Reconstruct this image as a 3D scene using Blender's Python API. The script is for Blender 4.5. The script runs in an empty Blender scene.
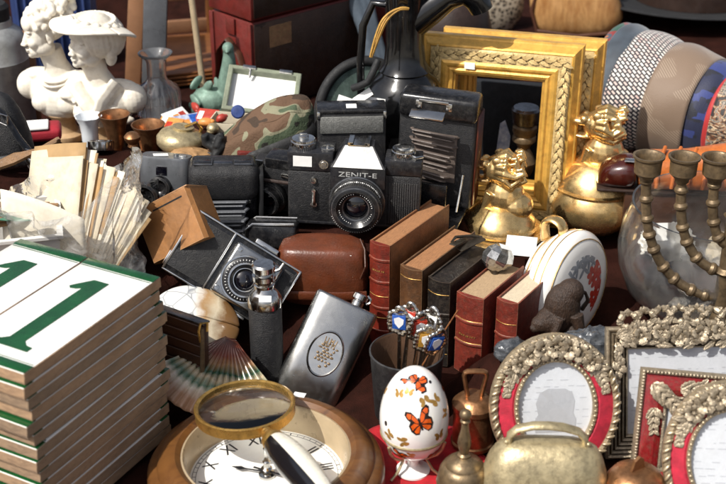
import bpy, bmesh, math, random
from mathutils import Matrix, Vector, noise
S = 0.01            # the scene is designed in centimetres and built in metres
rnd = random.Random(7)
sc = bpy.context.scene
COL = sc.collection
PI = math.pi
def R_(d): return math.radians(d)
def V(*a): return Vector(a)
# ------------------------------------------------------------------ camera
CAM = V(0, -115.8, 69.0); PITCH = R_(27); FPX = 1266.0
def at(u, v, y=None, z=None):
    """world point seen at photograph position (u,v) on the plane y=const or z=const"""
    a, b = (u-363)/FPX, (242-v)/FPX
    d = V(a, math.cos(PITCH)+b*math.sin(PITCH), -math.sin(PITCH)+b*math.cos(PITCH))
    t = (y-CAM.y)/d.y if y is not None else (z-CAM.z)/d.z
    return CAM + d*t
# ------------------------------------------------------------------ mesh builder
I4 = Matrix.Identity(4)
def T(x=0, y=0, z=0): return Matrix.Translation((x, y, z))
def RX(d): return Matrix.Rotation(R_(d), 4, 'X')
def RY(d): return Matrix.Rotation(R_(d), 4, 'Y')
def RZ(d): return Matrix.Rotation(R_(d), 4, 'Z')
def SC(x, y, z): return Matrix.Diagonal((x, y, z, 1))
def RU(right, up):
    z = Vector(up).normalized(); x = Vector(right); x = (x - z*x.dot(z)).normalized(); y = z.cross(x)
    return Matrix(((x.x, y.x, z.x), (x.y, y.y, z.y), (x.z, y.z, z.z))).to_4x4()
class MB:
    def __init__(s): s.bm = bmesh.new()
    def _add(s, vs, fs, M=I4):
        bv = [s.bm.verts.new(M @ Vector(v)) for v in vs]
        for f in fs:
            try: s.bm.faces.new([bv[i] for i in f])
            except ValueError: pass
        return s
    def box(s, c, d, M=I4, bev=0.0, seg=2, taper=None):
        b = bmesh.new(); bmesh.ops.create_cube(b, size=1)
        for v in b.verts:
            v.co = Vector((v.co.x*d[0], v.co.y*d[1], v.co.z*d[2]))
            if taper and v.co.z > 0: v.co.x *= taper[0]; v.co.y *= taper[1]
        if bev > 0: bmesh.ops.bevel(b, geom=b.edges[:], offset=bev, segments=seg, affect='EDGES', profile=0.5)
        MM = M @ T(*c)
        s._add([v.co.copy() for v in b.verts], [[v.index for v in f.verts] for f in (b.verts.index_update() or b.faces)], MM)
        b.free(); return s
    def lathe(s, prof, n=32, M=I4, sx=1, sy=1, fn=None):
        vs, fs, rings = [], [], []
        for r, z in prof:
            if r <= 1e-6: rings.append([len(vs)]); vs.append((0, 0, z))
            else:
                k = len(vs); rings.append(list(range(k, k+n)))
                for i in range(n):
                    a = 2*PI*i/n; q = r if fn is None else r*fn(a, z)
                    vs.append((q*math.cos(a)*sx, q*math.sin(a)*sy, z))
        for A, B in zip(rings, rings[1:]):
            for i in range(n):
                j = (i+1) % n
                if len(A) == 1 and len(B) == 1: continue
                if len(A) == 1: fs.append((A[0], B[j], B[i]))
                elif len(B) == 1: fs.append((A[i], A[j], B[0]))
                else: fs.append((A[i], A[j], B[j], B[i]))
        return s._add(vs, fs, M)
    def cyl(s, a, b, r, r2=None, n=20, bev=0.0):
        a, b = Vector(a), Vector(b); L = (b-a).length; r2 = r if r2 is None else r2
        q = (b-a).to_track_quat('Z', 'Y').to_matrix().to_4x4()
        if bev: prof = [(0, 0), (r-bev, 0), (r, bev), (r2, L-bev), (r2-bev, L), (0, L)]
        else: prof = [(0, 0), (r, 0), (r2, L), (0, L)]
        return s.lathe(prof, n, T(*a) @ q)
    def ell(s, c, d, M=I4, n=18, m=12, fn=None):
        prof = [(math.sin(PI*i/m), -math.cos(PI*i/m)) for i in range(m+1)]
        prof[0] = (0, -1); prof[-1] = (0, 1)
        return s.lathe(prof, n, M @ T(*c) @ SC(*d), fn=fn)
    def tube(s, pts, r, n=10, closed=False, M=I4, flat=None):
        pts = [Vector(p) for p in pts]; N = len(pts)
        rr = r if isinstance(r, (list, tuple)) else [r]*N
        tang = []
        for i in range(N):
            if closed: t = pts[(i+1) % N]-pts[i-1]
            else: t = pts[min(i+1, N-1)]-pts[max(i-1, 0)]
            tang.append(t.normalized())
        nrm = tang[0].orthogonal().normalized() if flat is None else Vector(flat)
        vs, fs = [], []
        for i in range(N):
            t = tang[i]; nrm = (nrm - t*nrm.dot(t)).normalized(); b = t.cross(nrm)
            q = rr[i]; qa, qb = q if isinstance(q, tuple) else (q, q)
            for k in range(n):
                a = 2*PI*k/n; vs.append(pts[i]+nrm*qa*math.cos(a)+b*qb*math.sin(a))
        for i in range(N if closed else N-1):
            j = (i+1) % N
            for k in range(n):
                l = (k+1) % n; fs.append((i*n+k, i*n+l, j*n+l, j*n+k))
        if not closed:
            fs.append(list(range(n))[::-1]); fs.append([(N-1)*n+k for k in range(n)])
        return s._add(vs, fs, M)
    def prism(s, poly, h, M=I4, z0=0.0):
        n = len(poly)
        vs = [(x, y, z0) for x, y in poly]+[(x, y, z0+h) for x, y in poly]
        fs = [tuple(range(n))[::-1], tuple(range(n, 2*n))]+[(i, (i+1) % n, n+(i+1) % n, n+i) for i in range(n)]
        return s._add(vs, fs, M)
    def grid(s, f, nu, nv, M=I4, th=0.0):
        vs = [f(i/nu, j/nv) for j in range(nv+1) for i in range(nu+1)]
        w = nu+1
        fs = [(j*w+i, j*w+i+1, (j+1)*w+i+1, (j+1)*w+i) for j in range(nv) for i in range(nu)]
        return s._add(vs, fs, M)
    def sweep(s, outline, prof, M=I4, closed=False):
        """prof: (offset outward, height); outline(o) -> closed 2-D ring"""
        vs, n = [], None
        for o, h in prof:
            ring = outline(o); n = len(ring); vs += [(x, y, h) for x, y in ring]
        fs = []; m = len(prof)
        for k in range(m if closed else m-1):
            l = (k+1) % m
            for i in range(n):
                j = (i+1) % n; fs.append((k*n+i, k*n+j, l*n+j, l*n+i))
        return s._add(vs, fs, M)
    def build(s, name, mat, parent=None, sm=38, loc=None, M=None, rem=0, smooth=0, solid=0, sub=0):
        bm = s.bm
        bmesh.ops.recalc_face_normals(bm, faces=bm.faces[:])
        for v in bm.verts: v.co *= S
        me = bpy.data.meshes.new(name); bm.to_mesh(me); bm.free()
        me.polygons.foreach_set('use_smooth', [sm > 0]*len(me.polygons))
        if sm > 0: me.set_sharp_from_angle(angle=R_(sm))
        for m_ in (mat if isinstance(mat, (list, tuple)) else [mat]): me.materials.append(m_)
        o = bpy.data.objects.new(name, me); COL.objects.link(o)
        if parent: o.parent = parent
        if M is not None:
            M2 = M.copy(); M2.translation = M.translation*S; o.matrix_local = M2
        if loc is not None: o.location = Vector(loc)*S
        if rem:
            r = o.modifiers.new('r', 'REMESH'); r.mode = 'VOXEL'; r.voxel_size = rem*S; r.use_smooth_shade = True
        if solid:
            r = o.modifiers.new('t', 'SOLIDIFY'); r.thickness = solid*S; r.offset = 0
        if smooth:
            r = o.modifiers.new('s', 'SMOOTH'); r.iterations = smooth; r.factor = 0.5
        if sub:
            r = o.modifiers.new('u', 'SUBSURF'); r.levels = sub; r.render_levels = sub
        return o
def leaf(b, Mx, L, W, curl=.3, n=7, m=4, tip=.9, vein=.35):
    """one carved leaf or petal lying along local x, with a centre groove and curled tip"""
    vs, fs = [], []
    for i in range(n+1):
        t = i/n; w = W*math.sin(PI*min(1, t**.8*tip+.05))**.75*(1+.16*math.sin(t*19))
        for j in range(m+1):
            s_ = 2*j/m-1; vs.append((L*t, s_*w, L*curl*math.sin(PI*t*.8)*.6+W*vein*1.5*(abs(s_)*1.3-.9*s_*s_)*(1-t*.4)-.12*W*s_*s_))
    for i in range(n):
        for j in range(m): a = i*(m+1)+j; fs.append((a, a+1, a+m+2, a+m+1))
    k0 = len(vs); ring = [i*(m+1) for i in range(n+1)]+[i*(m+1)+m for i in range(n, -1, -1)]
    for q in ring: v = vs[q]; vs.append((v[0], v[1], v[2]-.22*W-.1))
    for i in range(len(ring)): j = (i+1) % len(ring); fs.append((ring[i], ring[j], k0+j, k0+i))
    return b._add(vs, fs, Mx)
def catm(P, t):
    x = t*(len(P)-1); i = min(int(x), len(P)-2); f = x-i; p0, p1, p2, p3 = P[max(i-1, 0)], P[i], P[i+1], P[min(i+2, len(P)-1)]
    return .5*((2*p1)+(p2-p0)*f+(2*p0-5*p1+4*p2-p3)*f*f+(3*p1-p0-3*p2+p3)*f**3)
def rectline(w, h, n=1, rad=0):
    def f(o):
        a, b = w/2+o, h/2+o; c = [(-a, -b), (a, -b), (a, b), (-a, b)]; out = []
        for i in range(4):
            p, q = c[i], c[(i+1) % 4]
            for k in range(n): out.append((p[0]+(q[0]-p[0])*k/n, p[1]+(q[1]-p[1])*k/n))
        return out
    return f
def ovalline(a, b, n=64):
    return lambda o: [((a+o)*math.cos(2*PI*i/n), (b+o)*math.sin(2*PI*i/n)) for i in range(n)]
# ------------------------------------------------------------------ things and terrain controls
CTRL = []
def tag(o, label, cat, group=None):
    o['label'] = label; o['category'] = cat
    if group: o['group'] = group
    return o
def ctrl(p, fp=2.0, n=8):
    CTRL.append((p[0], p[1], p[2]))
    if fp:
        for i in range(n): CTRL.append((p[0]+fp*math.cos(2*PI*i/n), p[1]+fp*math.sin(2*PI*i/n), p[2]))
def thing(name, label, cat, loc, M=None, rz=0, group=None, fp=2.0, base=True):
    o = bpy.data.objects.new(name, None); COL.objects.link(o); o.empty_display_size = 0.02
    m = (M.copy() if M is not None else RZ(rz)); m.translation = Vector(loc)*S; o.matrix_world = m
    tag(o, label, cat, group)
    if base: ctrl(loc, fp)
    return o
def dup(root, loc, M, label, base=True, fp=2.0):
    r = root.copy(); COL.objects.link(r); m = M.copy(); m.translation = Vector(loc)*S; r.matrix_world = m; r['label'] = label
    for ch in list(root.children):
        c = ch.copy(); COL.objects.link(c); c.parent = r
        for g in list(ch.children):
            d = g.copy(); COL.objects.link(d); d.parent = c
    if base: ctrl(loc, fp)
    return r
# ------------------------------------------------------------------ materials
def lin(h):
    h = h.lstrip('#'); out = []
    for i in (0, 2, 4):
        c = int(h[i:i+2], 16)/255; out.append(c/12.92 if c <= 0.04045 else ((c+0.055)/1.055)**2.4)
    return tuple(out)
def newmat(name):
    m = bpy.data.materials.new(name); m.use_nodes = True; nt = m.node_tree
    return m, nt, nt.nodes['Principled BSDF']
def N(nt, t, **k):
    n = nt.nodes.new(t)
    for a, b in k.items(): setattr(n, a, b)
    return n
def coords(nt, kind='Object'):
    tc = N(nt, 'ShaderNodeTexCoord'); mp = N(nt, 'ShaderNodeMapping'); nt.links.new(tc.outputs[kind], mp.inputs[0]); return mp
def noise_n(nt, src, size, detail=5, rough=0.6, dist=0.0):
    n = N(nt, 'ShaderNodeTexNoise'); n.inputs['Scale'].default_value = 100.0/size; n.inputs['Detail'].default_value = detail
    n.inputs['Roughness'].default_value = rough; n.inputs['Distortion'].default_value = dist
    nt.links.new(src.outputs[0], n.inputs['Vector']); return n
def ramp(nt, src, stops, interp='LINEAR', out=None):
    r = N(nt, 'ShaderNodeValToRGB'); e = r.color_ramp; e.interpolation = interp
    while len(e.elements) < len(stops): e.elements.new(0.5)
    for el, (p, c) in zip(e.elements, stops):
        el.position = p; el.color = (*c, 1) if len(c) == 3 else c
    nt.links.new(src if out is None else src.outputs[out], r.inputs[0]); return r
def mixc(nt, fac, a, b, blend='MIX'):
    m = N(nt, 'ShaderNodeMix', data_type='RGBA', blend_type=blend)
    for sock, v in ((m.inputs[0], fac), (m.inputs[6], a), (m.inputs[7], b)):
        if isinstance(v, (int, float)): sock.default_value = v
        elif isinstance(v, tuple): sock.default_value = (*v[:3], 1)
        else: nt.links.new(v, sock)
    return m.outputs[2]
def k(c, f): return tuple(min(1, x*f) for x in c)
def mat(name, col, rough=0.5, metal=0.0, var=0.3, vs=2.0, bump=0.0, bs=0.15, col2=None, dirt=0.0, dcol=(0.02, 0.016, 0.012), cav=0.0, coat=0.0,
        stretch=None, ao=0.0, aod=0.3, edge=0.0, ecol=(0.4, 0.3, 0.2), erad=0.12, obj=0.0, scratch=0.0, rvar=0.15, spec=0.5):
    if isinstance(col, str): col = lin(col)
    if isinstance(col2, str): col2 = lin(col2)
    m, nt, b = newmat(name); mp = coords(nt)
    if stretch: mp.inputs['Scale'].default_value = stretch
    n1 = noise_n(nt, mp, vs)
    r = ramp(nt, n1, [(0.28, k(col, 1-var)), (0.72, col2 or k(col, 1+var))], out='Fac')
    c = r.outputs[0]
    if dirt:
        n2 = noise_n(nt, mp, vs*0.45, 8, 0.7); d = ramp(nt, n2, [(0.48, (0, 0, 0)), (0.72, (dirt,)*3)], out='Fac'); c = mixc(nt, d.outputs[0], c, dcol)
    if cav:
        g = N(nt, 'ShaderNodeNewGeometry'); d = ramp(nt, g, [(0.44, (cav,)*3), (0.53, (0, 0, 0))], out='Pointiness'); c = mixc(nt, d.outputs[0], c, dcol)
    if obj:
        oi = N(nt, 'ShaderNodeObjectInfo'); rr = ramp(nt, oi, [(0, (1-obj,)*3), (1, (1, 1-obj*0.25, 1-obj*0.5))], out='Random'); c = mixc(nt, 1.0, c, rr.outputs[0], 'MULTIPLY')
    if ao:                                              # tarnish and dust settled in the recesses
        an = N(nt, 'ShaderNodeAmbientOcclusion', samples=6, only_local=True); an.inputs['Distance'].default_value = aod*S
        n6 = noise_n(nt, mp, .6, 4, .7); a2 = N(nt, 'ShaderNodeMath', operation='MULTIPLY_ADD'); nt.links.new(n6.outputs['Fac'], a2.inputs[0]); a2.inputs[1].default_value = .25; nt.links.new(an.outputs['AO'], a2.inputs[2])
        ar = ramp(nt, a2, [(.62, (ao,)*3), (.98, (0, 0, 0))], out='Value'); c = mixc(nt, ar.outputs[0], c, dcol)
    if edge:                                            # rubbed edges
        bv = N(nt, 'ShaderNodeBevel', samples=4); bv.inputs['Radius'].default_value = erad*S; g = N(nt, 'ShaderNodeNewGeometry')
        dp = N(nt, 'ShaderNodeVectorMath', operation='DOT_PRODUCT'); nt.links.new(bv.outputs[0], dp.inputs[0]); nt.links.new(g.outputs['Normal'], dp.inputs[1])
        n5 = noise_n(nt, mp, .5, 5, .7); ad = N(nt, 'ShaderNodeMath', operation='MULTIPLY_ADD'); nt.links.new(n5.outputs['Fac'], ad.inputs[0]); ad.inputs[1].default_value = -.22; nt.links.new(dp.outputs['Value'], ad.inputs[2])
        er = ramp(nt, ad, [(.76, (edge,)*3), (.87, (0, 0, 0))], out='Value'); c = mixc(nt, er.outputs[0], c, ecol)
    nt.links.new(c, b.inputs['Base Color'])
    b.inputs['Metallic'].default_value = metal; b.inputs['Specular IOR Level'].default_value = spec
    n3 = noise_n(nt, mp, vs*0.6, 6, 0.7); mr = N(nt, 'ShaderNodeMapRange')
    mr.inputs[1].default_value = 0.3; mr.inputs[2].default_value = 0.7
    mr.inputs[3].default_value = max(0.02, rough-rvar); mr.inputs[4].default_value = min(1, rough+rvar)
    nt.links.new(n3.outputs['Fac'], mr.inputs[0]); nt.links.new(mr.outputs[0], b.inputs['Roughness'])
    if coat: b.inputs['Coat Weight'].default_value = coat; b.inputs['Coat Roughness'].default_value = 0.1
    if bump:
        n4 = noise_n(nt, mp, bs, 3, 0.6); bp = N(nt, 'ShaderNodeBump'); bp.inputs['Strength'].default_value = bump; bp.inputs['Distance'].default_value = 0.0012
        nt.links.new(n4.outputs['Fac'], bp.inputs['Height']); nt.links.new(bp.outputs[0], b.inputs['Normal'])
    return m
def glass(name, col=(1, 1, 1), rough=0.02, ior=1.45, tr=1.0):
    m, nt, b = newmat(name); b.inputs['Base Color'].default_value = (*col, 1); b.inputs['Transmission Weight'].default_value = tr
    b.inputs['Roughness'].default_value = rough; b.inputs['IOR'].default_value = ior
    mp = coords(nt); n = noise_n(nt, mp, 1.5, 4); bp = N(nt, 'ShaderNodeBump'); bp.inputs['Strength'].default_value = 0.12; bp.inputs['Distance'].default_value = 0.001
    nt.links.new(n.outputs['Fac'], bp.inputs['Height']); nt.links.new(bp.outputs[0], b.inputs['Normal'])
    return m
M_cut = None
def film2(name, a0=.14, a1=.6):
    m = bpy.data.materials.new(name); m.use_nodes = True; nt = m.node_tree; nt.nodes.remove(nt.nodes['Principled BSDF']); out = nt.nodes['Material Output']
    mp = coords(nt); n = noise_n(nt, mp, 2.2, 3, .55, 1.2); fac = ramp(nt, n, [(.42, (a0,)*3), (.7, (a1,)*3)], out='Fac')
    bp = N(nt, 'ShaderNodeBump'); bp.inputs['Strength'].default_value = .6; bp.inputs['Distance'].default_value = .006; nt.links.new(n.outputs['Fac'], bp.inputs['Height'])
    tr = N(nt, 'ShaderNodeBsdfTransparent'); df = N(nt, 'ShaderNodeBsdfDiffuse'); tl = N(nt, 'ShaderNodeBsdfTranslucent'); gl = N(nt, 'ShaderNodeBsdfGlossy'); gl.inputs['Roughness'].default_value = .12
    for s in (df, tl): s.inputs['Color'].default_value = (.9, .9, .89, 1)
    for s in (df, tl, gl): nt.links.new(bp.outputs[0], s.inputs['Normal'])
    m1, m2, m3 = (N(nt, 'ShaderNodeMixShader') for _ in range(3)); fr = N(nt, 'ShaderNodeFresnel'); fr.inputs['IOR'].default_value = 1.5; nt.links.new(bp.outputs[0], fr.inputs['Normal'])
    m1.inputs[0].default_value = .5; nt.links.new(df.outputs[0], m1.inputs[1]); nt.links.new(tl.outputs[0], m1.inputs[2])
    nt.links.new(fac.outputs[0], m2.inputs[0]); nt.links.new(tr.outputs[0], m2.inputs[1]); nt.links.new(m1.outputs[0], m2.inputs[2])
    nt.links.new(fr.outputs[0], m3.inputs[0]); nt.links.new(m2.outputs[0], m3.inputs[1]); nt.links.new(gl.outputs[0], m3.inputs[2]); nt.links.new(m3.outputs[0], out.inputs[0]); return m
def film(name, col=(0.9, 0.91, 0.92), alpha=0.2):
    """thin clear plastic: mostly see-through with milky creases and gloss"""
    m, nt, b = newmat(name); b.inputs['Base Color'].default_value = (*col, 1); b.inputs['Roughness'].default_value = 0.1; b.inputs['Specular IOR Level'].default_value = 0.9
    mp = coords(nt); n = noise_n(nt, mp, 1.1, 6, 0.65, 0.8)
    r = ramp(nt, n, [(0.35, (alpha*0.35,)*3), (0.75, (min(1, alpha*1.9),)*3)], out='Fac'); nt.links.new(r.outputs[0], b.inputs['Alpha'])
    bp = N(nt, 'ShaderNodeBump'); bp.inputs['Strength'].default_value = 0.8; bp.inputs['Distance'].default_value = 0.004
    nt.links.new(n.outputs['Fac'], bp.inputs['Height']); nt.links.new(bp.outputs[0], b.inputs['Normal'])
    return m
def wood(name, c1, c2, size=1.2, rough=0.45, along=(6, 1, 6), coat=0.0):
    c1, c2 = lin(c1), lin(c2); m, nt, b = newmat(name); mp = coords(nt); mp.inputs['Scale'].default_value = along
    n = noise_n(nt, mp, size*6, 6, 0.65, 1.2); r = ramp(nt, n, [(0.3, c1), (0.55, c2), (0.7, k(c1, 0.7))], out='Fac'); nt.links.new(r.outputs[0], b.inputs['Base Color'])
    b.inputs['Roughness'].default_value = rough; b.inputs['Coat Weight'].default_value = coat; b.inputs['Coat Roughness'].default_value = 0.15
    bp = N(nt, 'ShaderNodeBump'); bp.inputs['Strength'].default_value = 0.25; bp.inputs['Distance'].default_value = 0.0008
    nt.links.new(n.outputs['Fac'], bp.inputs['Height']); nt.links.new(bp.outputs[0], b.inputs['Normal'])
    return m
M = {}
M['chrome'] = mat('chrome', '#c9c8c4', 0.16, 1, 0.15, 1.0, dirt=0.5, dcol=(0.12, 0.11, 0.1), rvar=0.1)
M['satin'] = mat('satin_steel', '#b4b4b1', 0.25, 1, 0.08, 3.0, rvar=0.06, dirt=0.18, dcol=(0.25, 0.24, 0.22))
M['steel_dark'] = mat('dark_steel', '#77787a', 0.35, 1, 0.25, 1.5, dirt=0.6)
M['black'] = mat('black_enamel', '#141416', 0.26, 0, 0.3, 1.5, edge=.35, ecol=(.2, .19, .17), erad=.08, dirt=0.35, dcol=(0.07, 0.065, 0.06), bump=0.05)
M['leatherette'] = mat('black_leatherette', '#18181a', 0.5, 0, 0.3, 1.2, edge=.35, ecol=(.16, .15, .14), bump=0.8, bs=0.1, dirt=0.4, dcol=(0.06, 0.055, 0.05))
M['blackmatte'] = mat('matt_black', '#131314', 0.7, 0, 0.4, 1.5, bump=0.3, bs=0.2)
M['blackgloss'] = mat('black_glaze', '#0c0c0d', 0.16, 0, 0.3, 3, coat=0.3, dirt=0.2, dcol=(0.04, 0.04, 0.04), rvar=0.08)
M['brass'] = mat('brass', '#cda35a', 0.3, .85, 0.25, 1.5, dirt=0.5, dcol=(0.12, 0.07, 0.02), rvar=0.1)
M['oldbrass'] = mat('tarnished_brass', '#b5a682', 0.4, .6, 0.3, 1.2, dirt=0.6, dcol=(0.1, 0.075, 0.045), bump=0.35, bs=0.5)
M['bronze'] = mat('bronze', '#75634a', 0.46, 0.55, 0.3, 1.0, dirt=0.8, dcol=(0.06, 0.045, 0.03), bump=0.25, bs=0.3)
M['bellmetal'] = mat('bell_metal', '#806d52', 0.4, .7, 0.3, 1.0, dirt=0.7, dcol=(0.07, 0.05, 0.035), bump=0.15, bs=0.3)
M['copper'] = mat('copper', '#a07450', 0.38, .85, 0.3, 1.2, dirt=0.6, dcol=(0.1, 0.045, 0.02), bump=0.2, bs=0.4)
M['gold'] = mat('gilt', '#ebc88a', 0.26, .9, 0.2, 1.5, dirt=0.35, dcol=(0.32, 0.19, 0.06), rvar=0.1)
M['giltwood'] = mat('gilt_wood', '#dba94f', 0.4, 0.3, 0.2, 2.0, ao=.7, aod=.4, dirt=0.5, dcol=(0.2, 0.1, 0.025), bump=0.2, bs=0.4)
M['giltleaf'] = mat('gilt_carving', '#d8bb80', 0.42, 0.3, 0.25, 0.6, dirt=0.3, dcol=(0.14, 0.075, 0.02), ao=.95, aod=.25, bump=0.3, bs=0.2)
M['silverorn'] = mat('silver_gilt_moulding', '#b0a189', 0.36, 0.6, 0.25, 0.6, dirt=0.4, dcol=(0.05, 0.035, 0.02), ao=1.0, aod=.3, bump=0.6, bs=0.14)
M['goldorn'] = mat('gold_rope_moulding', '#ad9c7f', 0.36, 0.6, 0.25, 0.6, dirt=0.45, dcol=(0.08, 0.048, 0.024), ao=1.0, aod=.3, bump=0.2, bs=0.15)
M['redvelvet'] = mat('red_velvet', '#a81d33', 0.75, 0, 0.35, 1.0, bump=0.3, bs=0.08, dirt=0.3, dcol=(0.1, 0.01, 0.02))
M['redlacquer'] = mat('red_lacquer', '#7b1a1c', 0.3, 0, 0.35, 0.8, dirt=0.7, dcol=(0.12, 0.07, 0.045), stretch=(1, 1, 5))
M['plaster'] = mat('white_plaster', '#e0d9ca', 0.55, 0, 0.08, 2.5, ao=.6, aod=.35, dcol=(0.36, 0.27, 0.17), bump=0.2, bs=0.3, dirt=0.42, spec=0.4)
M['porcelain'] = mat('white_porcelain', '#e9e7e2', 0.12, 0, 0.05, 3, coat=0.5, rvar=0.05)
M['tanleather'] = mat('brown_leather', '#5c2e1a', 0.36, 0, 0.3, 2.0, bump=0.3, bs=0.2, dirt=0.5, dcol=(0.07, 0.03, 0.015))
M['redleather'] = mat('red_leather_case', '#64201a', 0.5, 0, 0.3, 3, bump=0.3, bs=0.25, dirt=0.6, dcol=(0.06, 0.02, 0.012))
M['darkleather'] = mat('dark_leather', '#2b1c15', 0.5, 0, 0.3, 2, bump=0.3, bs=0.2)
M['strap'] = mat('strap_leather', '#4a2a1a', 0.5, 0, 0.3, 1.5, bump=0.3, bs=0.2)
M['paper'] = mat('old_paper', '#d8cdb4', 0.8, 0, 0.14, 2, dirt=0.4, dcol=(0.4, 0.28, 0.15), obj=0.18)
M['white'] = mat('white_card', '#e4e3df', 0.7, 0, 0.05, 1)
M['pages'] = mat('page_block', '#a48a6a', 0.85, 0, 0.3, 0.5, stretch=(12, 1, 1), bump=0.5, bs=0.4)
M['pagegrey'] = mat('pale_pages', '#c3b49a', 0.85, 0, 0.3, 0.4, stretch=(14, 1, 1), bump=0.5, bs=0.4)
M['gilt_line'] = mat('gilt_tooling', '#a98246', 0.4, 0.6, 0.4, 0.3)
M['glass'] = glass('clear_glass', (0.97, 0.98, 0.97))
M['dustyglass'] = glass('dusty_glass', (0.97, 0.96, 0.93), 0.015)
nt_ = M['dustyglass'].node_tree; n_ = noise_n(nt_, coords(nt_), 2.5, 6, 0.7, 0.6); r_ = ramp(nt_, n_, [(0.4, (.985,)*3), (0.85, (0.92,)*3)], out='Fac'); nt_.links.new(r_.outputs[0], nt_.nodes['Principled BSDF'].inputs['Transmission Weight'])
M['cutglass'] = glass('cut_glass', (0.95, 0.96, 0.96), 0.02, 1.45, .95)
M['lensglass'] = glass('lens_glass', (0.96, 0.99, 0.97), 0.01, 1.5)
M['darkglass'] = mat('coated_lens', '#0a0a12', 0.05, 0, 0.3, 2, coat=1.0, rvar=0.02)
M['milkglass'] = mat('milk_glass', '#dfe3e6', 0.2, 0, 0.05, 2, coat=0.3)
def panemat(name):
    m = bpy.data.materials.new(name); m.use_nodes = True; nt = m.node_tree; nt.nodes.remove(nt.nodes['Principled BSDF']); out = nt.nodes['Material Output']
    tr = N(nt, 'ShaderNodeBsdfTransparent'); gl = N(nt, 'ShaderNodeBsdfGlossy'); gl.inputs['Roughness'].default_value = .03; df = N(nt, 'ShaderNodeBsdfDiffuse')
    mp = coords(nt); n = noise_n(nt, mp, 1.5, 7, .75); dr = ramp(nt, n, [(.45, (.0,)*3), (.8, (.12,)*3)], out='Fac'); m0, m1 = N(nt, 'ShaderNodeMixShader'), N(nt, 'ShaderNodeMixShader')
    df.inputs['Color'].default_value = (.45, .42, .38, 1); nt.links.new(dr.outputs[0], m0.inputs[0]); nt.links.new(tr.outputs[0], m0.inputs[1]); nt.links.new(df.outputs[0], m0.inputs[2])
    m1.inputs[0].default_value = .06; nt.links.new(m0.outputs[0], m1.inputs[1]); nt.links.new(gl.outputs[0], m1.inputs[2]); nt.links.new(m1.outputs[0], out.inputs[0]); return m
M['plasticfilm'] = film2('clear_plastic_film')
M['tub'] = mat('white_plastic', '#cfcdc8', 0.4, 0, 0.1, 4, dirt=0.2, dcol=(0.4, 0.36, 0.3))
M['clockwood'] = wood('clock_wood', '#4a2b13', '#6b4520', 1.4, 0.4, (1, 3, 3), 0.3)
M['darkwood'] = wood('dark_wood', '#2a170d', '#40230f', 1.2, 0.5, (1, 1, 5), 0.1)
M['brownwood'] = wood('brown_wood', '#5e3418', '#7b4c24', 1.4, 0.55, (1, 5, 5))
M['beige'] = mat('beige_enamel', '#b6a283', 0.35, 0.3, 0.15, 3)
def sticker(parent, M_, w=0.9, h=0.6, name='price_sticker', mt='white'):
    return MB().box((0, 0, 0.02), (w, h, 0.03)).build(name, M[mt], parent, M=M_)
def text(parent, s, size, mt, M_, name='lettering', ext=0.01, align='CENTER', bold=0.0):
    cu = bpy.data.curves.new(name, 'FONT'); cu.body = s; cu.size = size*S; cu.extrude = ext*S; cu.align_x = align; cu.align_y = 'CENTER'
    cu.offset = bold*S; cu.materials.append(mt); oc = bpy.data.objects.new(name, cu); COL.objects.link(oc); bpy.context.view_layer.update()
    me = bpy.data.meshes.new_from_object(oc.evaluated_get(bpy.context.evaluated_depsgraph_get())); bpy.data.objects.remove(oc); me.name = name
    o = bpy.data.objects.new(name, me); COL.objects.link(o); o.parent = parent
    m = M_.copy(); m.translation = M_.translation*S; o.matrix_local = m; return o
# ================================================================== house number tiles
M['tilebody'] = mat('tile_edge_clay', '#a58a6e', 0.85, 0, 0.3, 3.5, dirt=0.6, dcol=(0.15, 0.1, 0.07), bump=0.6, bs=0.2, obj=0.3, stretch=(1, 1, 2.5), edge=.4, ecol=(.5, .43, .35), erad=.06)
M['tilewhite'] = mat('tile_white_glaze', '#eceae4', 0.16, 0, 0.05, 5, coat=0.5, rvar=0.06, dirt=.12, dcol=(.45, .4, .33))
M['tilegreen'] = mat('tile_green_glaze', '#0d4520', 0.22, 0, 0.25, 1.5, coat=0.5)
M['tilegrey'] = mat('tile_shadow_line', '#5c625c', 0.4, 0, 0.2, 1)
TL, TW, TH = 17.4, 7.75, 1.17
def one(sc_=1.0):
    p = [(-.8, -5.0), (-.8, 3.9), (-1.25, 3.6), (-1.8, 3.5), (-2.05, 3.75), (-1.75, 4.2), (-.75, 5.5), (.8, 5.5), (.8, -5.0), (1.3, -5.45), (2.0, -5.55), (2.0, -6.2), (-2.0, -6.2), (-2.0, -5.55), (-1.3, -5.45)]
    return [(x*sc_, y*sc_) for x, y in p]
def digit_poly(p):
    return p
def make_tile(name, label, loc, M_, digit=True):
    t = thing(name, label, 'tile', loc, M_, group='house number tiles in two stacks', base=False)
    MB().box((0, 0, (TH-.03+.2)/2), (TW, TL, TH-.03-.2), bev=0.05, seg=1).box((0, 0, .12), (TW-.3, TL-.3, .24)).build('clay_body', M['tilebody'], t)
    g = MB().box((0, 0, TH-0.03), (TW-0.1, TL-0.06, 0.07), bev=0.03).build('white_glaze', M['tilewhite'], t)
    for s in (-1, 1):
        b = MB().box((0, s*(TL/2-0.62), TH+0.025), (TW-0.04, 1.05, 0.06), bev=0.025).box((0, s*(TL/2-1.32), TH+0.012), (TW-0.3, 0.09, 0.03))
        b.build('green_border', M['tilegreen'], t)
    if digit:
        MB().prism(one(), 0.07, z0=TH-0.005).build('green_digit', M['tilegreen'], t, sm=0)
    return t
TC0 = at(160.7, 277, z=16.7)                        # nearest-right top corner of the front stack
ang = 62.0
ld = V(math.cos(R_(ang)), math.sin(R_(ang)), 0); wd = V(-ld.y, ld.x, 0)
MT = RZ(ang-90)                                     # local y along the length, local -x towards the back stack
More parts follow.
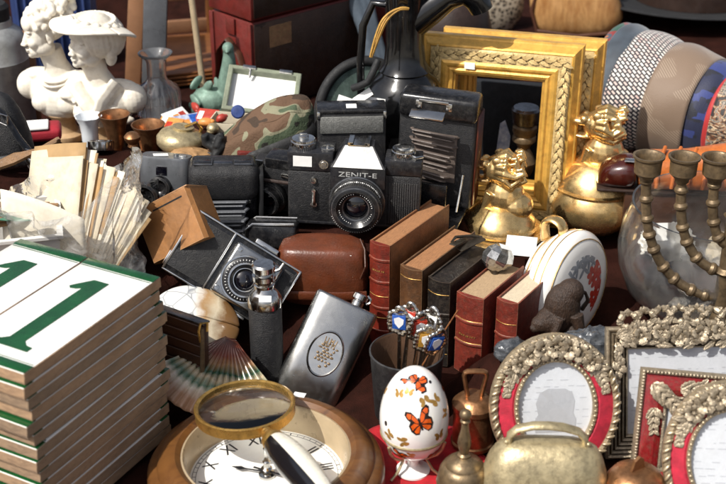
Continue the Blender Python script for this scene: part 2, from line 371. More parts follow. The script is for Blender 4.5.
ORD = ['topmost', 'second', 'third', 'fourth', 'fifth', 'sixth', 'seventh', 'eighth', 'ninth', 'tenth', 'eleventh', 'twelfth', 'thirteenth', 'fourteenth']
top_z = 16.7
base_c = V(TC0.x, TC0.y, 0) - ld*TL/2 + wd*TW/2
ntile = 14
tproto = make_tile('number_tile', 'white house number tile with green figure 1, topmost of the front stack', (base_c.x, base_c.y, top_z-TH), MT)
protoplain = None
for stack in (0, 1):
    for i in range(ntile):
        if stack == 0 and i == 0: continue
        j1, j2, ja = rnd.uniform(-.07, .07)+.012*i, rnd.uniform(-.4, .4), rnd.uniform(-.7, .7)
        if i == 0: j1 = j2 = ja = 0
        if i in (3, 9): j2 += 0.35
        off = wd*(stack*(TW+0.12)+j1) + ld*j2
        z = top_z-TH*(i+1) - (0.012*i)
        p = base_c+off; p.z = z
        if i == 0: lab = 'white house number tile with green figure 1, topmost of the back stack'
        else: lab = ('buff edged house number tile, %s from the top of the front stack' if stack == 0 else 'house number tile lying %s from the top of the back stack') % ORD[i]
        if i == 0: dup(tproto, p, RZ(ang-90), lab, base=False)
        else:
            if protoplain is None: protoplain = make_tile('number_tile', lab, p, RZ(ang-90+ja), digit=False)
            else: dup(protoplain, p, RZ(ang-90+ja), lab, base=False)
for q in (-.45, -.2, 0, .2, .45):
    for w_ in (0, .5, 1, 1.5, 2):
        pp = base_c+ld*TL*q+wd*TW*(w_-.5); CTRL.append((pp.x, pp.y, -0.1))
# ================================================================== clock
cl = at(267, 475, z=1.2); cl.z = 0
ck = thing('wall_clock', 'round wooden cased clock lying flat, white roman numeral dial under the magnifying glass', 'clock', cl, RZ(14), fp=9)
MB().lathe([(7.0, 0), (10.0, 0), (10.25, .4), (10.2, 2.2), (9.9, 2.7), (9.35, 3.0), (9.2, 3.35), (8.4, 4.0), (7.75, 4.05), (7.3, 3.75), (7.25, 3.2), (7.0, 3.0)], 96).build('wooden_case', M['clockwood'], ck)
MB().lathe([(7.32, 3.7), (7.12, 3.75), (6.95, 3.5), (6.75, 1.3), (6.7, 1.1)], 96).build('inner_bezel', M['beige'], ck)
M['dial'] = mat('clock_dial', '#eceae4', 0.35, 0, 0.04, 4, dirt=0.12, dcol=(0.5, 0.45, 0.38), coat=0.3)
M['ink'] = mat('black_ink', '#16161a', 0.5, 0, 0.3, 0.5)
dl = MB().lathe([(0, 1.12), (6.8, 1.12), (6.8, .9), (0, .9)], 96).build('dial', M['dial'], ck)
b = MB()
for i in range(60):
    a = 2*PI*i/60; w = 0.1 if i % 5 == 0 else 0.045
    b.box((6.3, 0, 1.13), (.28, w, .012), RZ(math.degrees(a)))
for r0 in (6.14, 6.46): b.lathe([(r0, 1.125), (r0+.045, 1.125), (r0+.045, 1.137), (r0, 1.137), (r0, 1.125)], 96)
b.build('minute_track', M['ink'], dl, sm=0)
for i, s in enumerate(['XII', 'I', 'II', 'III', 'IIII', 'V', 'VI', 'VII', 'VIII', 'IX', 'X', 'XI']):
    a = -30*i; text(dl, s, 1.75, M['ink'], RZ(a) @ T(0, 5.2, 1.13) @ SC(.8, 1, 1), 'numeral', 0.006, bold=0.012)
b = MB()
b.prism([(-.1, -1.1), (.1, -1.1), (.07, 2.0), (.24, 2.4), (0, 3.2), (-.24, 2.4), (-.07, 2.0)], .05, RZ(62), 1.5)
b.build('hour_hand', M['ink'], ck, sm=0)
MB().prism([(-.1, -1.3), (.1, -1.3), (.08, 4.6), (0, 5.6), (-.08, 4.6)], .05, RZ(-128), 1.62).build('minute_hand', M['ink'], ck, sm=0)
MB().lathe([(0, 1.1), (.75, 1.12), (.72, 1.35), (.42, 1.45), (.4, 1.8), (.5, 1.95), (.3, 2.1), (.26, 2.5), (.36, 2.65), (.24, 2.8), (.22, 3.9), (.27, 4.0), (.2, 4.15), (0, 4.2)], 24).build('winding_arbor', M['chrome'], ck)
sticker(ck, T(4.4, 7.25, 4.05) @ RZ(-30), 1.1, .7)
# ================================================================== magnifying glass
mg = at(245, 409, y=-23.2)
hd = V(.47, -.88, -.05).normalized()
Rm = Matrix.Rotation(R_(-4), 4, 'X') @ Matrix.Rotation(R_(-3), 4, 'Y')
hx = math.degrees(math.atan2(hd.x, -hd.y))          # local -y points down the handle
g = thing('magnifying_glass', 'brass rimmed magnifying glass with black and ivory handle resting on the clock', 'magnifying glass', mg, Rm @ RZ(hx), base=False)
MB().lathe([(4.05, -.42), (4.3, -.5), (4.42, -.45), (4.4, .4), (4.47, .47), (4.3, .55), (4.08, .45), (4.05, -.42)], 80).build('brass_rim', M['brass'], g)
MB().lathe([(0, -.32), (1.5, -.28), (3, -.18), (4.06, -.02), (4.06, .02), (3, .18), (1.5, .28), (0, .32)], 64).build('magnifying_lens', M['lensglass'], g, sm=60)
q = MB()
q.ell((0, -4.6, 0), (.5, .32, .5))
q.lathe([(.42, 0), (.55, .1), (.62, .5), (.8, .95), (1.0, 1.2), (1.08, 1.9), (1.02, 2.0), (0, 2.0)], 28, T(0, -4.6, 0) @ RX(90) @ SC(1, .85, 1))
q.build('brass_collar', M['brass'], g)
M['horn'] = mat('black_horn', '#101014', 0.18, 0, 0.3, 2, coat=0.5, rvar=0.06)
M['ivory'] = mat('pale_bone', '#e2dccb', 0.25, 0, 0.08, 1.5, coat=0.3, dirt=0.2, dcol=(0.4, 0.32, 0.2))
def half(sgn):
    hb = MB(); vs = []
    prof = [(0, 1.05), (.4, 1.2), (2, 1.42), (4, 1.5), (6, 1.42), (8, 1.15), (9.2, .85), (9.8, .4)]
    nn = 12; fs = []
    for i, (l, r) in enumerate(prof):
        for kk in range(nn+1):
            a = PI*kk/nn*sgn + R_(112); vs.append((r*math.cos(a), -6.55-l, r*.9*math.sin(a)))
    for i in range(len(prof)-1):
        for kk in range(nn): fs.append((i*(nn+1)+kk, i*(nn+1)+kk+1, (i+1)*(nn+1)+kk+1, (i+1)*(nn+1)+kk))
    fs.append(tuple(range((len(prof)-1)*(nn+1), len(prof)*(nn+1))))
    return hb._add(vs, fs)
half(1).build('handle_scale', M['horn'], g)
half(-1).build('handle_scale', M['ivory'], g)
# ================================================================== silver hip flask
ftl = at(318, 291, y=-8)
up = V(.42, .44, .79).normalized(); RF = RU((.93, -.17, -.35), up)
fw, fh, fd = 6.5, 11.0, 2.0
org = ftl + V(0, 0, .35) + (RF.to_3x3() @ V(fw/2, fd/2, -fh))
fl = thing('hip_flask', 'brushed steel hip flask with oval medallion leaning beside the brown leather case', 'flask', org, RF, fp=1.5)
def flask_ring(w, d, n=40, bow=.35):
    out = []
    for i in range(n):
        a = 2*PI*i/n; x = abs(math.cos(a))**.32*math.copysign(1, math.cos(a))*w/2; y = abs(math.sin(a))**.75*math.copysign(1, math.sin(a))*d/2
        out.append((x, y+bow*(1-(2*x/w)**2)*-.6))
    return out
def loft(b, rings, M_=I4):
    vs, fs = [], []; n = len(rings[0][0])
    for pts, z in rings: vs += [(x, y, z) for x, y in pts]
    for i in range(len(rings)-1):
        for j in range(n): fs.append((i*n+j, i*n+(j+1) % n, (i+1)*n+(j+1) % n, (i+1)*n+j))
    fs.append(tuple(range(n))[::-1]); fs.append(tuple(range((len(rings)-1)*n, len(rings)*n))); return b._add(vs, fs, M_)
b = MB(); loft(b, [(flask_ring(fw*s, fd*q), z) for z, s, q in ((0, .94, .8), (.12, .99, .95), (.3, 1, 1), (fh-.3, 1, 1), (fh-.1, .98, .93), (fh, .93, .78))])
b.build('body', M['satin'], fl, sm=50)
M['medal'] = mat('medallion_face', '#dbd8cf', 0.2, 1, 0.1, 2); M['medalgold'] = mat('medallion_relief', '#75624a', 0.45, 0.4, 0.4, .4)
em = MB().lathe([(0, .12), (1, .12), (1.0, 0), (1.06, 0), (1.1, .1), (1.04, .2), (.98, .12)], 40, T(.1, -fd/2-.12, fh*.5) @ RX(90) @ SC(1.55, 2.15, 1)).build('medallion', M['medal'], fl)
b = MB(); r2 = random.Random(3)
for i in range(10):
    for j in range(-2, 3):
        if r2.random() < .28 or abs(j)*.3+abs(i-4.5)*.16 > 1.0: continue
        b.ell((.1+j*.36+(i % 2)*.18, -fd/2-.25, fh*.5-1.35+i*.3), (r2.uniform(.12, .22), .05, r2.uniform(.09, .16)), n=8, m=6)
for i in range(5): b.cyl((-.4+i*.25, -fd/2-.26, fh*.5+.7), (-.5+i*.3, -fd/2-.26, fh*.5+1.6), .06, n=6)
b.build('relief_crest', M['medalgold'], em)
n_ = MB().lathe([(.62, -.15), (.62, .45), (.5, .5), (.5, .62)], 28, T(.9, .1, fh)).build('neck', M['chrome'], fl)
MB().lathe([(.72, .6), (.8, .66), (.8, 1.15), (.72, 1.25), (.5, 1.32), (0, 1.36)], 32, T(.9, .1, fh)).tube([(1.7, .1, fh+.5), (2.0, .1, fh+.75), (1.95, .1, fh+1.1), (1.5, .1, fh+1.3)], .14, 8).build('screw_cap', M['chrome'], fl)
# ================================================================== black flask with chrome shoulder
p = at(268, 379, y=-10.2); p.z = 0
bf = thing('pocket_flask', 'black leather covered round flask with chrome shoulder and stopper standing before the camera', 'flask', p, RZ(0), fp=1.5)
MB().lathe([(0, 0), (1.45, 0), (1.6, .15), (1.62, 8.6), (1.5, 8.75)], 40, sy=.85).build('leather_sleeve', M['leatherette'], bf)
MB().lathe([(1.66, 8.4), (1.68, 8.9), (1.62, 9.3), (1.3, 9.9), (.9, 10.25), (.86, 10.5), (0, 10.5)], 40, sy=.87).build('chrome_shoulder', M['chrome'], bf)
MB().lathe([(.8, 10.4), (1.02, 10.5), (1.05, 10.8), (.9, 10.9), (.95, 11.2), (1.12, 11.3), (1.12, 11.75), (.85, 11.85), (.9, 12.1), (1.1, 12.2), (1.12, 12.75), (.95, 12.95), (0, 13.0)], 36).build('stopper', M['chrome'], bf)
sticker(bf, T(.15, -1.22, 9.75) @ RX(48), 1.15, .6)
# ================================================================== pencil cup with souvenir spoons
p = at(407, 350, y=-16.2); p.z = 0
CUP = p.copy()
cu = thing('leather_cup', 'dark grey leather beaker holding souvenir spoons behind the egg', 'cup', p, fp=3)
M['greyleather'] = mat('dark_grey_leather', '#2b2b2c', 0.45, 0, 0.3, 2, bump=0.4, bs=0.2, dirt=0.4, dcol=(0.1, 0.095, 0.09))
M['tanlining'] = mat('tan_lining', '#4e3624', 0.7, 0, 0.3, 2, bump=0.3)
MB().lathe([(0, 0), (2.8, 0), (2.95, .2), (3.4, 6.6), (3.48, 6.75), (3.5, 7.0), (3.36, 7.05), (3.3, 6.8)], 48).build('body', M['greyleather'], cu)
MB().lathe([(3.36, 7.02), (3.25, 6.8), (2.75, .4), (0, .4)], 48).build('lining', M['tanlining'], cu)
M['spoon'] = mat('spoon_silver', '#cfccc4', 0.22, 1, 0.15, .8, dirt=0.5, dcol=(0.12, 0.1, 0.08), rvar=.1)
M['blueen'] = mat('blue_enamel', '#27519f', 0.3, 0, 0.35, .5); M['reden'] = mat('red_enamel', '#b23a2a', 0.3, 0, 0.35, .5); M['goldpaint0'] = mat('amber_enamel', '#b98a3a', .3, .3, .3, .5); M['whiteen'] = mat('white_enamel', '#dfdfe0', 0.3, 0, 0.1, 1)
def spoon(label, u, v, y, bx, by, col, tw, col2='whiteen', nm='souvenir_spoon'):
    head = at(u, v, y=y); foot = V(CUP.x+bx, CUP.y+by, .6)
    upv = (head-foot).normalized(); L = (head-foot).length
    Mx = RU((math.cos(R_(tw)), math.sin(R_(tw)), 0), upv)
    t = thing(nm, label, 'spoon', foot, Mx, group='souvenir spoons in the leather beaker', base=False)
    b = MB(); b.tube([(0, 0, 0), (0, 0, L-1.2), (0, 0, L-.5)], [(.3, .12), (.17, .11), (.3, .12)], 8, flat=(1, 0, 0))
    b.build('shaft', M['spoon'], t)
    b = MB()
    for i in range(20):
        a = 2*PI*i/20; q = 1+.1*math.cos(5*a); b.ell((.98*q*math.cos(a), 0, L+.35+1.3*q*math.sin(a)), (.25, .19, .25), n=10, m=7)
    b.ell((0, 0, L+.35), (1.0, .15, 1.25)).ell((0, 0, L+1.8), (.42, .2, .36)).ell((-.4, 0, L-.75), (.25, .14, .25)).ell((.4, 0, L-.75), (.25, .14, .25))
    h = b.build('ornate_head', M['spoon'], t, rem=.075, smooth=2)
    MB().box((0, -.19, L+.4), (1.25, .09, 1.5), bev=.03).build('enamel_shield', M[col], h)
    MB().prism([(0, -.62), (.4, -.1), (.46, .4), (0, .62), (-.46, .4), (-.4, -.1)], .04, T(0, -.225, L+.4) @ RX(90)).build('shield_emblem', M[col2], h)
    return t
spoon('souvenir spoon with a blue and white crest, nearest the steel flask', 399.5, 325, -16.5, -.6, .5, 'blueen', -15)
spoon('souvenir spoon with a red enamel crest, middle of the beaker', 419, 331, -15.5, .4, .9, 'reden', 20)
spoon('souvenir spoon with a large blue crest leaning to the right', 434, 346, -18, -.2, -.9, 'blueen', 25)
spoon('souvenir spoon with a gold and white crest low at the front of the beaker', 425, 343, -17.6, .3, -.6, 'goldpaint0', 5)
spoon('souvenir spoon with a small red crest at the back left of the beaker', 409, 322, -14.6, -.5, 1.2, 'reden', -25)
spoon('plain silver topped souvenir spoon behind the red crested one', 430, 327, -14.2, .9, .9, 'whiteen', -30, 'spoon')
a0 = at(458, 310, y=-15.5); foot = V(CUP.x-.3, CUP.y-.2, 2.2)
tag(MB().cyl(foot, a0, .11, .07, 8).build('wooden_pick', M['brownwood'], None), 'thin wooden stick poking up out of the leather beaker', 'stick')
# ================================================================== butterfly egg
p = at(413, 470, y=-25); p.z = 0
eg = thing('porcelain_egg', 'white porcelain egg box painted with orange butterflies on a small stand', 'egg', p, RZ(4), fp=1.5)
ea, eb, ez = 3.0, 4.55, 6.15
def egg_r(t):                                       # t = latitude -pi/2..pi/2
    return ea*math.cos(t)*(1+.10*-math.sin(t)), ez+eb*math.sin(t)
split = -.42
profT = [egg_r(split+(PI/2-split)*i/22) for i in range(23)]; profT[-1] = (0, profT[-1][1])
profB = [egg_r(-PI/2+(split+PI/2)*i/12) for i in range(13)]; profB[0] = (0, profB[0][1])
top = MB().lathe(profT, 64).build('lid', M['porcelain'], eg, sm=60)
bot = MB().lathe(profB, 64).build('lower_half', M['porcelain'], eg, sm=60)
rr, zz = egg_r(split)
MB().lathe([(rr-.05, zz-.14), (rr+.07, zz-.13), (rr+.11, zz-.02), (rr+.04, zz), (rr+.11, zz+.03), (rr+.06, zz+.14), (rr-.05, zz+.14)], 64).build('brass_hinge_band', M['oldbrass'], eg)
MB().lathe([(0, 0), (1.5, 0), (1.5, .2), (.75, .45), (.5, .8), (.55, 1.2), (.95, 1.75), (1.4, 2.15), (1.3, 2.2)], 32).build('stand', M['porcelain'], eg)
st = MB()
for i in range(3):
    a = R_(95+i*120); st.tube([(1.5*math.cos(a)*q, 1.5*math.sin(a)*q, z) for q, z in ((1.9, 3.8), (1.75, 3.0), (1.45, 2.3), (.8, 1.6), (1.2, .6), (1.7, .1))], .14, 8)
st.build('wire_cradle', M['oldbrass'], eg)
M['orange'] = mat('butterfly_orange', '#d0561a', 0.2, 0, 0.4, .5, coat=.4); M['butblack'] = mat('butterfly_black', '#231a18', 0.25, 0, .3, .5)
M['goldpaint'] = mat('gold_paint', '#b98f4a', 0.35, 0.5, .3, .5)
def onegg(lon, lat, x, y, rot, h):
    """decal coordinates (x,y) cm on the egg surface around lon/lat"""
    c, s_ = math.cos(rot), math.sin(rot); x, y = x*c-y*s_, x*s_+y*c
    t = lat+y/eb*1.0; r, z = egg_r(t); rc = egg_r(lat)[0]; ph = lon+x/max(rc, .8)
    nx = V(math.cos(ph)*math.cos(t)/ea, math.sin(ph)*math.cos(t)/ea, math.sin(t)/eb).normalized()
    return V(r*math.cos(ph), r*math.sin(ph), z)+nx*h
def decal(b, poly, lon, lat, rot, h):
    """fan-subdivided patch following the shell"""
    cx = sum(p[0] for p in poly)/len(poly); cy = sum(p[1] for p in poly)/len(poly)
    n = len(poly); vs = []; fs = []
    for q in (1.0, .66, .33):
        vs += [onegg(lon, lat, cx+(x-cx)*q, cy+(y-cy)*q, rot, h) for x, y in poly]
    vs.append(onegg(lon, lat, cx, cy, rot, h)); c = len(vs)-1
    for i in range(n):
        j = (i+1) % n; fs += [(i, j, n+j, n+i), (n+i, n+j, 2*n+j, 2*n+i), (2*n+i, 2*n+j, c)]
    b._add(vs, fs)
wing = [(0, 0), (.1, .5), (.45, 1.05), (.95, 1.2), (1.1, .95), (.95, .6), (.75, .35), (.95, .1), (.9, -.35), (.65, -.7), (.35, -.75), (.12, -.4)]
def butterfly(parent, lon, lat, rot, s_=1.0, fold=1.0):
    o, k_ = MB(), MB()
    for sg in (1, -1):
        f = s_*(fold if sg < 0 else 1)
        w = [(x*sg*f, y*s_) for x, y in wing]
        decal(k_, [(x*1.06, y*1.06) for x, y in w], lon, lat, rot, .012)
        for poly in ([(0.06, .1), (.15, .5), (.42, .9), (.6, .6), (.35, .2)], [(.5, .95), (.85, 1.1), (1.0, .9), (.85, .62), (.66, .62)], [(.12, .02), (.5, .22), (.85, .05), (.8, -.3), (.45, -.1)], [(.1, -.08), (.38, -.18), (.7, -.42), (.6, -.62), (.36, -.65), (.16, -.35)]):
            decal(o, [(x*sg*f, y*s_) for x, y in poly], lon, lat, rot, .024)
    decal(k_, [(-.07*s_, -.5*s_), (.07*s_, -.5*s_), (.09*s_, .2*s_), (.05*s_, .55*s_), (-.05*s_, .55*s_), (-.09*s_, .2*s_)], lon, lat, rot, .03)
    k_.build('butterfly_outline', M['butblack'], parent); o.build('butterfly_wings', M['orange'], parent)
butterfly(top, R_(-86), .18, R_(18), 1.15, .85)
butterfly(top, R_(-88), 1.12, R_(150), .95)
butterfly(bot, R_(-122), -.72, R_(70), .75)
butterfly(bot, R_(-50), -.75, R_(200), .6)
butterfly(top, R_(20), .4, R_(10), 1.0); butterfly(top, R_(140), .3, R_(-20), 1.0)
gp = MB()
for lon, lat, rot, q in ((-135, .72, 20, .55), (-112, .82, -10, .5), (-75, .66, 200, .6), (-48, .55, 30, .65), (-140, -.2, 50, .6), (-112, -.22, 110, .62), (-50, -.2, 10, .6), (-30, .2, 70, .5), (-100, -.62, 80, .5), (60, .2, 20, .6), (100, .6, 30, .6), (170, .5, 0, .5)):
    for sg in (1, -1): decal(gp, [(x*sg*q*.8, y*q*.8) for x, y in wing], R_(lon), lat, R_(rot), .012)
gp.build('gilt_moths', M['goldpaint'], top)
dd = MB(); decal(dd, [(.2*math.cos(2*PI*i/10), .26*math.sin(2*PI*i/10)) for i in range(10)], R_(-150), .02, 0, .014); dd.build('ladybird_spot', M['butblack'], top); dd = MB(); decal(dd, [(.16*math.cos(2*PI*i/10), .2*math.sin(2*PI*i/10)) for i in range(10)], R_(-40), .98, 0, .014)
dd.build('ladybird_spot', M['butblack'], top)
# ================================================================== copper weight, hand bell, cow bell, domed bell
p = at(472, 446, y=-21); p.z = 0
w = thing('copper_weight', 'round copper scale weight with open trapezoid handle behind the hand bell', 'weight', p, fp=2)
MB().lathe([(0, 0), (1.8, 0), (1.95, .12), (1.98, .5), (1.85, .65), (1.82, 3.9), (1.95, 4.0), (1.97, 4.5), (1.8, 4.7), (1.5, 5.0), (1.2, 5.25), (.95, 5.3), (0, 5.3)], 44).build('body', M['copper'], w)
MB().tube([(-.6, 0, 5.1), (-.78, 0, 6.2), (-1.0, 0, 7.4), (-.92, 0, 7.7), (-.7, 0, 7.82), (0, 0, 7.85), (.7, 0, 7.82), (.92, 0, 7.7), (1.0, 0, 7.4), (.78, 0, 6.2), (.6, 0, 5.1)], [(.3, .22)]*11, 10, flat=(0, 1, 0)).build('handle', M['copper'], w)
p = at(466, 408, y=-30); p.z = 0
hb = thing('hand_bell', 'small bronze hand bell with turned baluster handle and ball finial', 'bell', p, fp=2)
MB().lathe([(2.55, 0), (2.65, .1), (2.5, .6), (2.3, 1.4), (2.2, 2.6), (2.25, 2.75), (2.15, 3.0), (2.0, 3.9), (1.75, 4.35), (1.55, 4.45), (1.5, 4.65), (1.1, 5.0), (.7, 5.2), (.5, 5.3), (0, 5.3)], 44).build('bell_body', M['bellmetal'], hb)
MB().lathe([(.5, 5.2), (.55, 5.45), (.36, 5.6), (.42, 5.9), (.58, 6.6), (.5, 7.2), (.34, 7.9), (.28, 8.6), (.42, 8.75), (.42, 8.85), (.3, 8.95)], 24).ell((0, 0, 9.45), (.5, .5, .5), n=20, m=14).build('handle', M['bellmetal'], hb)
p = at(546, 455, y=-30.5); p.z = 0
cb = thing('cow_bell', 'broad pale brass cow bell with strap handle below the oval frame', 'bell', p, RZ(-3), fp=2)
def cow_ring(w, d, n=48, e=.55):
    return [(abs(math.cos(2*PI*i/n))**e*math.copysign(1, math.cos(2*PI*i/n))*w/2, abs(math.sin(2*PI*i/n))**.9*math.copysign(1, math.sin(2*PI*i/n))*d/2) for i in range(n)]
b = MB(); loft(b, [(cow_ring(w_, d_), z) for z, w_, d_ in ((0, 11.3, 6.0), (1.5, 11.1, 5.9), (3, 10.7, 5.6), (4.5, 10.1, 5.1), (5.6, 9.4, 4.4), (6.4, 8.5, 3.5), (6.9, 7.3, 2.5), (7.2, 5.6, 1.5), (7.3, 3.0, .6))])
b.build('bell_body', M['oldbrass'], cb, sm=70)
b = MB(); b.tube([(-3.1, 0, 6.9), (-3.05, 0, 7.7), (-2.5, 0, 8.3), (-1.2, 0, 8.65), (0, 0, 8.7), (1.2, 0, 8.6), (2.5, 0, 8.2), (3.05, 0, 7.6), (3.1, 0, 6.8)], [(.3, .5)]*9, 12, flat=(0, 0, 1))
for s in (-1, 1): b.ell((s*3.1, 0, 6.85), (.55, .55, .3)).ell((s*3.35, -.35, 7.2), (.2, .2, .2))
b.build('handle', M['oldbrass'], cb)
sticker(cb, T(.75, -2.98, 3.4) @ RX(84) @ RZ(45), 1.1, 1.1)
p = at(637, 470, y=-31.5); p.z = 0
db = thing('domed_bell', 'small round copper brown bell with upright fin in front of the red frame', 'bell', p, RZ(30), fp=1.5)
MB().lathe([(0, 0), (2.55, 0), (2.65, .3), (2.6, 3.0), (2.45, 3.9), (2.0, 4.6), (1.4, 4.95), (.6, 5.1), (0, 5.1)], 40).build('bell_body', M['copper'], db)
MB().prism([(-.8, 4.7), (.8, 4.7), (.5, 6.0), (.1, 6.3), (-.4, 6.0)], .3, RX(90), -.15).build('fin', M['copper'], db)
# ================================================================== picture frames at the front right
def beads(b, pts, r, z, jit=0, flat=.7, seedd=1):
    rr_ = random.Random(seedd)
    for i, (x, y) in enumerate(pts):
        q = r*(1+rr_.uniform(-jit, jit)); b.ell((x, y, z), (q, q, q*flat), n=10, m=7)
def leafspray(b, pts, size, z, seedd, dens=2):
    rr_ = random.Random(seedd)
    for (x, y, ang_) in pts:
        for _ in range(dens):
            a = ang_+rr_.uniform(-.9, .9); s_ = size*rr_.uniform(.6, 1.15)
            b.ell((x+rr_.uniform(-.3, .3)*size, y+rr_.uniform(-.3, .3)*size, z+rr_.uniform(0, .35)*size), (s_, s_*.42, s_*.34), RZ(0) if False else I4, n=10, m=7) if False else \
                b.ell((0, 0, 0), (s_, s_*.42, s_*.36), T(x+rr_.uniform(-.35, .35)*size, y+rr_.uniform(-.35, .35)*size, z+rr_.uniform(0, .4)*size) @ RZ(math.degrees(a)) @ RY(rr_.uniform(-25, 25)), n=10, m=7)
def rosette(b, x, y, z, r, n=5, ph=0.0):
    for i in range(n):
        a = ph+2*PI*i/n; leaf(b, T(x+r*.1*math.cos(a), y+r*.1*math.sin(a), z) @ RZ(math.degrees(a)) @ RY(-22+14*(i % 2)) @ RX(14*(-1)**i), r*.95, r*.47, .42, tip=.78)
    for i in range(6): a = ph+i; b.ell((x+r*.17*math.cos(a), y+r*.17*math.sin(a), z+r*.16), (r*.13,)*3, n=8, m=6)
    b.ell((x, y, z+r*.2), (r*.17, r*.17, r*.15), n=8, m=6)
M['photo'] = mat('greyed_print', '#c9ccd0', 0.3, 0, 0.06, 2.5, dirt=0.25, dcol=(0.45, 0.46, 0.5)); M['silh'] = mat('grey_silhouette', '#aaacb0', 0.3, 0, 0.08, 2)
M['script'] = mat('faint_script', '#b0b3b8', 0.4, 0, 0.1, 2); M['pane'] = panemat('dusty_picture_glass')
def script_lines(parent, w, h, z, seedd, inside):
    b = MB(); rr_ = random.Random(seedd); y = -h/2+.4
    while y < h/2-.3:
        x = -w/2+.3
        while x < w/2-.4:
            l = rr_.uniform(.2, .9)
            if inside(x, y) and inside(x+l, y): b.box((x+l/2, y+rr_.uniform(-.05, .05), z), (l, .07, .012), RZ(0))
            x += l+rr_.uniform(.08, .9)
        y += rr_.choice((.45, .5, .6, 1.1))
    return b.build('printed_script', M['script'], parent, sm=0)
def oval_frame(label, org, a, b_, lean, yaw, roll, seedd, sil):
    Mx = RZ(yaw) @ RX(-lean) @ RY(roll) @ RX(90) @ T(0, b_+.9, 0)
    # local: x right, y up the frame, z out towards the viewer, origin moved to the frame centre
    cen = Vector(org)+(RZ(yaw) @ RX(-lean) @ RY(roll)).to_3x3() @ V(0, 0, b_)
    t = thing('oval_picture_frame', label, 'picture frame', cen, RZ(yaw) @ RX(-lean) @ RY(roll) @ RX(90), group='red velvet oval picture frames', base=False); ctrl(org, 2)
    ia, ib = a*.57, b_*.62
    ol = ovalline(a-1.25, b_-1.25, 72)
    MB().sweep(ovalline(ia+.3, ib+.3, 72), [(0, 0), (0, .5), (.3, .68), (a-ia-1.2, .5), (a-ia-.8, .3), (a-ia-.8, 0)]).build('velvet_panel', M['redvelvet'], t)
    b = MB(); b.sweep(ovalline(ia, ib, 80), [(0, .1), (0, .55), (.16, .75), (.36, .72), (.45, .5)])
    beads(b, ovalline(ia+.2, ib+.2, 60)(0), .17, .72, .1)
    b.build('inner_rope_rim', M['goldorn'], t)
    b = MB(); b.sweep(ovalline(a-.7, b_-.7, 80), [(-.02, .2), (.05, .5), (.3, .6), (.55, .5), (.7, .2), (.7, -.35), (-.02, -.35)])
    pts = ovalline(a-.34, b_-.34, 52)(0)
    for i, (x, y) in enumerate(pts):
        an = math.degrees(math.atan2(y, x)); b.ell((0, 0, 0), (.46, .19, .24), T(x, y, .52) @ RZ(an+40), n=10, m=7)
    b.build('rope_border', M['goldorn'], t)
    b = MB(); rr_ = random.Random(seedd)
    for i in range(-7, 8):                           # flower crest over the top of the oval
        an = PI/2+i*.125; q = 1-abs(i)/9; ra, rb = (a+ia)/2+.1, (b_+ib)/2+.1
        if i % 2 == 0: rosette(b, ra*math.cos(an), rb*math.sin(an)+.1*q, .72+.18*q, .72+.3*q, 5, PI/2+i)
        else:
            for sg in (-1, 1): leaf(b, T(ra*math.cos(an), rb*math.sin(an), .62) @ RZ(math.degrees(an)+(0 if sg > 0 else 180)+i*6) @ RY(-8), 1.15, .3, .22, n=10, m=6)
            for sg in (-50, 50, 130, -130): leaf(b, T(ra*math.cos(an), rb*math.sin(an), .58) @ RZ(math.degrees(an)+sg) @ RY(-6), .95, .22, .2, n=8, m=4)
        leaf(b, T((ra+.35)*math.cos(an+.05), (rb+.35)*math.sin(an+.05), .6) @ RZ(math.degrees(an)+(40 if i > 0 else -40)), .95, .24, .18)
        leaf(b, T((ra-.3)*math.cos(an+.05), (rb-.3)*math.sin(an+.05), .62) @ RZ(math.degrees(an)+180-(45 if i > 0 else -45)), .8, .2, .18)
    for s in (-1, 1):
        for i in range(5):
            an = PI/2+s*(.88+i*.1)
            for sg in (-1, 1): leaf(b, T((a+ia)/2*math.cos(an), (b_+ib)/2*math.sin(an), .62) @ RZ(math.degrees(an)+s*90+sg*rr_.uniform(15, 45)), .95-.1*i, .28, .3)
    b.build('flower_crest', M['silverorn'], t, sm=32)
    ph = MB().prism(ovalline(ia+.1, ib+.1, 64)(0), .06, z0=.1).build('print', M['photo'], t)
    script_lines(ph, 2*ia, 2*ib, .17, seedd, lambda x, y: (x/(ia-.2))**2+(y/(ib-.2))**2 < 1)
    MB()._add([(x, y, .26) for x, y in ovalline(ia+.05, ib+.05, 64)(0)], [tuple(range(64))]).build('glass_pane', M['pane'], t)
    if sil:
        MB().prism([(-1.75, -2.3), (1.75, -2.3), (1.85, -1.2), (1.6, -.6), (1.75, .4), (1.5, 1.2), (.9, 1.55), (-.6, 1.6), (-1.35, 1.2), (-1.7, .3), (-1.5, -.7), (-1.85, -1.3)], .02, z0=.175).build('grey_silhouette', M['silh'], ph, sm=0)
    MB().prism(ovalline(a-.9, b_-.9, 48)(0), .25, z0=-.3).build('backing_board', M['darkwood'], t)
    return t
FR = at(555, 478, y=-26); FR.z = 0
oval_frame('red and gold oval picture frame with flower crest behind the cow bell', FR, 5.75, 6.45, 20, 4, 0, 5, True)
F2 = at(733, 505, y=-34); F2.z = 0
oval_frame('red and gold oval picture frame cut off by the edge, before the red square frame', F2, 5.4, 6.6, 20, -10, -4, 9, False)
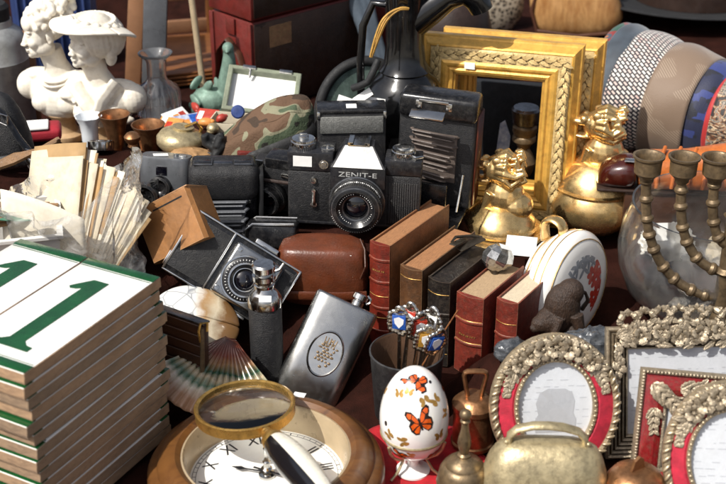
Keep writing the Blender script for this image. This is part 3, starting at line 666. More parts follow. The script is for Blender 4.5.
# ornate silver frame
def leanframe(org, lean, yaw, roll=0): return RZ(yaw) @ RX(-lean) @ RY(roll)
so = V(21.7, -23.0, 0); Ms = leanframe(so, 20, 3)
SW, SH = 14.5, 11.9
sf = thing('ornate_silver_frame', 'silver gilt rectangular frame with pierced flower crest behind the red frame', 'picture frame', so+Ms.to_3x3() @ V(SW/2, 0, SH/2), Ms @ RX(90), base=False); ctrl(so+V(SW/2, 0, 0), 2); ctrl(so, 1.5); ctrl(so+V(SW, 0, 0), 1.5)
bw = 2.1
b = MB(); prof = [(0, 0)]
for i in range(6):
    o = i*bw/6; prof += [(o+.05, .3+.09*i), (o+.2, .42+.09*i), (o+.3, .26+.09*i)]
prof += [(bw, .7), (bw, 0)]
b.sweep(rectline(SW-2*bw, SH-2*bw, 1), prof)
b.build('reeded_moulding', M['silverorn'], sf, sm=25)
b = MB(); rr_ = random.Random(12)
for i in range(26):
    x = -SW/2+1.2+i*(SW-2.4)/25; h = .9+1.1*math.exp(-((x+1)/3.2)**2)
    for _ in range(5):
        leaf(b, T(x+rr_.uniform(-.2, .2), SH/2-1.2+rr_.uniform(-.2, .9)*h, .72+rr_.uniform(0, .15)) @ RZ((20 if x < 0 else 160)+rr_.uniform(-70, 70)) @ RY(-6), rr_.uniform(.9, 1.4), rr_.uniform(.2, .32), .18, n=9, m=4)
for i in range(5): rosette(b, -4.2+i*1.75, SH/2-.7+.3*math.sin(i*2.1), .85, .85, 5, i)
for i in range(-3, 4):                               # pierced ribbon arches of the crest
    cx, cy = i*1.5-.8, SH/2+.55+.5*math.cos(i*.45)
    b.tube([(cx+.75*math.cos(a), cy+.62*math.sin(a), .7+.15*math.sin(3*a)) for a in [2*PI*j/18 for j in range(18)]], [.27+.09*math.sin(j*2.3+i) for j in range(18)], 8, closed=True)
    for j in range(5): an_ = 35*j+20; leaf(b, T(cx+.6*math.cos(R_(an_)), cy+.5*math.sin(R_(an_)), .8) @ RZ(an_+rr_.uniform(-50, 50)) @ RY(-10), .6, .2)
for sx in (-1, 1):
    for i in range(10): leaf(b, T(sx*(SW/2-1.0)+rr_.uniform(-.3, .3), SH/2-.9-i*.42, .75) @ RZ(rr_.uniform(200, 340)), 1.1-.04*i, .34)
b.build('flower_crest', M['silverorn'], sf, sm=32)
pr = MB().box((0, 0, .06), (SW-2*bw+.2, SH-2*bw+.2, .08)).build('print', M['photo'], sf)
script_lines(pr, SW-2*bw, SH-2*bw, .11, 33, lambda x, y: True); MB()._add([(x, y, .2) for x, y in rectline(SW-2*bw, SH-2*bw)(0)], [(0, 1, 2, 3)]).build('glass_pane', M['pane'], sf)
# red lacquer frame with silver leaf corners
ro = at(622, 470, y=-28.0); ro.z = 0; ro.x = 22.9; Mr = leanframe(ro, 21, -2, 4)
RW, RH = 12.5, 11.0
rf = thing('red_picture_frame', 'red lacquer rectangular frame with silver leaf corner between the oval frames', 'picture frame', ro+Mr.to_3x3() @ V(RW/2, 0, RH/2), Mr @ RX(90), base=False); ctrl(ro+V(RW/2, 0, 0), 2); ctrl(ro, 1.2)
bw = 2.5
MB().sweep(rectline(RW-2*bw, RH-2*bw), [(.3, .1), (.35, .55), (.9, .75), (1.6, .6), (2.1, .4), (2.2, 0)]).build('lacquer_moulding', M['redlacquer'], rf, sm=20)
b = MB(); b.sweep(rectline(RW-2*bw, RH-2*bw), [(0, 0), (0, .4), (.15, .55), (.35, .5)]); b.sweep(rectline(RW, RH), [(-.42, .3), (-.35, .62), (-.1, .66), (0, .5), (0, -.3)])
for i, (x, y) in enumerate(rectline(RW-.4, RH-.4, 40)(0)): b.ell((x, y, .62), (.16, .16, .14), n=8, m=6)
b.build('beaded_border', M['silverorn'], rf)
b = MB(); rr_ = random.Random(4)
def leafline(x0, y0, x1, y1, n, s_):
    for i in range(n):
        t_ = i/(n-1); q = s_*(1-.45*t_)
        for sg in (-1, 1):
            an = math.degrees(math.atan2(y1-y0, x1-x0)); leaf(b, T(x0+(x1-x0)*t_, y0+(y1-y0)*t_, .8) @ RZ(an+sg*rr_.uniform(22, 48)), q*1.55, q*.42, .25)
leafline(-RW/2+1.0, RH/2-1.2, -RW/2+3.4, RH/2-3.2, 5, 1.0)
leafline(-RW/2+3.4, RH/2-1.4, 2.2, RH/2-1.0, 8, .85); leafline(-RW/2+1.3, RH/2-3.3, -RW/2+1.5, RH/2-5.2, 4, .7)
for cx in (1.2, 3.2): b.tube([(cx-1, RH/2-1.2, .85), (cx, RH/2-.55, .95), (cx+1, RH/2-1.2, .85), (cx, RH/2-1.9, .95)], .16, 8, closed=True)
b.build('leaf_ornament', M['silverorn'], rf, sm=32)
pr = MB().box((0, 0, .06), (RW-2*bw+.2, RH-2*bw+.2, .08)).build('print', M['photo'], rf)
script_lines(pr, RW-2*bw, RH-2*bw, .11, 5, lambda x, y: True); MB()._add([(x, y, .2) for x, y in rectline(RW-2*bw, RH-2*bw)(0)], [(0, 1, 2, 3)]).build('glass_pane', M['pane'], rf)
MB().prism([(-1.5, -2.6), (1.4, -2.6), (1.5, -.8), (1.0, .8), (.4, 1.7), (-.5, 1.6), (-1.1, .6)], .02, z0=.105).build('grey_silhouette', M['silh'], pr, sm=0)
# ================================================================== main reflex camera
zo = at(353, 226, y=3.6); ZM = RZ(-5) @ RY(1.2)
zc = thing('film_camera', 'black single lens reflex film camera facing front, chrome dials and white sticker', 'camera', zo, ZM, fp=2)
CTRL.append((zo.x-5, zo.y+2, zo.z)); CTRL.append((zo.x+5, zo.y+2, zo.z))
M['blacktop'] = mat('camera_top_black', '#1b1b1e', 0.33, 0, 0.3, 1.5, dirt=0.4, dcol=(0.09, 0.085, 0.08), bump=.05)
M['engraved'] = mat('engraved_grey', '#a9a9a6', .6, 0, .15, .5)
M['prismsil'] = mat('camera_silver_paint', '#c4c3bf', 0.35, 0.3, 0.1, 1.5, dirt=.3, dcol=(.2, .19, .18))
b = MB(); b.box((-4.55, 1.6, 3.0), (4.7, 3.1, 6.0), bev=.25).box((.45, 1.6, 3.0), (5.9, 3.1, 6.0)).box((5.05, 1.6, 3.0), (3.8, 3.1, 6.0), bev=.3)
b.build('body', M['leatherette'], zc)
b = MB()
for i in range(13): b.box((3.75+i*.23, .03, 2.9), (.13, .12, 4.6), bev=.02, seg=1)
b.build('ribbed_grip', M['leatherette'], zc)
b = MB(); b.box((-4.55, 1.6, 7.05), (4.75, 3.15, 2.1), bev=.14).box((5.05, 1.6, 6.85), (3.85, 3.15, 1.7), bev=.14).box((-.05, 1.6, .15), (13.9, 3.18, .35), bev=.08)
b.build('top_plate', M['blacktop'], zc)
b = MB(); b.box((.45, .95, 5.9), (5.7, 3.6, 2.5), bev=.16)
loft(b, [([(-2.35, -.9), (3.25, -.9), (3.25, 2.6), (-2.35, 2.6)], 7.0), ([(-1.15, .55), (1.95, .55), (1.95, 2.5), (-1.15, 2.5)], 8.9)])
ph = b.build('prism_housing', M['blacktop'], zc, sm=25)
MB()._add([(-2.1, -.93, 7.03), (3.0, -.93, 7.03), (1.8, .52, 8.9), (-1.0, .52, 8.9), (-2.1, -.95, 7.07), (3.0, -.95, 7.07), (1.8, .5, 8.94), (-1.0, .5, 8.94)], [(4, 5, 6, 7), (0, 1, 5, 4), (1, 2, 6, 5), (2, 3, 7, 6), (3, 0, 4, 7)]).build('silver_prism_front', M['prismsil'], ph, sm=0)
text(ph, 'ZENIT-E', .74, M['engraved'], T(.45, -.87, 6.25) @ RX(90) @ SC(1.5, 1, 1), ext=.012)
b = MB(); b.box((.4, 1.5, 8.98), (2.2, 2.2, .12)); b.box((-.6, 1.5, 9.12), (.22, 2.2, .25)).box((1.4, 1.5, 9.12), (.22, 2.2, .25)).box((-.45, 1.5, 9.24), (.5, 2.2, .06)).box((1.25, 1.5, 9.24), (.5, 2.2, .06))
b.build('accessory_shoe', M['chrome'], ph)
def knob(b, c, r, h, n=40):
    b.lathe([(r*.98, 0), (r, .05), (r, h*.7), (r*.92, h*.78), (r*.9, h), (r*.5, h*1.05), (.0, h*1.06)], n*2, T(*c), fn=lambda a, z: 1+.018*math.cos(a*n))
b = MB(); knob(b, (-5.45, 1.6, 8.08), 1.32, .95); b.lathe([(.55, 0), (.55, .35), (.45, .42), (0, .42)], 24, T(-5.45, 1.6, 9.02)).box((-5.45, 1.6, 9.5), (.8, .2, .14), bev=.05)
b.build('rewind_dial', M['chrome'], zc)
b = MB(); knob(b, (-2.85, 1.2, 8.0), .72, .35); b.cyl((-2.85, 1.2, 8.3), (-2.85, 1.2, 8.62), .22, n=16)
b.build('release_button', M['chrome'], zc)
b = MB(); knob(b, (4.95, 1.5, 7.68), 1.25, .9); b.lathe([(.7, 0), (.7, .12), (0, .16)], 28, T(4.95, 1.5, 8.6))
b.build('film_counter_dial', M['chrome'], zc)
b = MB(); b.tube([(5.2, 1.2, 7.85), (6.3, .3, 7.9), (7.0, .9, 7.9)], [(.3, .12), (.26, .12), (.15, .1)], 8, flat=(0, 0, 1)); b.build('advance_lever', M['chrome'], zc)
sticker(zc, T(-5.35, -.0, 7.1) @ RX(90), 1.95, 1.15)
b = MB(); b.lathe([(0, .25), (.32, .25), (.36, .1), (.5, .1), (.52, 0)], 24, T(-3.15, .04, 6.85) @ RX(90)); b.build('window_ring', M['chrome'], zc)
b = MB(); b.lathe([(0, .3), (.3, .28), (.36, .1), (.38, 0)], 20, T(-4.2, .05, 5.05) @ RX(90)); b.build('sync_socket', M['chrome'], zc)
b = MB(); b.lathe([(0, .3), (.34, .28), (.4, .05)], 20, T(-4.15, .05, 2.3) @ RX(90)); b.tube([(-4.15, -.22, 2.3), (-4.15, -.3, 3.2), (-4.15, -.22, 4.0)], [(.26, .1), (.2, .1), (.28, .1)], 8, flat=(1, 0, 0)).lathe([(0, .3), (.2, .28), (.22, .05)], 16, T(-4.15, -.05, 3.95) @ RX(90))
b.build('self_timer_lever', M['chrome'], zc)
ML = T(.45, -.8, 3.25) @ RX(90)
ln = MB().lathe([(2.75, 0), (2.75, .5), (2.62, .55), (2.6, 1.35), (2.68, 1.4), (2.68, 1.95), (2.55, 2.02), (2.3, 2.15), (2.0, 2.2), (1.9, 2.1), (1.55, 1.75), (1.3, 1.6), (1.2, 1.3)], 96, ML, fn=None).build('lens', M['black'], zc)
b = MB()
for i in range(72):
    a = 360*i/72; b.box((2.68, 0, 1.68), (.1, .12, .45), ML @ RZ(a))
b.build('knurled_ring', M['black'], ln, sm=0)
MB().lathe([(2.78, .0), (2.92, .02), (2.92, .3), (2.78, .35)], 72, ML).lathe([(2.36, 2.16), (2.5, 2.12), (2.46, 2.06), (2.34, 2.1)], 72, ML).lathe([(1.28, 1.62), (1.42, 1.66), (1.44, 1.74), (1.3, 1.7)], 48, ML).build('chrome_rings', M['steel_dark'], ln)
MB().lathe([(0, 1.55), (.5, 1.5), (.95, 1.36), (1.25, 1.2)], 40, ML).build('front_glass', M['darkglass'], ln, sm=60)
b = MB(); rr_ = random.Random(2)
for i in range(44):
    a = 360*i/44
    if i % 11 in (0, 10): continue
    b.box((1.72, 0, 1.93), (.17*rr_.uniform(.7, 1.1), .07, .02), ML @ RZ(a) @ T(0, 0, 0) @ RY(0))
for i in range(30):
    a = 25+130*i/30; b.box((2.64, 0, .98), (.03, .05+.1*(i % 3 == 0), .32*rr_.uniform(.4, 1)), ML @ RZ(a))
for i in range(26):
    a = 200+140*i/26; b.box((2.5, 0, 2.06), (.16, .06, .02), ML @ RZ(a))
b.build('engraved_marks', M['white'], ln, sm=0)
# ================================================================== brown leather case in front of the camera
co = at(322, 288, y=-5.0)
lc = thing('leather_camera_case', 'brown leather hard case with stitched edge lying under the camera', 'case', V(co.x, -1.6, 4.2), RZ(-3), fp=3)
b = MB(); loft(b, [([(x, y) for x, y in [(-4.6, 2.6), (-4.6, -1.2), (-4.2, -2.3), (-3.2, -2.8), (3.4, -2.8), (4.3, -2.3), (4.7, -1.2), (4.7, 2.6)]], 0)]+[([(x*s, y*s2) for x, y in [(-4.6, 2.6), (-4.6, -1.2), (-4.2, -2.3), (-3.2, -2.8), (3.4, -2.8), (4.3, -2.3), (4.7, -1.2), (4.7, 2.6)]], z) for s, s2, z in ((1.01, 1.03, 2.5), (1, 1, 5.2), (.975, .95, 6.1), (.92, .86, 6.65), (.8, .7, 6.9))])
b.build('case_body', M['tanleather'], lc, sm=40, sub=1)
b = MB()
for i in range(22): b.ell((-4.45+.02*math.sin(i), -1.9-.03*i % .3, .5+i*.27), (.05, .05, .11), n=6, m=4)

M['thread'] = mat('pale_thread', '#b99a74', .8, 0, .2, .5); b.build('stitching', M['thread'], lc, sm=0)
MB().tube([(-4.5, -2.85, 1.9), (-2, -3.0, 2.0), (0, -3.02, 2.0), (2, -3.0, 2.0), (4.6, -2.6, 2.0)], [(.5, .1)]*5, 10, flat=(0, 0, 1)).build('lid_seam', M['tanleather'], lc)
MB().tube([(4.1, -2.2, 3.9), (4.55, -2.35, 5.2), (4.4, -1.3, 6.35), (3.9, -.2, 6.9)], [(.14, .5)]*4, 10, flat=(0, 0, 1)).build('case_strap', M['strap'], lc)
sticker(lc, T(2.4, -1.9, 6.52) @ RX(22) @ RZ(-12), 1.5, .75)
# ================================================================== books
def book(label, u, v, y, th, depth, cover, spine, page, raised, pg='pages', yaw=34.0, tilt=0.0, gilt=(), worn=True):
    tl = at(u, v, y=y); h = tl.z
    Mx = RZ(-yaw) @ RY(tilt)
    # local x = thickness to the right, y = into the shelf (away), z = up; origin at the spine's left foot
    base = V(tl.x, tl.y, 0)
    t = thing('old_book', label, 'book', base, Mx, group='row of old books standing on the cloth', base=False)
    for q in (0, .5, 1): pp = base+Mx.to_3x3() @ V(th/2, depth*q, 0); CTRL.append((pp.x, pp.y, 0))
    c = .16
    b = MB(); b.box((c/2, depth/2, h/2), (c, depth, h), bev=.04, seg=1).box((th-c/2, depth/2, h/2), (c, depth, h), bev=.04, seg=1)
    b.build('cover', M[cover], t)
    # rounded spine
    sp = MB(); n = 10
    ring = [(th*i/n, -.42*math.sin(PI*i/n)-.02) for i in range(n+1)]+[(th, .12), (0, .12)]
    sp.prism(ring, h-.02, z0=.01)
    s_ = sp.build('spine', M[spine], t)
    if raised:
        for zf in raised:
            rb = MB(); rb.tube([(th*i/n, -.45*math.sin(PI*i/n)-.03, h*zf) for i in range(n+1)], [(.1, .16)]*(n+1), 8, flat=(0, 1, 0))
            rb.build('raised_band', M[spine], s_)
    rg = random.Random(int(u))
    for zf, kind in gilt:
        gb = MB()
        if kind == 'line':
            gb.tube([(th*(.03+.94*i/n), -.45*math.sin(PI*(.03+.94*i/n))-.03, h*zf) for i in range(n+1)], .035, 6)
        else:                                        # worn, unreadable gilt tooling
            for r in range(kind):
                x = th*.22
                while x < th*.78:
                    l = rg.uniform(.08, .22); y_ = -.42*math.sin(PI*x/th)-.045
                    gb.box((x, y_, h*zf-.28*r+rg.uniform(-.03, .03)), (l, .03, .15)); x += l+.09
        gb.build('gilt_rule' if kind == 'line' else 'gilt_tooling', M['gilt_line'], s_, sm=0)
    MB().box((th/2, depth/2-.05, h/2-.12), (th-2*c-.02, depth-.45, h-.3)).build('page_block', M[pg], t)
    return t
M['b_red'] = mat('red_book_leather', '#6d2418', .42, 0, .35, 1.2, edge=.55, ecol=(.3, .14, .07), bump=.35, bs=.2, dirt=.65, dcol=(.05, .018, .012))
M['b_red2'] = mat('worn_red_book_cloth', '#702a1f', .5, 0, .35, 1.0, edge=.7, ecol=(.3, .17, .1), bump=.35, bs=.2, dirt=.7, dcol=(.07, .03, .02))
M['b_brown'] = mat('brown_book_leather', '#553822', .45, 0, .35, 1.2, edge=.6, ecol=(.3, .2, .11), bump=.35, bs=.2, dirt=.65, dcol=(.04, .025, .015))
M['b_tan'] = mat('tan_book_board', '#835230', .5, 0, .3, 1.6, edge=.5, ecol=(.4, .25, .13), bump=.3, bs=.25, dirt=.55, dcol=(.1, .05, .025))
M['b_black'] = mat('black_book_leather', '#1d1917', .42, 0, .35, 1.2, edge=.5, ecol=(.18, .13, .09), bump=.35, bs=.2, dirt=.5, dcol=(.07, .055, .04))
M['wornedge'] = mat('worn_top_edge', '#9a6c47', .75, 0, .3, .7, stretch=(10, 1, 1), bump=.5, bs=.3, dirt=.4, dcol=(.2, .11, .06))
book('tallest old book with red banded spine and tan boards, leftmost of the row', 370, 240, -4.0, 2.35, 11.5, 'b_tan', 'b_red', 'wornedge', (.2, .42, .66, .86), 'wornedge', gilt=((.76, 1), (.33, 'line'), (.53, 'line')))
book('brown leather book with faint gilt title, second from the left', 400.5, 264, -5.4, 2.55, 10.5, 'b_brown', 'b_brown', 'wornedge', (), 'wornedge', gilt=((.38, 1), (.9, 'line')))
book('black leather book with gilt tooled spine, middle of the row', 428.5, 276, -6.6, 2.5, 9.0, 'b_black', 'b_black', 'pages', (.62,), 'b_black', gilt=((.55, 3), (.85, 'line'), (.15, 'line'), (.3, 2)))
book('red cloth book with worn brown page tops, under the glass ornament', 457, 291, -8.2, 3.0, 8.3, 'b_red2', 'b_red2', 'pages', (.68, .4), 'pages', gilt=((.5, 1), (.7, 'line'), (.42, 'line')))
book('red book with pale ragged page tops, rightmost of the row', 497, 297, -8.9, 2.35, 8.0, 'b_red2', 'b_red2', 'pages', (.55,), 'pagegrey', gilt=((.72, 'line'),))
# metal clip and glass ornament on the books
p = at(471, 243, y=-2.0)
M['clipmetal'] = mat('old_dark_metal', '#5b5348', .4, .85, .3, .8, dirt=.6)
t = thing('metal_clip', 'old dark metal clip lying on top of the black book', 'clip', V(p.x, p.y, p.z-.2), RZ(35), base=False)
MB().box((0, 0, .12), (3.2, 1.0, .12), RY(-8), bev=.04).box((-.9, .9, .3), (2.6, .8, .12), RZ(20) @ RY(8), bev=.04).build('jaw', M['clipmetal'], t)
MB().tube([(-1.5, .3, .3), (-2.0, .6, .7), (-1.2, 1.0, .8), (.6, .8, .5), (1.6, .2, .3)], .16, 8).build('spring', M['clipmetal'], t)
p = at(496, 262, y=-3.6)
M['facet'] = mat('silvered_glass', '#b9b9b6', .1, .9, .3, .7, dirt=.7, dcol=(.05, .05, .05), rvar=.08)
t = thing('glass_ornament', 'faceted silvered glass ornament lying on the red book', 'ornament', V(p.x, p.y, p.z), RZ(20) @ RY(25), base=False)
b = MB(); b.ell((0, 0, .5), (1.75, 1.35, 1.5), n=9, m=6); b.build('faceted_bulb', M['facet'], t, sm=12)
MB().cyl((.2, -.3, -.9), (0, 0, -.2), .55, .8, 12).cyl((.4, -.6, -1.6), (.2, -.3, -.9), .3, .45, 10).build('metal_cap', M['clipmetal'], t)
MB().box((-.1, -.1, 1.98), (1.2, .8, .04), RX(12)).build('price_sticker', M['white'], t)
p = at(521, 246, y=2.5)
tag(MB().box((0, 0, 0), (3.2, 2.6, .06)).build('white_card', M['white'], None, M=T(*p) @ RZ(-12) @ RX(25)), 'blank white card lying below the gold lidded pot', 'card')
# ================================================================== folded camera right of the reflex
M['chromeedge'] = mat('polished_edge', '#d5d4d0', .2, 1, .1, 1, rvar=.08)
M['bellowsbrown'] = mat('brown_grey_bellows', '#5b5049', .55, 0, .25, 1, bump=.3, dirt=.4, dcol=(.1, .08, .07))
M['bellowsgrey'] = mat('grey_bellows', '#5a5c60', .5, 0, .25, 1, bump=.3, dirt=.4, dcol=(.08, .08, .08))
po = at(432, 205, y=9.5)
fc = thing('folding_camera', 'tall black folding camera with chrome latch and brown bellows beside the gold frame', 'camera', po, RZ(-16) @ RY(2), fp=3)
MB().box((0, 1.6, 5.6), (8.4, 3.2, 11.2), bev=.4, seg=3).build('body', M['leatherette'], fc)
MB().box((0, 1.3, 11.4), (8.5, 3.6, 2.6), bev=.55, seg=3).build('top_cover', M['black'], fc)
b = MB(); b.box((-.4, .3, 12.35), (3.6, 1.3, .25), RX(18), bev=.08).box((-2.0, -.45, 11.75), (.7, .3, .9), bev=.1).box((1.25, -.45, 11.75), (.7, .3, .9), bev=.1); b.box((-.4, -.2, 12.2), (3.2, .9, .3), bev=.05).build('latch', M['chromeedge'], fc)
MB().lathe([(0, .2), (.22, .18), (.26, 0)], 16, T(.3, -.52, 10.8) @ RX(90)).build('stud', M['chrome'], fc)
b = MB()
for i in range(11): s2 = .28 if i % 2 else 0; b.tube([(-2.8+.05*i+s2, .3-.22*i, 8.7-.46*i), (-2.5+.05*i+s2, -.45-.22*i+s2, 8.75-.46*i), (2.1-.07*i-s2, -.45-.22*i+s2, 8.45-.49*i), (2.4-.07*i-s2, .3-.22*i, 8.25-.49*i)], [(.13, .26)]*4, 8, flat=(0, 0, 1))
b.box((0, .2, 5.8), (4.6, .9, 5.4))
vs = []
for i in range(0):
    zz = 8.9-.0*i; w_ = 3.1-.1*i+(.25 if i % 2 else 0); h_ = 3.4-.14*i+(.25 if i % 2 else 0); yy = -.1-.42*i; c_ = 5.7-.28*i
    vs.append([(-w_, yy, c_-h_), (w_, yy, c_-h_), (w_, yy, c_+h_), (-w_, yy, c_+h_)])
fl_ = [p_ for r in vs for p_ in r]; fs = []
for i in range(0):
    for j in range(4): fs.append((i*4+j, i*4+(j+1) % 4, i*4+4+(j+1) % 4, i*4+4+j))
b.build('bellows', M['bellowsbrown'], fc)
MB().box((0, -3.0, 2.2), (4.2, .4, 3.6), bev=.12).build('lens_board', M['black'], fc)
MB().box((0, -2.2, -.1), (7.6, 5.0, .35), bev=.1).build('drop_bed', M['black'], fc)
b = MB()
for i in range(8): b.box((4.3, .5+i*.36, 5.6), (.28, .2, 10.4), bev=.08, seg=1)
M['redbrownwood'] = wood('red_brown_wood', '#3a150c', '#5a2414', 1, .3, (3, 3, 1), .3); b.build('ribbed_side', M['redbrownwood'], fc)
tag(MB().tube([at(463, 175, y=6), at(459, 197, y=5.5), at(456, 212, y=5)], .12, 8).build('metal_rod', M['chrome'], None), 'thin chrome rod standing beside the tall folding camera', 'rod')
# ================================================================== camera behind the reflex
po = at(352, 168, y=9.5); po.z = 12.0
bc = thing('box_camera', 'black camera with grey grained front panel behind the reflex camera', 'camera', po, RZ(3) @ RX(0), fp=2.5)
M['greygrain'] = mat('grey_grain', '#73736f', .45, .3, .35, .25, bump=.8, bs=.12)
MB().box((0, 1.6, 4.4), (7.3, 3.0, 8.4), bev=.25).build('body', M['leatherette'], bc)
MB().box((0, .02, 7.1), (6.7, .25, 1.9), bev=.1).build('grained_panel', M['greygrain'], bc)
MB().box((0, 1.5, 8.55), (7.4, 3.0, .5), bev=.15).build('top_plate', M['black'], bc)
for x in (-3.5, 3.5): MB().box((x, .3, 8.2), (.35, .9, .9), bev=.1).build('strap_lug', M['chromeedge'], bc)
sticker(bc, T(0, 1.1, 8.81), 1.1, 1.2)
# ================================================================== folding camera lying rolled over in front
fo = at(243, 277, y=-6.0)
Mf = RU((.80, -.12, -.585), (.52, .42, .74))
f2 = thing('folding_camera', 'chrome edged folding camera tipped over with round lens facing up, below the tan box', 'camera', fo, Mf, base=False); ctrl(fo+V(0, 2, -6.0), 2)
MB().box((-1.2, 2.2, 0), (12.0, 2.4, 7.0), bev=.4, seg=3).build('body', M['black'], f2)
b = MB(); b.box((-5.0, .93, 0), (4.2, .12, 5.6), bev=.04).box((4.0, .93, 0), (1.4, .12, 5.6), bev=.04); b.build('leather_panel', M['leatherette'], f2)
b = MB()
for z in (-3.35, 3.35): b.box((-1.2, .95, z), (12.1, .3, .22), bev=.08)
for x in (-7.15, 4.75, -2.75): b.box((x, .95, 0), (.22, .3, 6.8), bev=.08)
b.box((-7.3, 1.9, 2.2), (.3, 1.6, 1.6), bev=.1).box((-7.3, 1.9, -2.2), (.3, 1.6, 1.6), bev=.1)
b.build('chrome_trim', M['chromeedge'], f2)
MB().box((.4, .35, 0), (5.2, 1.2, 5.6), bev=.3, seg=3).build('lens_board', M['satin'], f2)
l2 = MB().lathe([(2.35, 0), (2.4, .4), (2.2, .55), (2.15, .8), (1.9, .95), (1.75, .95), (1.7, 1.3), (1.5, 1.4), (1.3, 1.3), (1.1, .9), (1.0, .8)], 64, T(.2, -.25, -.1) @ RX(90)).build('lens', M['blacktop'], f2)
b = MB()
for r, z in ((2.28, .5), (1.6, 1.4), (1.15, 1.0)): b.lathe([(r-.08, z-.05), (r-.05, z+.06), (r+.1, z+.06), (r+.13, z-.06)], 64, T(.2, -.25, -.1) @ RX(90))
b.build('chrome_rings', M['chromeedge'], l2)
MB().lathe([(0, 1.15), (.5, 1.08), (.9, .92), (1.05, .8)], 40, T(.2, -.25, -.1) @ RX(90)).build('front_glass', M['darkglass'], l2, sm=60)
b = MB()
for i in range(40): b.box((1.95, 0, .97), (.15, .06, .02), T(.2, -.25, -.1) @ RX(90) @ RZ(9*i))
b.build('engraved_marks', M['white'], l2, sm=0)
for x, z in ((-1.7, 2.2), (2.3, 2.3), (2.3, -2.2), (-1.7, -2.2)): MB().lathe([(0, .3), (.25, .26), (.3, 0)], 14, T(x, -.22, z) @ RX(90)).build('screw', M['chrome'], f2)
b = MB(); b.tube([(2.0, -.6, 1.8), (2.6, -.9, 2.5), (2.7, -.7, 3.2)], .14, 8)
b.build('lever', M['chrome'], f2)
MB().box((1.8, .5, -3.55), (1.0, .9, .35), bev=.1).build('release_tab', M['chromeedge'], f2); MB().box((.6, 2.0, 3.75), (2.6, 1.6, .6), bev=.15).build('finder_housing', M['chromeedge'], f2)
# chrome edged camera back lying behind it
po = at(272, 244, y=0.5)
t = thing('camera_back', 'dark camera with bright chrome edge lying between the lens and leather case', 'camera', V(po.x, po.y+1, po.z-.6), RZ(-4) @ RX(-12), fp=1.5)
MB().box((0, 0, 1.2), (5.2, 3.0, 2.6), bev=.35, seg=3).build('body', M['black'], t)
MB().tube([(-2.6, -1.5, .2), (-2.5, -1.55, 1.9), (-1.9, -1.5, 2.5), (2.4, -1.5, 2.6)], .17, 8).tube([(-2.6, 1.3, .4), (-2.5, 1.3, 2.2), (-1.9, 1.3, 2.6), (2.4, 1.3, 2.6)], .12, 8).build('chrome_edge', M['chromeedge'], t)
# ================================================================== folding camera with grey bellows
po = at(225, 240, y=5.2)
f3 = thing('folding_camera', 'black folding camera with grey bellows and twin latch bars behind the tan box', 'camera', po, RZ(6) @ RY(2), fp=3)
MB().box((0, 1.8, 4.3), (7.2, 3.6, 8.6), bev=.8, seg=4).build('body', M['black'], f3)
MB().box((0, 1.2, 6.7), (7.4, 4.2, 4.0), bev=1.2, seg=5).build('top_cover', M['leatherette'], f3)
for x in (-2.2, 2.0): MB().box((x, .8, 8.7), (1.9, 1.1, .3), bev=.12).build('latch_pad', M['black'], f3)
b = MB()
for x in (-2.2, 2.0): b.tube([(x-.95, .15, 8.75), (x+.95, .15, 8.75), (x+1.0, 1.4, 8.8)], .11, 8)
b.box((-.1, .8, 8.68), (2.0, .8, .18), bev=.06); b.build('latch_bar', M['steel_dark'], f3)
b = MB()
for i in range(10): s2 = .3 if i % 2 else 0; b.tube([(-2.5+.06*i+s2, .2-.3*i, 4.75-.42*i), (-2.2+.06*i+s2, -.7-.3*i+s2, 4.8-.42*i), (2.2-.06*i-s2, -.7-.3*i+s2, 4.8-.42*i), (2.5-.06*i-s2, .2-.3*i, 4.75-.42*i)], [(.15, .3)]*4, 8, flat=(0, 0, 1))
b.box((0, .3, 2.4), (4.4, 1.4, 4.4))
b.build('bellows', M['bellowsgrey'], f3)
MB().box((3.9, 1.2, 3.9), (.5, 3.0, 7.6), bev=.15).build('side_strut', M['blackmatte'], f3)
# dark camera between
po = at(276, 213, y=8.0)
f4 = thing('compact_camera', 'black camera half hidden between the bellows camera and the reflex', 'camera', po, RZ(-20) @ RX(8), fp=2)
MB().box((0, 1.4, 3.0), (5.2, 2.6, 5.6), bev=.3).build('body', M['leatherette'], f4)
MB().box((.6, 1.3, 6.1), (2.8, 2.4, 1.4), bev=.25).build('viewfinder_hump', M['black'], f4)
l4 = MB().lathe([(2.0, 0), (2.0, .9), (1.75, 1.0), (1.7, 1.8), (1.5, 1.9), (1.3, 1.6), (.9, 1.2)], 40, T(-.5, .1, 2.3) @ RX(90)).build('lens', M['black'], f4)
MB().lathe([(1.95, .5), (2.08, .5), (2.08, .65), (1.95, .65)], 40, T(-.5, .1, 2.3) @ RX(90)).build('chrome_ring', M['steel_dark'], l4)
MB().lathe([(0, 1.4), (.6, 1.3), (.95, 1.15)], 30, T(-.5, .1, 2.3) @ RX(90)).build('front_glass', M['darkglass'], l4)
MB().box((-1.6, .05, 6.0), (1.4, .2, .9), bev=.05).box((1.8, .05, 4.9), (1.5, .2, .5), bev=.05).build('trim_plate', M['chrome'], f4)
b = MB(); b.tube([(2.4, -.1, 1.4), (2.9, -.4, 3.4), (2.5, .4, 5.2)], .12, 8).tube([(-2.7, -.1, 3.8), (-1, -.8, 4.6), (2.2, -.3, 4.3)], .2, 8); b.build('hand_strap', M['darkleather'], f4)
tag(MB().box((0, 0, 0), (5.5, 3.5, 4.8), bev=.2).build('red_box', M['redleather'], None, M=T(*at(262, 165, y=15)) @ RZ(8)), 'orange red leather box under the camouflage cap', 'box'); q_ = at(262, 165, y=15); ctrl((q_.x, q_.y, q_.z-2.4), 2)
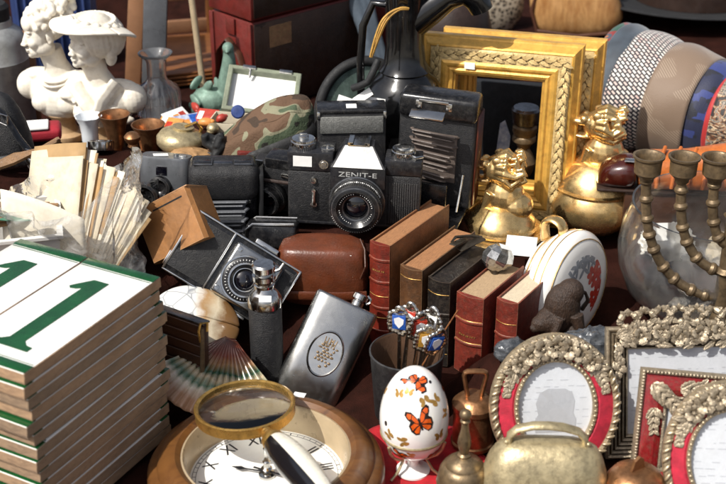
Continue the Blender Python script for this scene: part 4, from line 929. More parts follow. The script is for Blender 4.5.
# ================================================================== small grey compact camera
po = at(163, 191, y=10.0)
M['greymetal'] = mat('grey_painted_metal', '#6b6e72', .35, .5, .15, 2, dirt=.3, dcol=(.15, .15, .15))
g2 = thing('compact_camera', 'small grey compact camera with white sticker beside the paper bag', 'camera', po, RZ(-12) @ RX(-10), fp=2)
b = MB(); loft(b, [([(math.copysign(abs(math.cos(a))**.4, math.cos(a))*2.9*s, 1.2+math.copysign(abs(math.sin(a))**.6, math.sin(a))*1.35*s) for a in [2*PI*i/36 for i in range(36)]], z) for z, s in ((0, .97), (.15, 1), (3.5, 1), (3.75, .95))])
b.build('body', M['greymetal'], g2)
MB().box((-.1, -.14, 2.3), (1.25, .14, 1.0), bev=.04).build('finder_window', M['darkglass'], g2)
b = MB(); b.lathe([(.3, 0), (.32, .3), (0, .34)], 18, T(1.2, 1.1, 3.72)).box((1.9, 1.1, 3.85), (.9, .25, .2), bev=.05); b.build('shutter_knob', M['chrome'], g2)
sticker(g2, T(-.6, 1.0, 3.78) @ RZ(25), 1.6, 1.1)
MB().box((0, 1.2, .3), (5.6, 2.6, .5), bev=.1).build('base_plate', M['black'], g2)
l5 = MB().lathe([(1.25, 0), (1.25, .8), (1.0, .9), (.8, .6), (.5, .4), (0, .5)], 30, T(-.2, -.1, .5) @ RX(90)).build('lens', M['black'], g2)
# tan box with slot
bo = at(171, 224, y=-3.0)
Mb = RU((.80, -.12, .50), (-.36, .52, .72))
M['tanbox'] = mat('tan_box_board', '#9a6a3c', .45, 0, .25, 2.5, edge=.4, ecol=(.5, .35, .2), bump=.15, bs=.4, dirt=.4, dcol=(.14, .07, .03))
t = thing('tan_box', 'tan leather covered box tilted on its corner, dark slot near the top', 'box', bo, Mb, base=False); ctrl(bo+V(0, 2.5, -5), 2)
b = MB(); loft(b, [([(x, y) for x, y in [(-3.4, 0), (-3.1, -.5), (3.1, -.5), (3.4, 0), (3.4, 3.6), (-3.4, 3.6)]], z) for z in (-2.9, 2.6)]); b.build('box_body', M['tanbox'], t, sm=20)
MB().box((.7, -.505, 1.9), (3.6, .03, .16)).build('slot', M['blackmatte'], t)
MB().box((0, 1.6, 2.68), (6.85, 4.2, .16), bev=.05).build('lid_edge', M['tanbox'], t)
# ================================================================== dark slatted box and shells by the tiles
bo = at(199, 329, y=-16.6)
b_ = thing('wooden_rack', 'dark brown slatted wooden panel with brass right edge between tiles and shell', 'rack', V(bo.x, bo.y, 0), RZ(-32) @ RX(-4), fp=1)
H = bo.z
b = MB(); b.box((0, 0, 0), (0.01, 0.01, 0.01)) if False else None
b.box((-3.0, .45, H/2), (5.9, .8, H), bev=.12)
b.build('body', M['darkwood'], b_)
b = MB()
for i in range(9): b.box((-3.0, 0, .5+i*H/9), (5.7, .16, H/9-.22), bev=.04, seg=1)

b.build('slats', M['darkwood'], b_)
MB().box((-3.0, .45, H+.08), (6.0, 1.0, .2), bev=.06).build('top_strip', M['steel_dark'], b_)
b = MB(); b.tube([(-.1, -.1, .2), (-.1, -.12, H-.2)], .22, 8); b.build('brass_corner_strip', M['bronze'], b_)
MB().tube([(-.2, -.25, H-1.6), (-.2, -.5, H-.4), (-.1, -.3, H+.35), (.25, .25, H+.3), (.3, .1, H-.5)], .13, 8).build('brass_hook', M['brass'], b_)
# disc shell
m_, nt, bs = newmat('abalone_shell'); mp = coords(nt)
vo = N(nt, 'ShaderNodeTexVoronoi', feature='DISTANCE_TO_EDGE'); vo.inputs['Scale'].default_value = 62; nt.links.new(mp.outputs[0], vo.inputs['Vector'])
e = ramp(nt, vo, [(0.0, lin('#8b8e93')), (0.06, lin('#dcdcd8'))], out='Distance')
sep = N(nt, 'ShaderNodeSeparateXYZ'); nt.links.new(mp.outputs[0], sep.inputs[0])
nz = noise_n(nt, mp, 1.6); ma = N(nt, 'ShaderNodeMath', operation='MULTIPLY_ADD'); nt.links.new(nz.outputs['Fac'], ma.inputs[0]); ma.inputs[1].default_value = .02; nt.links.new(sep.outputs['X'], ma.inputs[2])
mr = N(nt, 'ShaderNodeMapRange'); mr.inputs[1].default_value = -.01; mr.inputs[2].default_value = .045; nt.links.new(ma.outputs[0], mr.inputs[0])
tn = ramp(nt, mr, [(0.35, lin('#d8d6cf')), (0.55, lin('#a9865c')), (.75, lin('#c9bca2')), (.92, lin('#7a5a38'))], out='Result')
fa = ramp(nt, mr, [(0.3, (0, 0, 0)), (0.5, (1, 1, 1))], out='Result')
nt.links.new(mixc(nt, fa.outputs[0], e.outputs[0], tn.outputs[0]), bs.inputs['Base Color']); bs.inputs['Roughness'].default_value = .25; bs.inputs['Coat Weight'].default_value = .4
M['abalone'] = m_
po = at(193, 318, y=-9.5)
sh = MB()
def shellf(u, v):
    r = 4.15*v; a = 2*PI*u; q = 1+.05*math.cos(2*a)+.03*math.cos(3*a+1); return (r*math.cos(a)*1.05*q, r*math.sin(a)*.95*q, -1.4*(v**2.2)+.08*math.sin(9*v)+.5)
sh.grid(shellf, 56, 14)
Msh = T(*po) @ RU((.95, .1, -.25), (.18, -.55, .8))
tag(sh.build('shell_dish', M['abalone'], None, M=Msh, solid=.3, sub=1), 'rounded white and tan polished shell with scale pattern behind the dark box', 'shell'); ctrl((po.x, po.y+1.5, po.z-2.4), 1.5)
# scallop fan
m_, nt, bs = newmat('banded_scallop'); mp = coords(nt); ln_ = N(nt, 'ShaderNodeVectorMath', operation='LENGTH'); nt.links.new(mp.outputs[0], ln_.inputs[0])
nz = noise_n(nt, mp, 1.2); ma = N(nt, 'ShaderNodeMath', operation='MULTIPLY_ADD'); nt.links.new(nz.outputs['Fac'], ma.inputs[0]); ma.inputs[1].default_value = .016; nt.links.new(ln_.outputs['Value'], ma.inputs[2])
mr = N(nt, 'ShaderNodeMapRange'); mr.inputs[1].default_value = .005; mr.inputs[2].default_value = .085; nt.links.new(ma.outputs[0], mr.inputs[0])
cr = ramp(nt, mr, [(0.1, lin('#2a140c')), (0.36, lin('#6e3018')), (0.5, lin('#8b6b4a')), (.6, lin('#1c4a36')), (.68, lin('#b9a88a')), (.78, lin('#5d7a62')), (.86, lin('#d8cdb8')), (1, lin('#b0886a'))], out='Result')
nt.links.new(cr.outputs[0], bs.inputs['Base Color']); bs.inputs['Roughness'].default_value = .25; bs.inputs['Coat Weight'].default_value = .4
M['scallop'] = m_
po = at(231, 337, y=-12.5)
sh = MB()
def fanf(u, v):
    a = R_(-90-52+104*u); r = .5+8.2*v; rip = .16*math.cos(2*PI*u*15)*min(1, v*2)
    return (r*math.cos(a), r*math.sin(a)*(1), 1.7*math.sin(PI*u)*(.25+.9*v-.5*v*v)+rip)
sh.grid(fanf, 150, 26)
Msc = T(*(po+V(0, 0, .2))) @ RU((.97, -.2, -.1), (.1, -.62, .75))
tag(sh.build('scallop_shell', M['scallop'], None, M=Msc, solid=.25), 'ribbed fan shell banded brown and green, tucked behind the magnifying glass', 'shell')
ctrl((po.x, po.y+1.5, po.z-3), 1); 
# ================================================================== porcelain flask with flowers
po = at(572, 287, y=-2.0)
pc = thing('porcelain_flask', 'round white porcelain flask with gold rims, gold handle and red flowers beside the books', 'porcelain', V(po.x, po.y, po.z), RZ(48) @ RX(-4), base=False); ctrl((po.x, po.y, po.z-6.2), 2.5)
# lathe axis along local -y (towards the viewer, turned to the right)
MP = RX(90)
R0 = 6.0
MP = RX(90) @ SC(1, 1, .72)
bd = MB().lathe([(0, 1.75), (2.5, 1.7), (4.2, 1.5), (5.2, 1.15), (5.7, .7), (5.95, .1), (6.0, -.6), (5.9, -1.2), (5.75, -1.5), (5.8, -1.7), (5.65, -2.3), (5.1, -3.2), (4.6, -3.8), (4.65, -4.1), (4.5, -4.6), (3.4, -5.2), (1.8, -5.5), (0, -5.55)], 80, MP).build('body', M['porcelain'], pc, sm=60)
b = MB()
for r, z in ((5.3, 1.1), (5.98, -.3), (5.84, -1.55), (4.72, -3.95)): b.lathe([(r-.06, z-.08), (r+.035, z-.08), (r+.035, z+.08), (r-.06, z+.08)], 80, MP)
b.build('gilt_rims', M['gold'], pc)
hk = [V(0, 1.3, 5.2), V(0, 1.2, 6.4), V(0, 2.0, 7.0), V(0, 2.9, 6.9), V(0, 3.4, 6.2), V(0, 3.3, 4.6)]
MB().tube([catm(hk, i/20) for i in range(21)], [(.75, .32)]*21, 12, flat=(1, 0, 0)).build('gilt_handle', M['gold'], pc)
fl_ = MB(); gr = MB(); rr_ = random.Random(8)
def domept(x, y, h=.02):
    r = math.hypot(x, y); z = 1.75-.008*r*r-max(0, r-2.5)**2*.072; return MP @ V(x, y, z+h)
def patch(b, cx, cy, rx, ry, rot, h):
    vs = [domept(cx, cy, h)]
    for q in (.5, 1):
        for i in range(12):
            a = 2*PI*i/12; x, y = rx*q*math.cos(a), ry*q*math.sin(a); vs.append(domept(cx+x*math.cos(rot)-y*math.sin(rot), cy+x*math.sin(rot)+y*math.cos(rot), h))
    fs = [(0, 1+i, 1+(i+1) % 12) for i in range(12)]+[(1+i, 13+i, 13+(i+1) % 12, 1+(i+1) % 12) for i in range(12)]; b._add(vs, fs)
for cx, cy in ((2.6, .2), (3.1, -1.2), (2.2, -1.7), (3.2, 1.4), (1.9, 1.0), (2.7, -2.7)):
    for i in range(6):
        a = 2*PI*i/6+cx; patch(fl_, cx+.62*math.cos(a), cy+.62*math.sin(a), .5, .34, a, .03)
for cx, cy in ((.2, 3.3), (-.9, 2.9), (1.2, 3.0), (2.0, 2.4), (.3, 2.3), (3.7, .2), (3.5, -2.0), (-1.8, 2.2), (1.3, 3.9)):
    for i in range(4): a = 1.6*i+cy; patch(gr, cx+.6*math.cos(a), cy+.6*math.sin(a), .65, .22, a, .02)
M['flred'] = mat('painted_red', '#b43a2c', .2, 0, .3, .4, coat=.4); M['flgrey'] = mat('painted_grey_leaf', '#8b8f94', .2, 0, .3, .4, coat=.4)
fl_.build('painted_flowers', M['flred'], bd); gr.build('painted_leaves', M['flgrey'], bd)
# brown figurine in front of it, a crouching animal with ears and limbs
po = at(560, 333, y=-10.0)
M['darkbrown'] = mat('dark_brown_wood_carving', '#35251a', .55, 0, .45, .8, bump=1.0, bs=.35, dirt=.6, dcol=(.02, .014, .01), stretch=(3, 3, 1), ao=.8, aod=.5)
b = MB()
b.ell((0, 0, 2.6), (2.0, 1.7, 2.9)).ell((-1.0, -.3, 1.4), (1.9, 1.6, 1.6)).ell((.8, .1, 4.4), (1.5, 1.3, 1.5)).ell((-2.2, -.5, 1.2), (1.25, 1.0, 1.0)).ell((-3.0, -.7, .8), (.6, .55, .5))
b.ell((-1.7, -1.2, 2.2), (.42, .2, .5)).ell((-1.7, .35, 2.3), (.42, .2, .5)).ell((-3.45, -.8, .95), (.22, .3, .2)).ell((-2.6, -1.35, 1.45), (.14, .1, .14)).tube([(-.6, -1.5, 2.2), (-1.1, -1.9, 1.0), (-1.6, -1.9, -.9)], [.55, .42, .5], 10).tube([(1.2, -1.3, 2.4), (1.6, -1.7, .8), (.6, -1.9, -.9)], [.8, .6, .5], 10).tube([(2.3, .4, 2.0), (2.9, .2, 3.2), (2.4, 0, 4.4)], [.3, .25, .15], 8).ell((-1.2, -1.3, -.2), (.6, .6, 1.2)).ell((.9, -1.1, -.2), (.8, .7, 1.3)).ell((.9, 1.0, -.2), (.8, .7, 1.3))
tag(b.build('animal_figurine', M['darkbrown'], None, M=T(po.x, po.y, po.z+.4) @ RZ(8) @ SC(.9, .9, .92), rem=.1, smooth=1), 'dark brown carved animal figurine with rounded back before the porcelain flask', 'figurine'); ctrl((po.x, po.y, po.z-.6), 2)
# crumpled dark foil bag between
M['darkbag'] = mat('crumpled_dark_plastic', '#3f4246', .22, 0, .45, .9, bump=.5, bs=.5, coat=.3, dirt=.4, dcol=(.2, .2, .2))
def crumple(name, label, cat, c, d, seedd, mt, rot=0, amp=.35, fr=.55):
    b = MB(); b.ell((0, 0, 0), d, n=60, m=36)
    for v in b.bm.verts:
        p = v.co.copy()*fr+V(seedd*7.1, 0, 0); nn = noise.ridged_multi_fractal(p, 1.0, 2.0, 4, 1.0, 2.0)
        v.co *= 1+amp*(nn-1.0)*.6
    o = b.build(name, M[mt], None, M=T(*c) @ RZ(rot), sm=22); tag(o, label, cat); ctrl((c[0], c[1], c[2]-d[2]*.7), 1.2); return o
p = at(592, 346, y=-17.0); crumple('plastic_bag', 'crumpled dark grey plastic bag between the oval frame and silver frame', 'bag', (p.x, p.y, p.z-.4), (3.0, 1.6, 2.2), 1, 'darkbag')
p = at(512, 345, y=-15.5); crumple('plastic_bag', 'crumpled dark plastic scrap wedged between the red book and oval frame', 'bag', (p.x, p.y, p.z-.6), (1.8, 1.2, 1.2), 4, 'darkbag', 20)
# ================================================================== glass bowl and candelabra
po = at(703, 312, y=2.0); po.z = 0
gb = MB()
Rb = 9.0
G_ = SC(1.08, 1.08, 1.03)
outer = [(0, 0), (3.5, 0), (4.2, .15), (6.2, 1.5), (7.9, 3.5), (8.8, 6.0), (9.0, 8.0), (8.7, 10.3), (8.1, 12.0), (7.9, 12.5), (8.05, 12.9)]
inner = [(7.85, 12.9), (7.7, 12.5), (7.9, 12.0), (8.5, 10.3), (8.78, 8.0), (8.55, 6.0), (7.65, 3.7), (6.0, 1.75), (4.0, .5), (0, .4)]
gb.lathe(outer+inner, 80, G_)
tag(gb.build('glass_bowl', M['dustyglass'], None, M=T(po.x+.0, 2.0, 0), sm=60), 'large clear round glass bowl behind the branched candlestick', 'bowl'); ctrl((po.x, 2, 0), 5)
p = at(668, 222, y=13); crumple('added_paper', 'crumpled pale paper added behind the glass bowl to brighten it', 'paper', (p.x, 12.5, 3.6), (3.4, 1.6, 2.6), 9, 'white', 10, .35, .6)  # added so the clear bowl has something pale to refract
p = at(722, 222, y=13); crumple('added_paper', 'crumpled brown paper added behind the glass bowl beside the right edge to brighten it', 'paper', (p.x+1, 12.5, 3.2), (3.6, 1.6, 2.2), 12, 'paper', 40, .35, .6)  # second sheet added to brighten what shows through the bowl
rr_ = random.Random(21)
M['etch'] = mat('grey_glass_stopper', '#9a978f', .3, .3, .3, .6)
for i, (dx, dy, u_) in enumerate(((-3, -1, 1), (-.5, -2.2, 0), (2, -1.6, 1), (-1.5, 1.5, 0))):
    t = crumple('glass_stopper', ['cloudy glass stopper lying in the glass bowl, leftmost of the four', 'cloudy glass stopper lying in the glass bowl, nearest the front', 'cloudy glass stopper lying in the glass bowl, rightmost of the four', 'cloudy glass stopper lying in the glass bowl, farthest back'][i], 'stopper', (po.x+dx, 2+dy, 1.9+.1*i), (1.1, .9, .75), i+3, 'etch', 40*i, .3, 1.2)
    for _ in range(9): CTRL.pop()
mo = at(724, 360, y=-7.0); mo.z = 0; mo.x = 35.4
me_ = thing('candelabra', 'old bronze candelabra with ringed branches and cup sconces before the glass bowl', 'candelabra', mo, RZ(-4), fp=3)
MB().lathe([(0, 0), (4.2, 0), (4.3, .3), (3.8, .8), (2.6, 1.3), (1.6, 2.2), (1.0, 3.2), (1.3, 3.6), (1.0, 4.0), (.8, 6), (1.15, 6.3), (.8, 6.6), (.75, 10), (1.1, 10.4), (.7, 10.8), (.65, 16), (.95, 16.4), (.6, 16.8), (.6, 21.5)], 36).build('column', M['bronze'], me_)
def branch(x, zlow, ztop):
    pts = []; n = 22
    hz = abs(x); vz = hz*.95
    Hh = ztop-2.6-zlow; key = [V(0, 0, zlow), V(x*.25, 0, zlow+.03*Hh), V(x*.52, 0, zlow+.13*Hh), V(x*.74, 0, zlow+.3*Hh), V(x*.88, 0, zlow+.5*Hh), V(x*.96, 0, zlow+.73*Hh), V(x, 0, zlow+Hh)]
    pts = [catm(key, i/30) for i in range(31)]
    b = MB(); b.tube(pts, .48, 12)
    L = 0; nxt = 1.3
    for a_, c_ in zip(pts, pts[1:]):
        L += (c_-a_).length
        if L > nxt:
            nxt += 1.9; d_ = (c_-a_).normalized(); b.cyl(c_-d_*.4, c_-d_*.12, .48, .66, 14); b.cyl(c_-d_*.12, c_+d_*.12, .66, .66, 14); b.cyl(c_+d_*.12, c_+d_*.4, .66, .48, 14)
    br = b.build('branch', M['bronze'], me_)
    MB().lathe([(.46, ztop-2.8), (.66, ztop-2.6), (.7, ztop-2.3), (1.0, ztop-2.0), (1.25, ztop-1.75), (1.3, ztop-.4), (1.5, ztop-.2), (1.52, ztop), (1.3, ztop), (1.1, ztop-.3), (1.05, ztop-1.4), (0, ztop-1.5)], 36, T(x, 0, 0)).build('candle_cup', M['bronze'], br)
ztop = 22.4
for i, x in enumerate((8.6, 5.3, 2.25)):
    zl = 7.4+2.9*i; branch(-x, zl, ztop); branch(x, zl, ztop)
MB().lathe([(.6, 21), (1.25, 21.4), (1.3, 22.6), (1.5, 22.8), (1.5, 23), (1.1, 22.9), (0, 22)], 32).build('candle_cup', M['bronze'], me_)
p = at(656, 232, y=8.2); tag(MB().box((0, 0, 0), (2.6, .05, 2.0)).build('white_tag', M['white'], None, M=T(*p) @ RX(-15) @ RZ(6)), 'small white paper tag leaning inside the glass bowl', 'tag')
# ================================================================== gold lidded pots with animal heads
def beast(b, z0, s_, seedd):
    """seated lion-dog finial: chest, forelegs, big head with mane curls and open mouth, looking to local -x"""
    b.ell((.3*s_, 0, z0+1.6*s_), (1.7*s_, 1.4*s_, 1.9*s_)).ell((1.2*s_, 0, z0+1.0*s_), (1.5*s_, 1.5*s_, 1.3*s_))
    for y in (-.75, .75): b.tube([(-.7*s_, y*s_, z0+2.3*s_), (-1.1*s_, y*s_, z0+1.1*s_), (-1.4*s_, y*s_, z0+.2*s_)], [.55*s_, .42*s_, .5*s_], 10); b.ell((-1.7*s_, y*s_, z0+.2*s_), (.7*s_, .45*s_, .35*s_))
    hx, hz = -.5*s_, z0+4.1*s_
    b.ell((hx+.3*s_, 0, hz), (1.4*s_, 1.25*s_, 1.2*s_)).ell((hx-1.1*s_, 0, hz+.32*s_), (1.15*s_, .85*s_, .42*s_)).ell((hx-.9*s_, 0, hz-.95*s_), (1.0*s_, .7*s_, .24*s_)).ell((hx-2.0*s_, 0, hz+.55*s_), (.36*s_, .48*s_, .3*s_))
    for y in (-.5, .5): b.ell((hx-1.75*s_, y*s_, hz-.05*s_), (.14*s_, .12*s_, .3*s_)).ell((hx-1.6*s_, y*s_, hz-.72*s_), (.12*s_, .1*s_, .22*s_))
    for y in (-.55, .55): b.ell((hx-.9*s_, y*s_, hz+.55*s_), (.38*s_, .34*s_, .34*s_)).ell((hx+.2*s_, y*1.7*s_, hz+1.0*s_), (.5*s_, .25*s_, .35*s_))
    rr_ = random.Random(seedd)
    for i in range(15):
        a = 2*PI*i/15+.2; cy, cz = math.cos(a), math.sin(a); jj = rr_.uniform(-.35, .35)*s_; y0, z0_ = 1.05*s_*cy, hz+.1*s_+1.0*s_*cz
        b.tube([V(hx+.1*s_, y0, z0_), V(hx+.8*s_, y0*1.35, hz+(z0_-hz)*1.3), V(hx+1.5*s_+jj, y0*1.35, hz+(z0_-hz)*1.15-.4*s_+jj), V(hx+2.1*s_+jj, y0*1.2, hz+(z0_-hz)*1.05+jj*.6), V(hx+1.9*s_+jj, y0*1.15, hz+(z0_-hz)*1.0+.5*s_), V(hx+1.5*s_+jj, y0*1.2, hz+(z0_-hz)*1.05+.3*s_)], [.3*s_, .34*s_, .26*s_, .24*s_, .22*s_, .16*s_], 8)
def goldpot(label, c, r, hb, s_, rz, seedd, body):
    t = thing('gold_lidded_pot', label, 'pot', c, RZ(rz), group='gilt pots with animal lids', fp=r*.7)
    if body:
        MB().lathe([(0, 0), (r*.6, 0), (r*.65, .3), (r*.95, 1.2), (r*1.18, 2.6), (r*1.2, 3.8), (r*1.08, 5.0), (r*1.02, 5.4)], 56).build('pot_body', M['gold'], t)
    z = 5.4 if body else .9
    if not body: MB().lathe([(0, 0), (r*1.22, 0), (r*1.28, .25), (r*1.25, .5), (r*1.02, .75), (r, 1.0), (0, 1.0)], 56).build('dish', M['gold'], t)
    MB().lathe([(r*1.06, z), (r*1.08, z+.25), (r*1.0, z+.4), (r*.96, z+1.0), (r*.85, z+hb*.5), (r*.62, z+hb*.85), (r*.45, z+hb), (0, z+hb*1.02)], 56).build('lid', M['gold'], t)
    b = MB(); beast(b, z+hb*.85-.9*s_, s_, seedd); b.build('animal_finial', M['gold'], t, rem=.075, smooth=7)
    return t
po = at(499, 232, y=10.5); goldpot('smaller gold lidded pot with lion dog finial in front of the gilt frame', po, 4.0, 2.9, 1.35, -12, 3, False)
po = at(592, 236, y=19.0); goldpot('larger gold lidded pot with beast finial behind the glass bowl', V(po.x, po.y, max(po.z, 2.5)), 4.8, 3.4, 1.42, -14, 5, True)
# ================================================================== leather shoe and stick
m_ = mat('oxblood_toe', '#3a130c', .18, 0, .3, 1.2, coat=.5, rvar=.08); M['oxblood'] = m_
M['orangeleather'] = mat('orange_tan_leather', '#b0602a', .35, 0, .3, 1.6, bump=.2, bs=.3, dirt=.4, dcol=(.12, .05, .02), coat=.2)
po = at(598, 184, y=15.0)
sh = thing('leather_shoe', 'orange tan leather shoe with glossy dark red toe lying behind the candelabra', 'shoe', V(po.x, po.y, po.z), RZ(-6), base=False)
hb_ = po.z-1.2
bx_ = MB().box((0, 0, hb_/2), (15, 4.4, hb_-.05), bev=.15).build('wooden_box', M['darkwood'], None, M=T(po.x+10.4, po.y-.6, 1.2) @ RZ(-6)); tag(bx_, 'dark brown wooden box under the leather shoe', 'box')
for q_ in (0, 8, 16): ctrl((po.x+1+q_, po.y-.5, 1.2), 2)
def shoe_ring(x):
    w = 2.3*(1-.25*((x-5)/7)**2); return w
b = MB()
rings = []
for i, (x, w, h) in enumerate([(-.2, .6, 1.4), (.2, 1.5, 2.6), (1.2, 2.1, 3.3), (2.8, 2.4, 3.7), (4.2, 2.5, 3.9)]):
    rings.append((x, w, h))
def shoeloft(b, rings, n=24):
    vs, fs = [], []
    for x, w, h in rings:
        for kk in range(n):
            a = 2*PI*kk/n; vs.append((x, w*math.cos(a), h/2+h/2*math.copysign(abs(math.sin(a))**.75, math.sin(a))))
    for i in range(len(rings)-1):
        for kk in range(n): fs.append((i*n+kk, i*n+(kk+1) % n, (i+1)*n+(kk+1) % n, (i+1)*n+kk))
    fs.append(tuple(range(n))[::-1]); fs.append(tuple(range((len(rings)-1)*n, len(rings)*n))); return b._add(vs, fs)
shoeloft(b, rings); b.build('toe_cap', M['oxblood'], sh, sub=1)
b = MB(); shoeloft(b, [(4.0, 2.42, 3.85), (5.5, 2.45, 4.4), (8, 2.3, 4.3), (11, 2.15, 4.9), (14, 2.3, 5.6), (16.5, 2.2, 5.9), (17.6, 1.5, 5.5)]); b.build('upper', M['orangeleather'], sh, sub=1)
b = MB()
for i in range(5): b.tube([(6+i*1.7, -2.45, 1.0), (6.2+i*1.7, -2.3, 3.0), (6.6+i*1.7, -1.2, 4.5), (7+i*1.7, 0, 4.85)], .22, 8)
b.build('stitched_ribs', M['orangeleather'], sh)
b = MB(); b.tube([(2.6, -1.2, 3.62), (4.2, -1.5, 3.7), (6.2, -1.2, 4.2)], [(.5, .14), (.62, .16), (.4, .12)], 10, flat=(0, 1, 0)); b.build('silver_buckle', M['chrome'], sh)
MB().box((8.5, 0, .12), (17.5, 4.0, .35), bev=.15).build('sole', M['darkleather'], sh)
tag(MB().tube([at(690, 178, y=14), at(705, 172, y=13.5), at(728, 160, y=13), at(760, 146, y=12)], [.55, .5, .6, .55], 12).build('wooden_stick', wood('tan_stick_wood', '#7d4e28', '#a87442', 1, .5), None), 'tan wooden stick lying across the shoe at the right edge', 'stick')
# ================================================================== gilt picture frames
def gilt_frame(label, u, v, y, w, h, yaw, lean, band, tagged):
    tl = at(u, v, y=y); Mx = RZ(yaw) @ RX(-lean)
    t = thing('gilt_picture_frame', label, 'picture frame', tl+Mx.to_3x3() @ V(w/2, 0, -h/2), Mx @ RX(90), group='gilt empty picture frames', base=False)
    bt = tl+Mx.to_3x3() @ V(0, 0, -h); b2 = tl+Mx.to_3x3() @ V(w, 0, -h); ctrl(bt, 1.2); ctrl(b2, 1.2); ctrl((bt+b2)/2, 1.2)
    iw, ih = w-2*band, h-2*band; f = rectline(iw, ih); B = band
    b = MB(); b.sweep(f, [(0, -.6), (0, .7), (.1, .85), (.28, .85), (.34, 1.1), (B*.15, 1.25), (B*.2, 1.1), (B*.27, 1.3), (B*.33, 1.35), (B*.4, 1.2)])
    b.sweep(f, [(B*.72, .7), (B*.75, .85), (B*.8, .75), (B*.88, .2), (B*.93, -.15), (B*.97, -.2), (B, -.45), (B, -1.6), (B-.25, -1.6)])
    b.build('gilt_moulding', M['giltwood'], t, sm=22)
    b = MB(); b.sweep(f, [(B*.38, 1.15), (B*.45, 1.2), (B*.57, 1.05), (B*.7, .82), (B*.76, .6)])
    rr_ = random.Random(int(u)); per = []
    o = B*.57; a, c = iw/2+o, ih/2+o
    for (x0, y0, x1, y1) in ((-a, c, a, c), (a, c, a, -c), (a, -c, -a, -c), (-a, -c, -a, c)):
        L = math.hypot(x1-x0, y1-y0); n = int(L/.62); an = math.degrees(math.atan2(y1-y0, x1-x0))
        for i in range(n):
            q = (i+.5)/n; x, y_ = x0+(x1-x0)*q, y0+(y1-y0)*q; sg = 1 if i % 2 else -1
            leaf(b, T(x, y_, 1.14) @ RZ(an+sg*rr_.uniform(10, 26)) @ RY(-3), 1.3, .24, .2)
            leaf(b, T(x, y_, 1.1) @ RZ(an+sg*rr_.uniform(45, 75)), .65, .17, .2); leaf(b, T(x, y_, 1.1) @ RZ(an-sg*rr_.uniform(40, 60)), .6, .15, .2)
            if i % 3 == 0: b.ell((x+rr_.uniform(-.1, .1), y_+rr_.uniform(-.1, .1), 1.08), (.2, .2, .22), n=8, m=6)
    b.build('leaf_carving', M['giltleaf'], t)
    if tagged: MB().box((-w/2+w*.32, ih/2+B*.3, 1.4), (1.2, .75, .06), RZ(0)).build('price_sticker', M['white'], t)
    return t
gilt_frame('front gilt picture frame with leaf carving and small white sticker', 422.5, 33, 24.5, 18.5, 22, -15, 6, 4.3, True)
gilt_frame('second gilt picture frame standing behind the first', 443, 28, 28.5, 19.1, 22, -15, 6, 4.3, False)
p = at(525, 200, y=23.5); p2 = at(524, 92, y=23.5)
M['darkfabric'] = mat('dark_navy_cloth', '#101318', .9, 0, .4, 2, bump=.4)
t = thing('brass_table_lamp', 'turned brass lamp stem with grey collar seen through the front gilt frame', 'lamp', V(p.x, p.y+4.0, p.z-.8), None, fp=1.5)
hh = 12.3
MB().lathe([(0, 0), (2.1, 0), (2.2, .4), (1.2, 1.0), (.8, 2.0), (1.3, 3.0), (1.6, 4.2), (1.1, 5.3), (.7, 6.0), (1.0, 6.6), (1.45, 7.0), (1.45, 7.5), (1.3, 7.7), (1.5, 8.2), (1.5, 8.8), (1.2, 9.1)], 36).build('stem', M['bronze'], t)
MB().lathe([(1.2, 9.0), (1.55, 9.3), (1.7, 10.6), (1.75, 11.0), (1.5, 11.3), (0, 11.3)], 36).build('collar', M['steel_dark'], t)
p = at(503, 145, y=28.0)
M['bluecloth'] = mat('blue_white_cloth', '#54709f', .8, 0, .3, 1.0, bump=.4, col2='#b9c2cf')
tag(MB().prism([(-.9, 0), (.6, -.3), (.9, 3.0), (.2, 5.0), (-.4, 4.6)], .2).build('blue_ribbon', M['bluecloth'], None, M=T(p.x, p.y, p.z-2) @ RX(80)), 'scrap of blue and white cloth seen through the front gilt frame', 'cloth')
o_ = MB().box((0, 0, 0), (15, 1.2, 13), bev=.15).build('dark_board', M['darkfabric'], None, M=T(*at(505, 130, y=34)) @ RZ(-12)); tag(o_, 'dark cloth covered board standing behind the gilt frames', 'board')
q_ = at(505, 130, y=34); ctrl((q_.x, q_.y, q_.z-6.4), 2)

# ================================================================== neckties draped over a mound
def tiemat(name, fn):
    m, nt, b = newmat(name); b.inputs['Roughness'].default_value = .6; b.inputs['Sheen Weight'].default_value = .3; w0_ = coords(nt); n0_ = noise_n(nt, w0_, .12, 2); bp = N(nt, 'ShaderNodeBump'); bp.inputs['Strength'].default_value = .5; bp.inputs['Distance'].default_value = .0008; nt.links.new(n0_.outputs['Fac'], bp.inputs['Height']); nt.links.new(bp.outputs[0], b.inputs['Normal'])
    tc = N(nt, 'ShaderNodeTexCoord'); fn(nt, b, tc); M[name] = m
def uvgrid(nt, tc, sx, sy):
    mp = N(nt, 'ShaderNodeMapping'); nt.links.new(tc.outputs['UV'], mp.inputs[0]); mp.inputs['Scale'].default_value = (sx, sy, 1); return mp
def t_pattern(nt, b, tc):
    mp = uvgrid(nt, tc, 1, 1)
    br = N(nt, 'ShaderNodeTexBrick'); br.inputs['Scale'].default_value = 1.15; mp.inputs['Rotation'].default_value = (0, 0, .62); nt.links.new(mp.outputs[0], br.inputs['Vector'])
    br.offset = .5; br.inputs['Brick Width'].default_value = .85; br.inputs['Row Height'].default_value = .5; br.inputs['Mortar Size'].default_value = .115; br.inputs['Mortar Smooth'].default_value = 0; br.inputs['Bias'].default_value = -.15
    br.inputs['Color1'].default_value = (*lin('#e2dcd0'), 1); br.inputs['Color2'].default_value = (*lin('#c4a39a'), 1); br.inputs['Mortar'].default_value = (*lin('#1b1c26'), 1)
    nt.links.new(br.outputs['Color'], b.inputs['Base Color'])
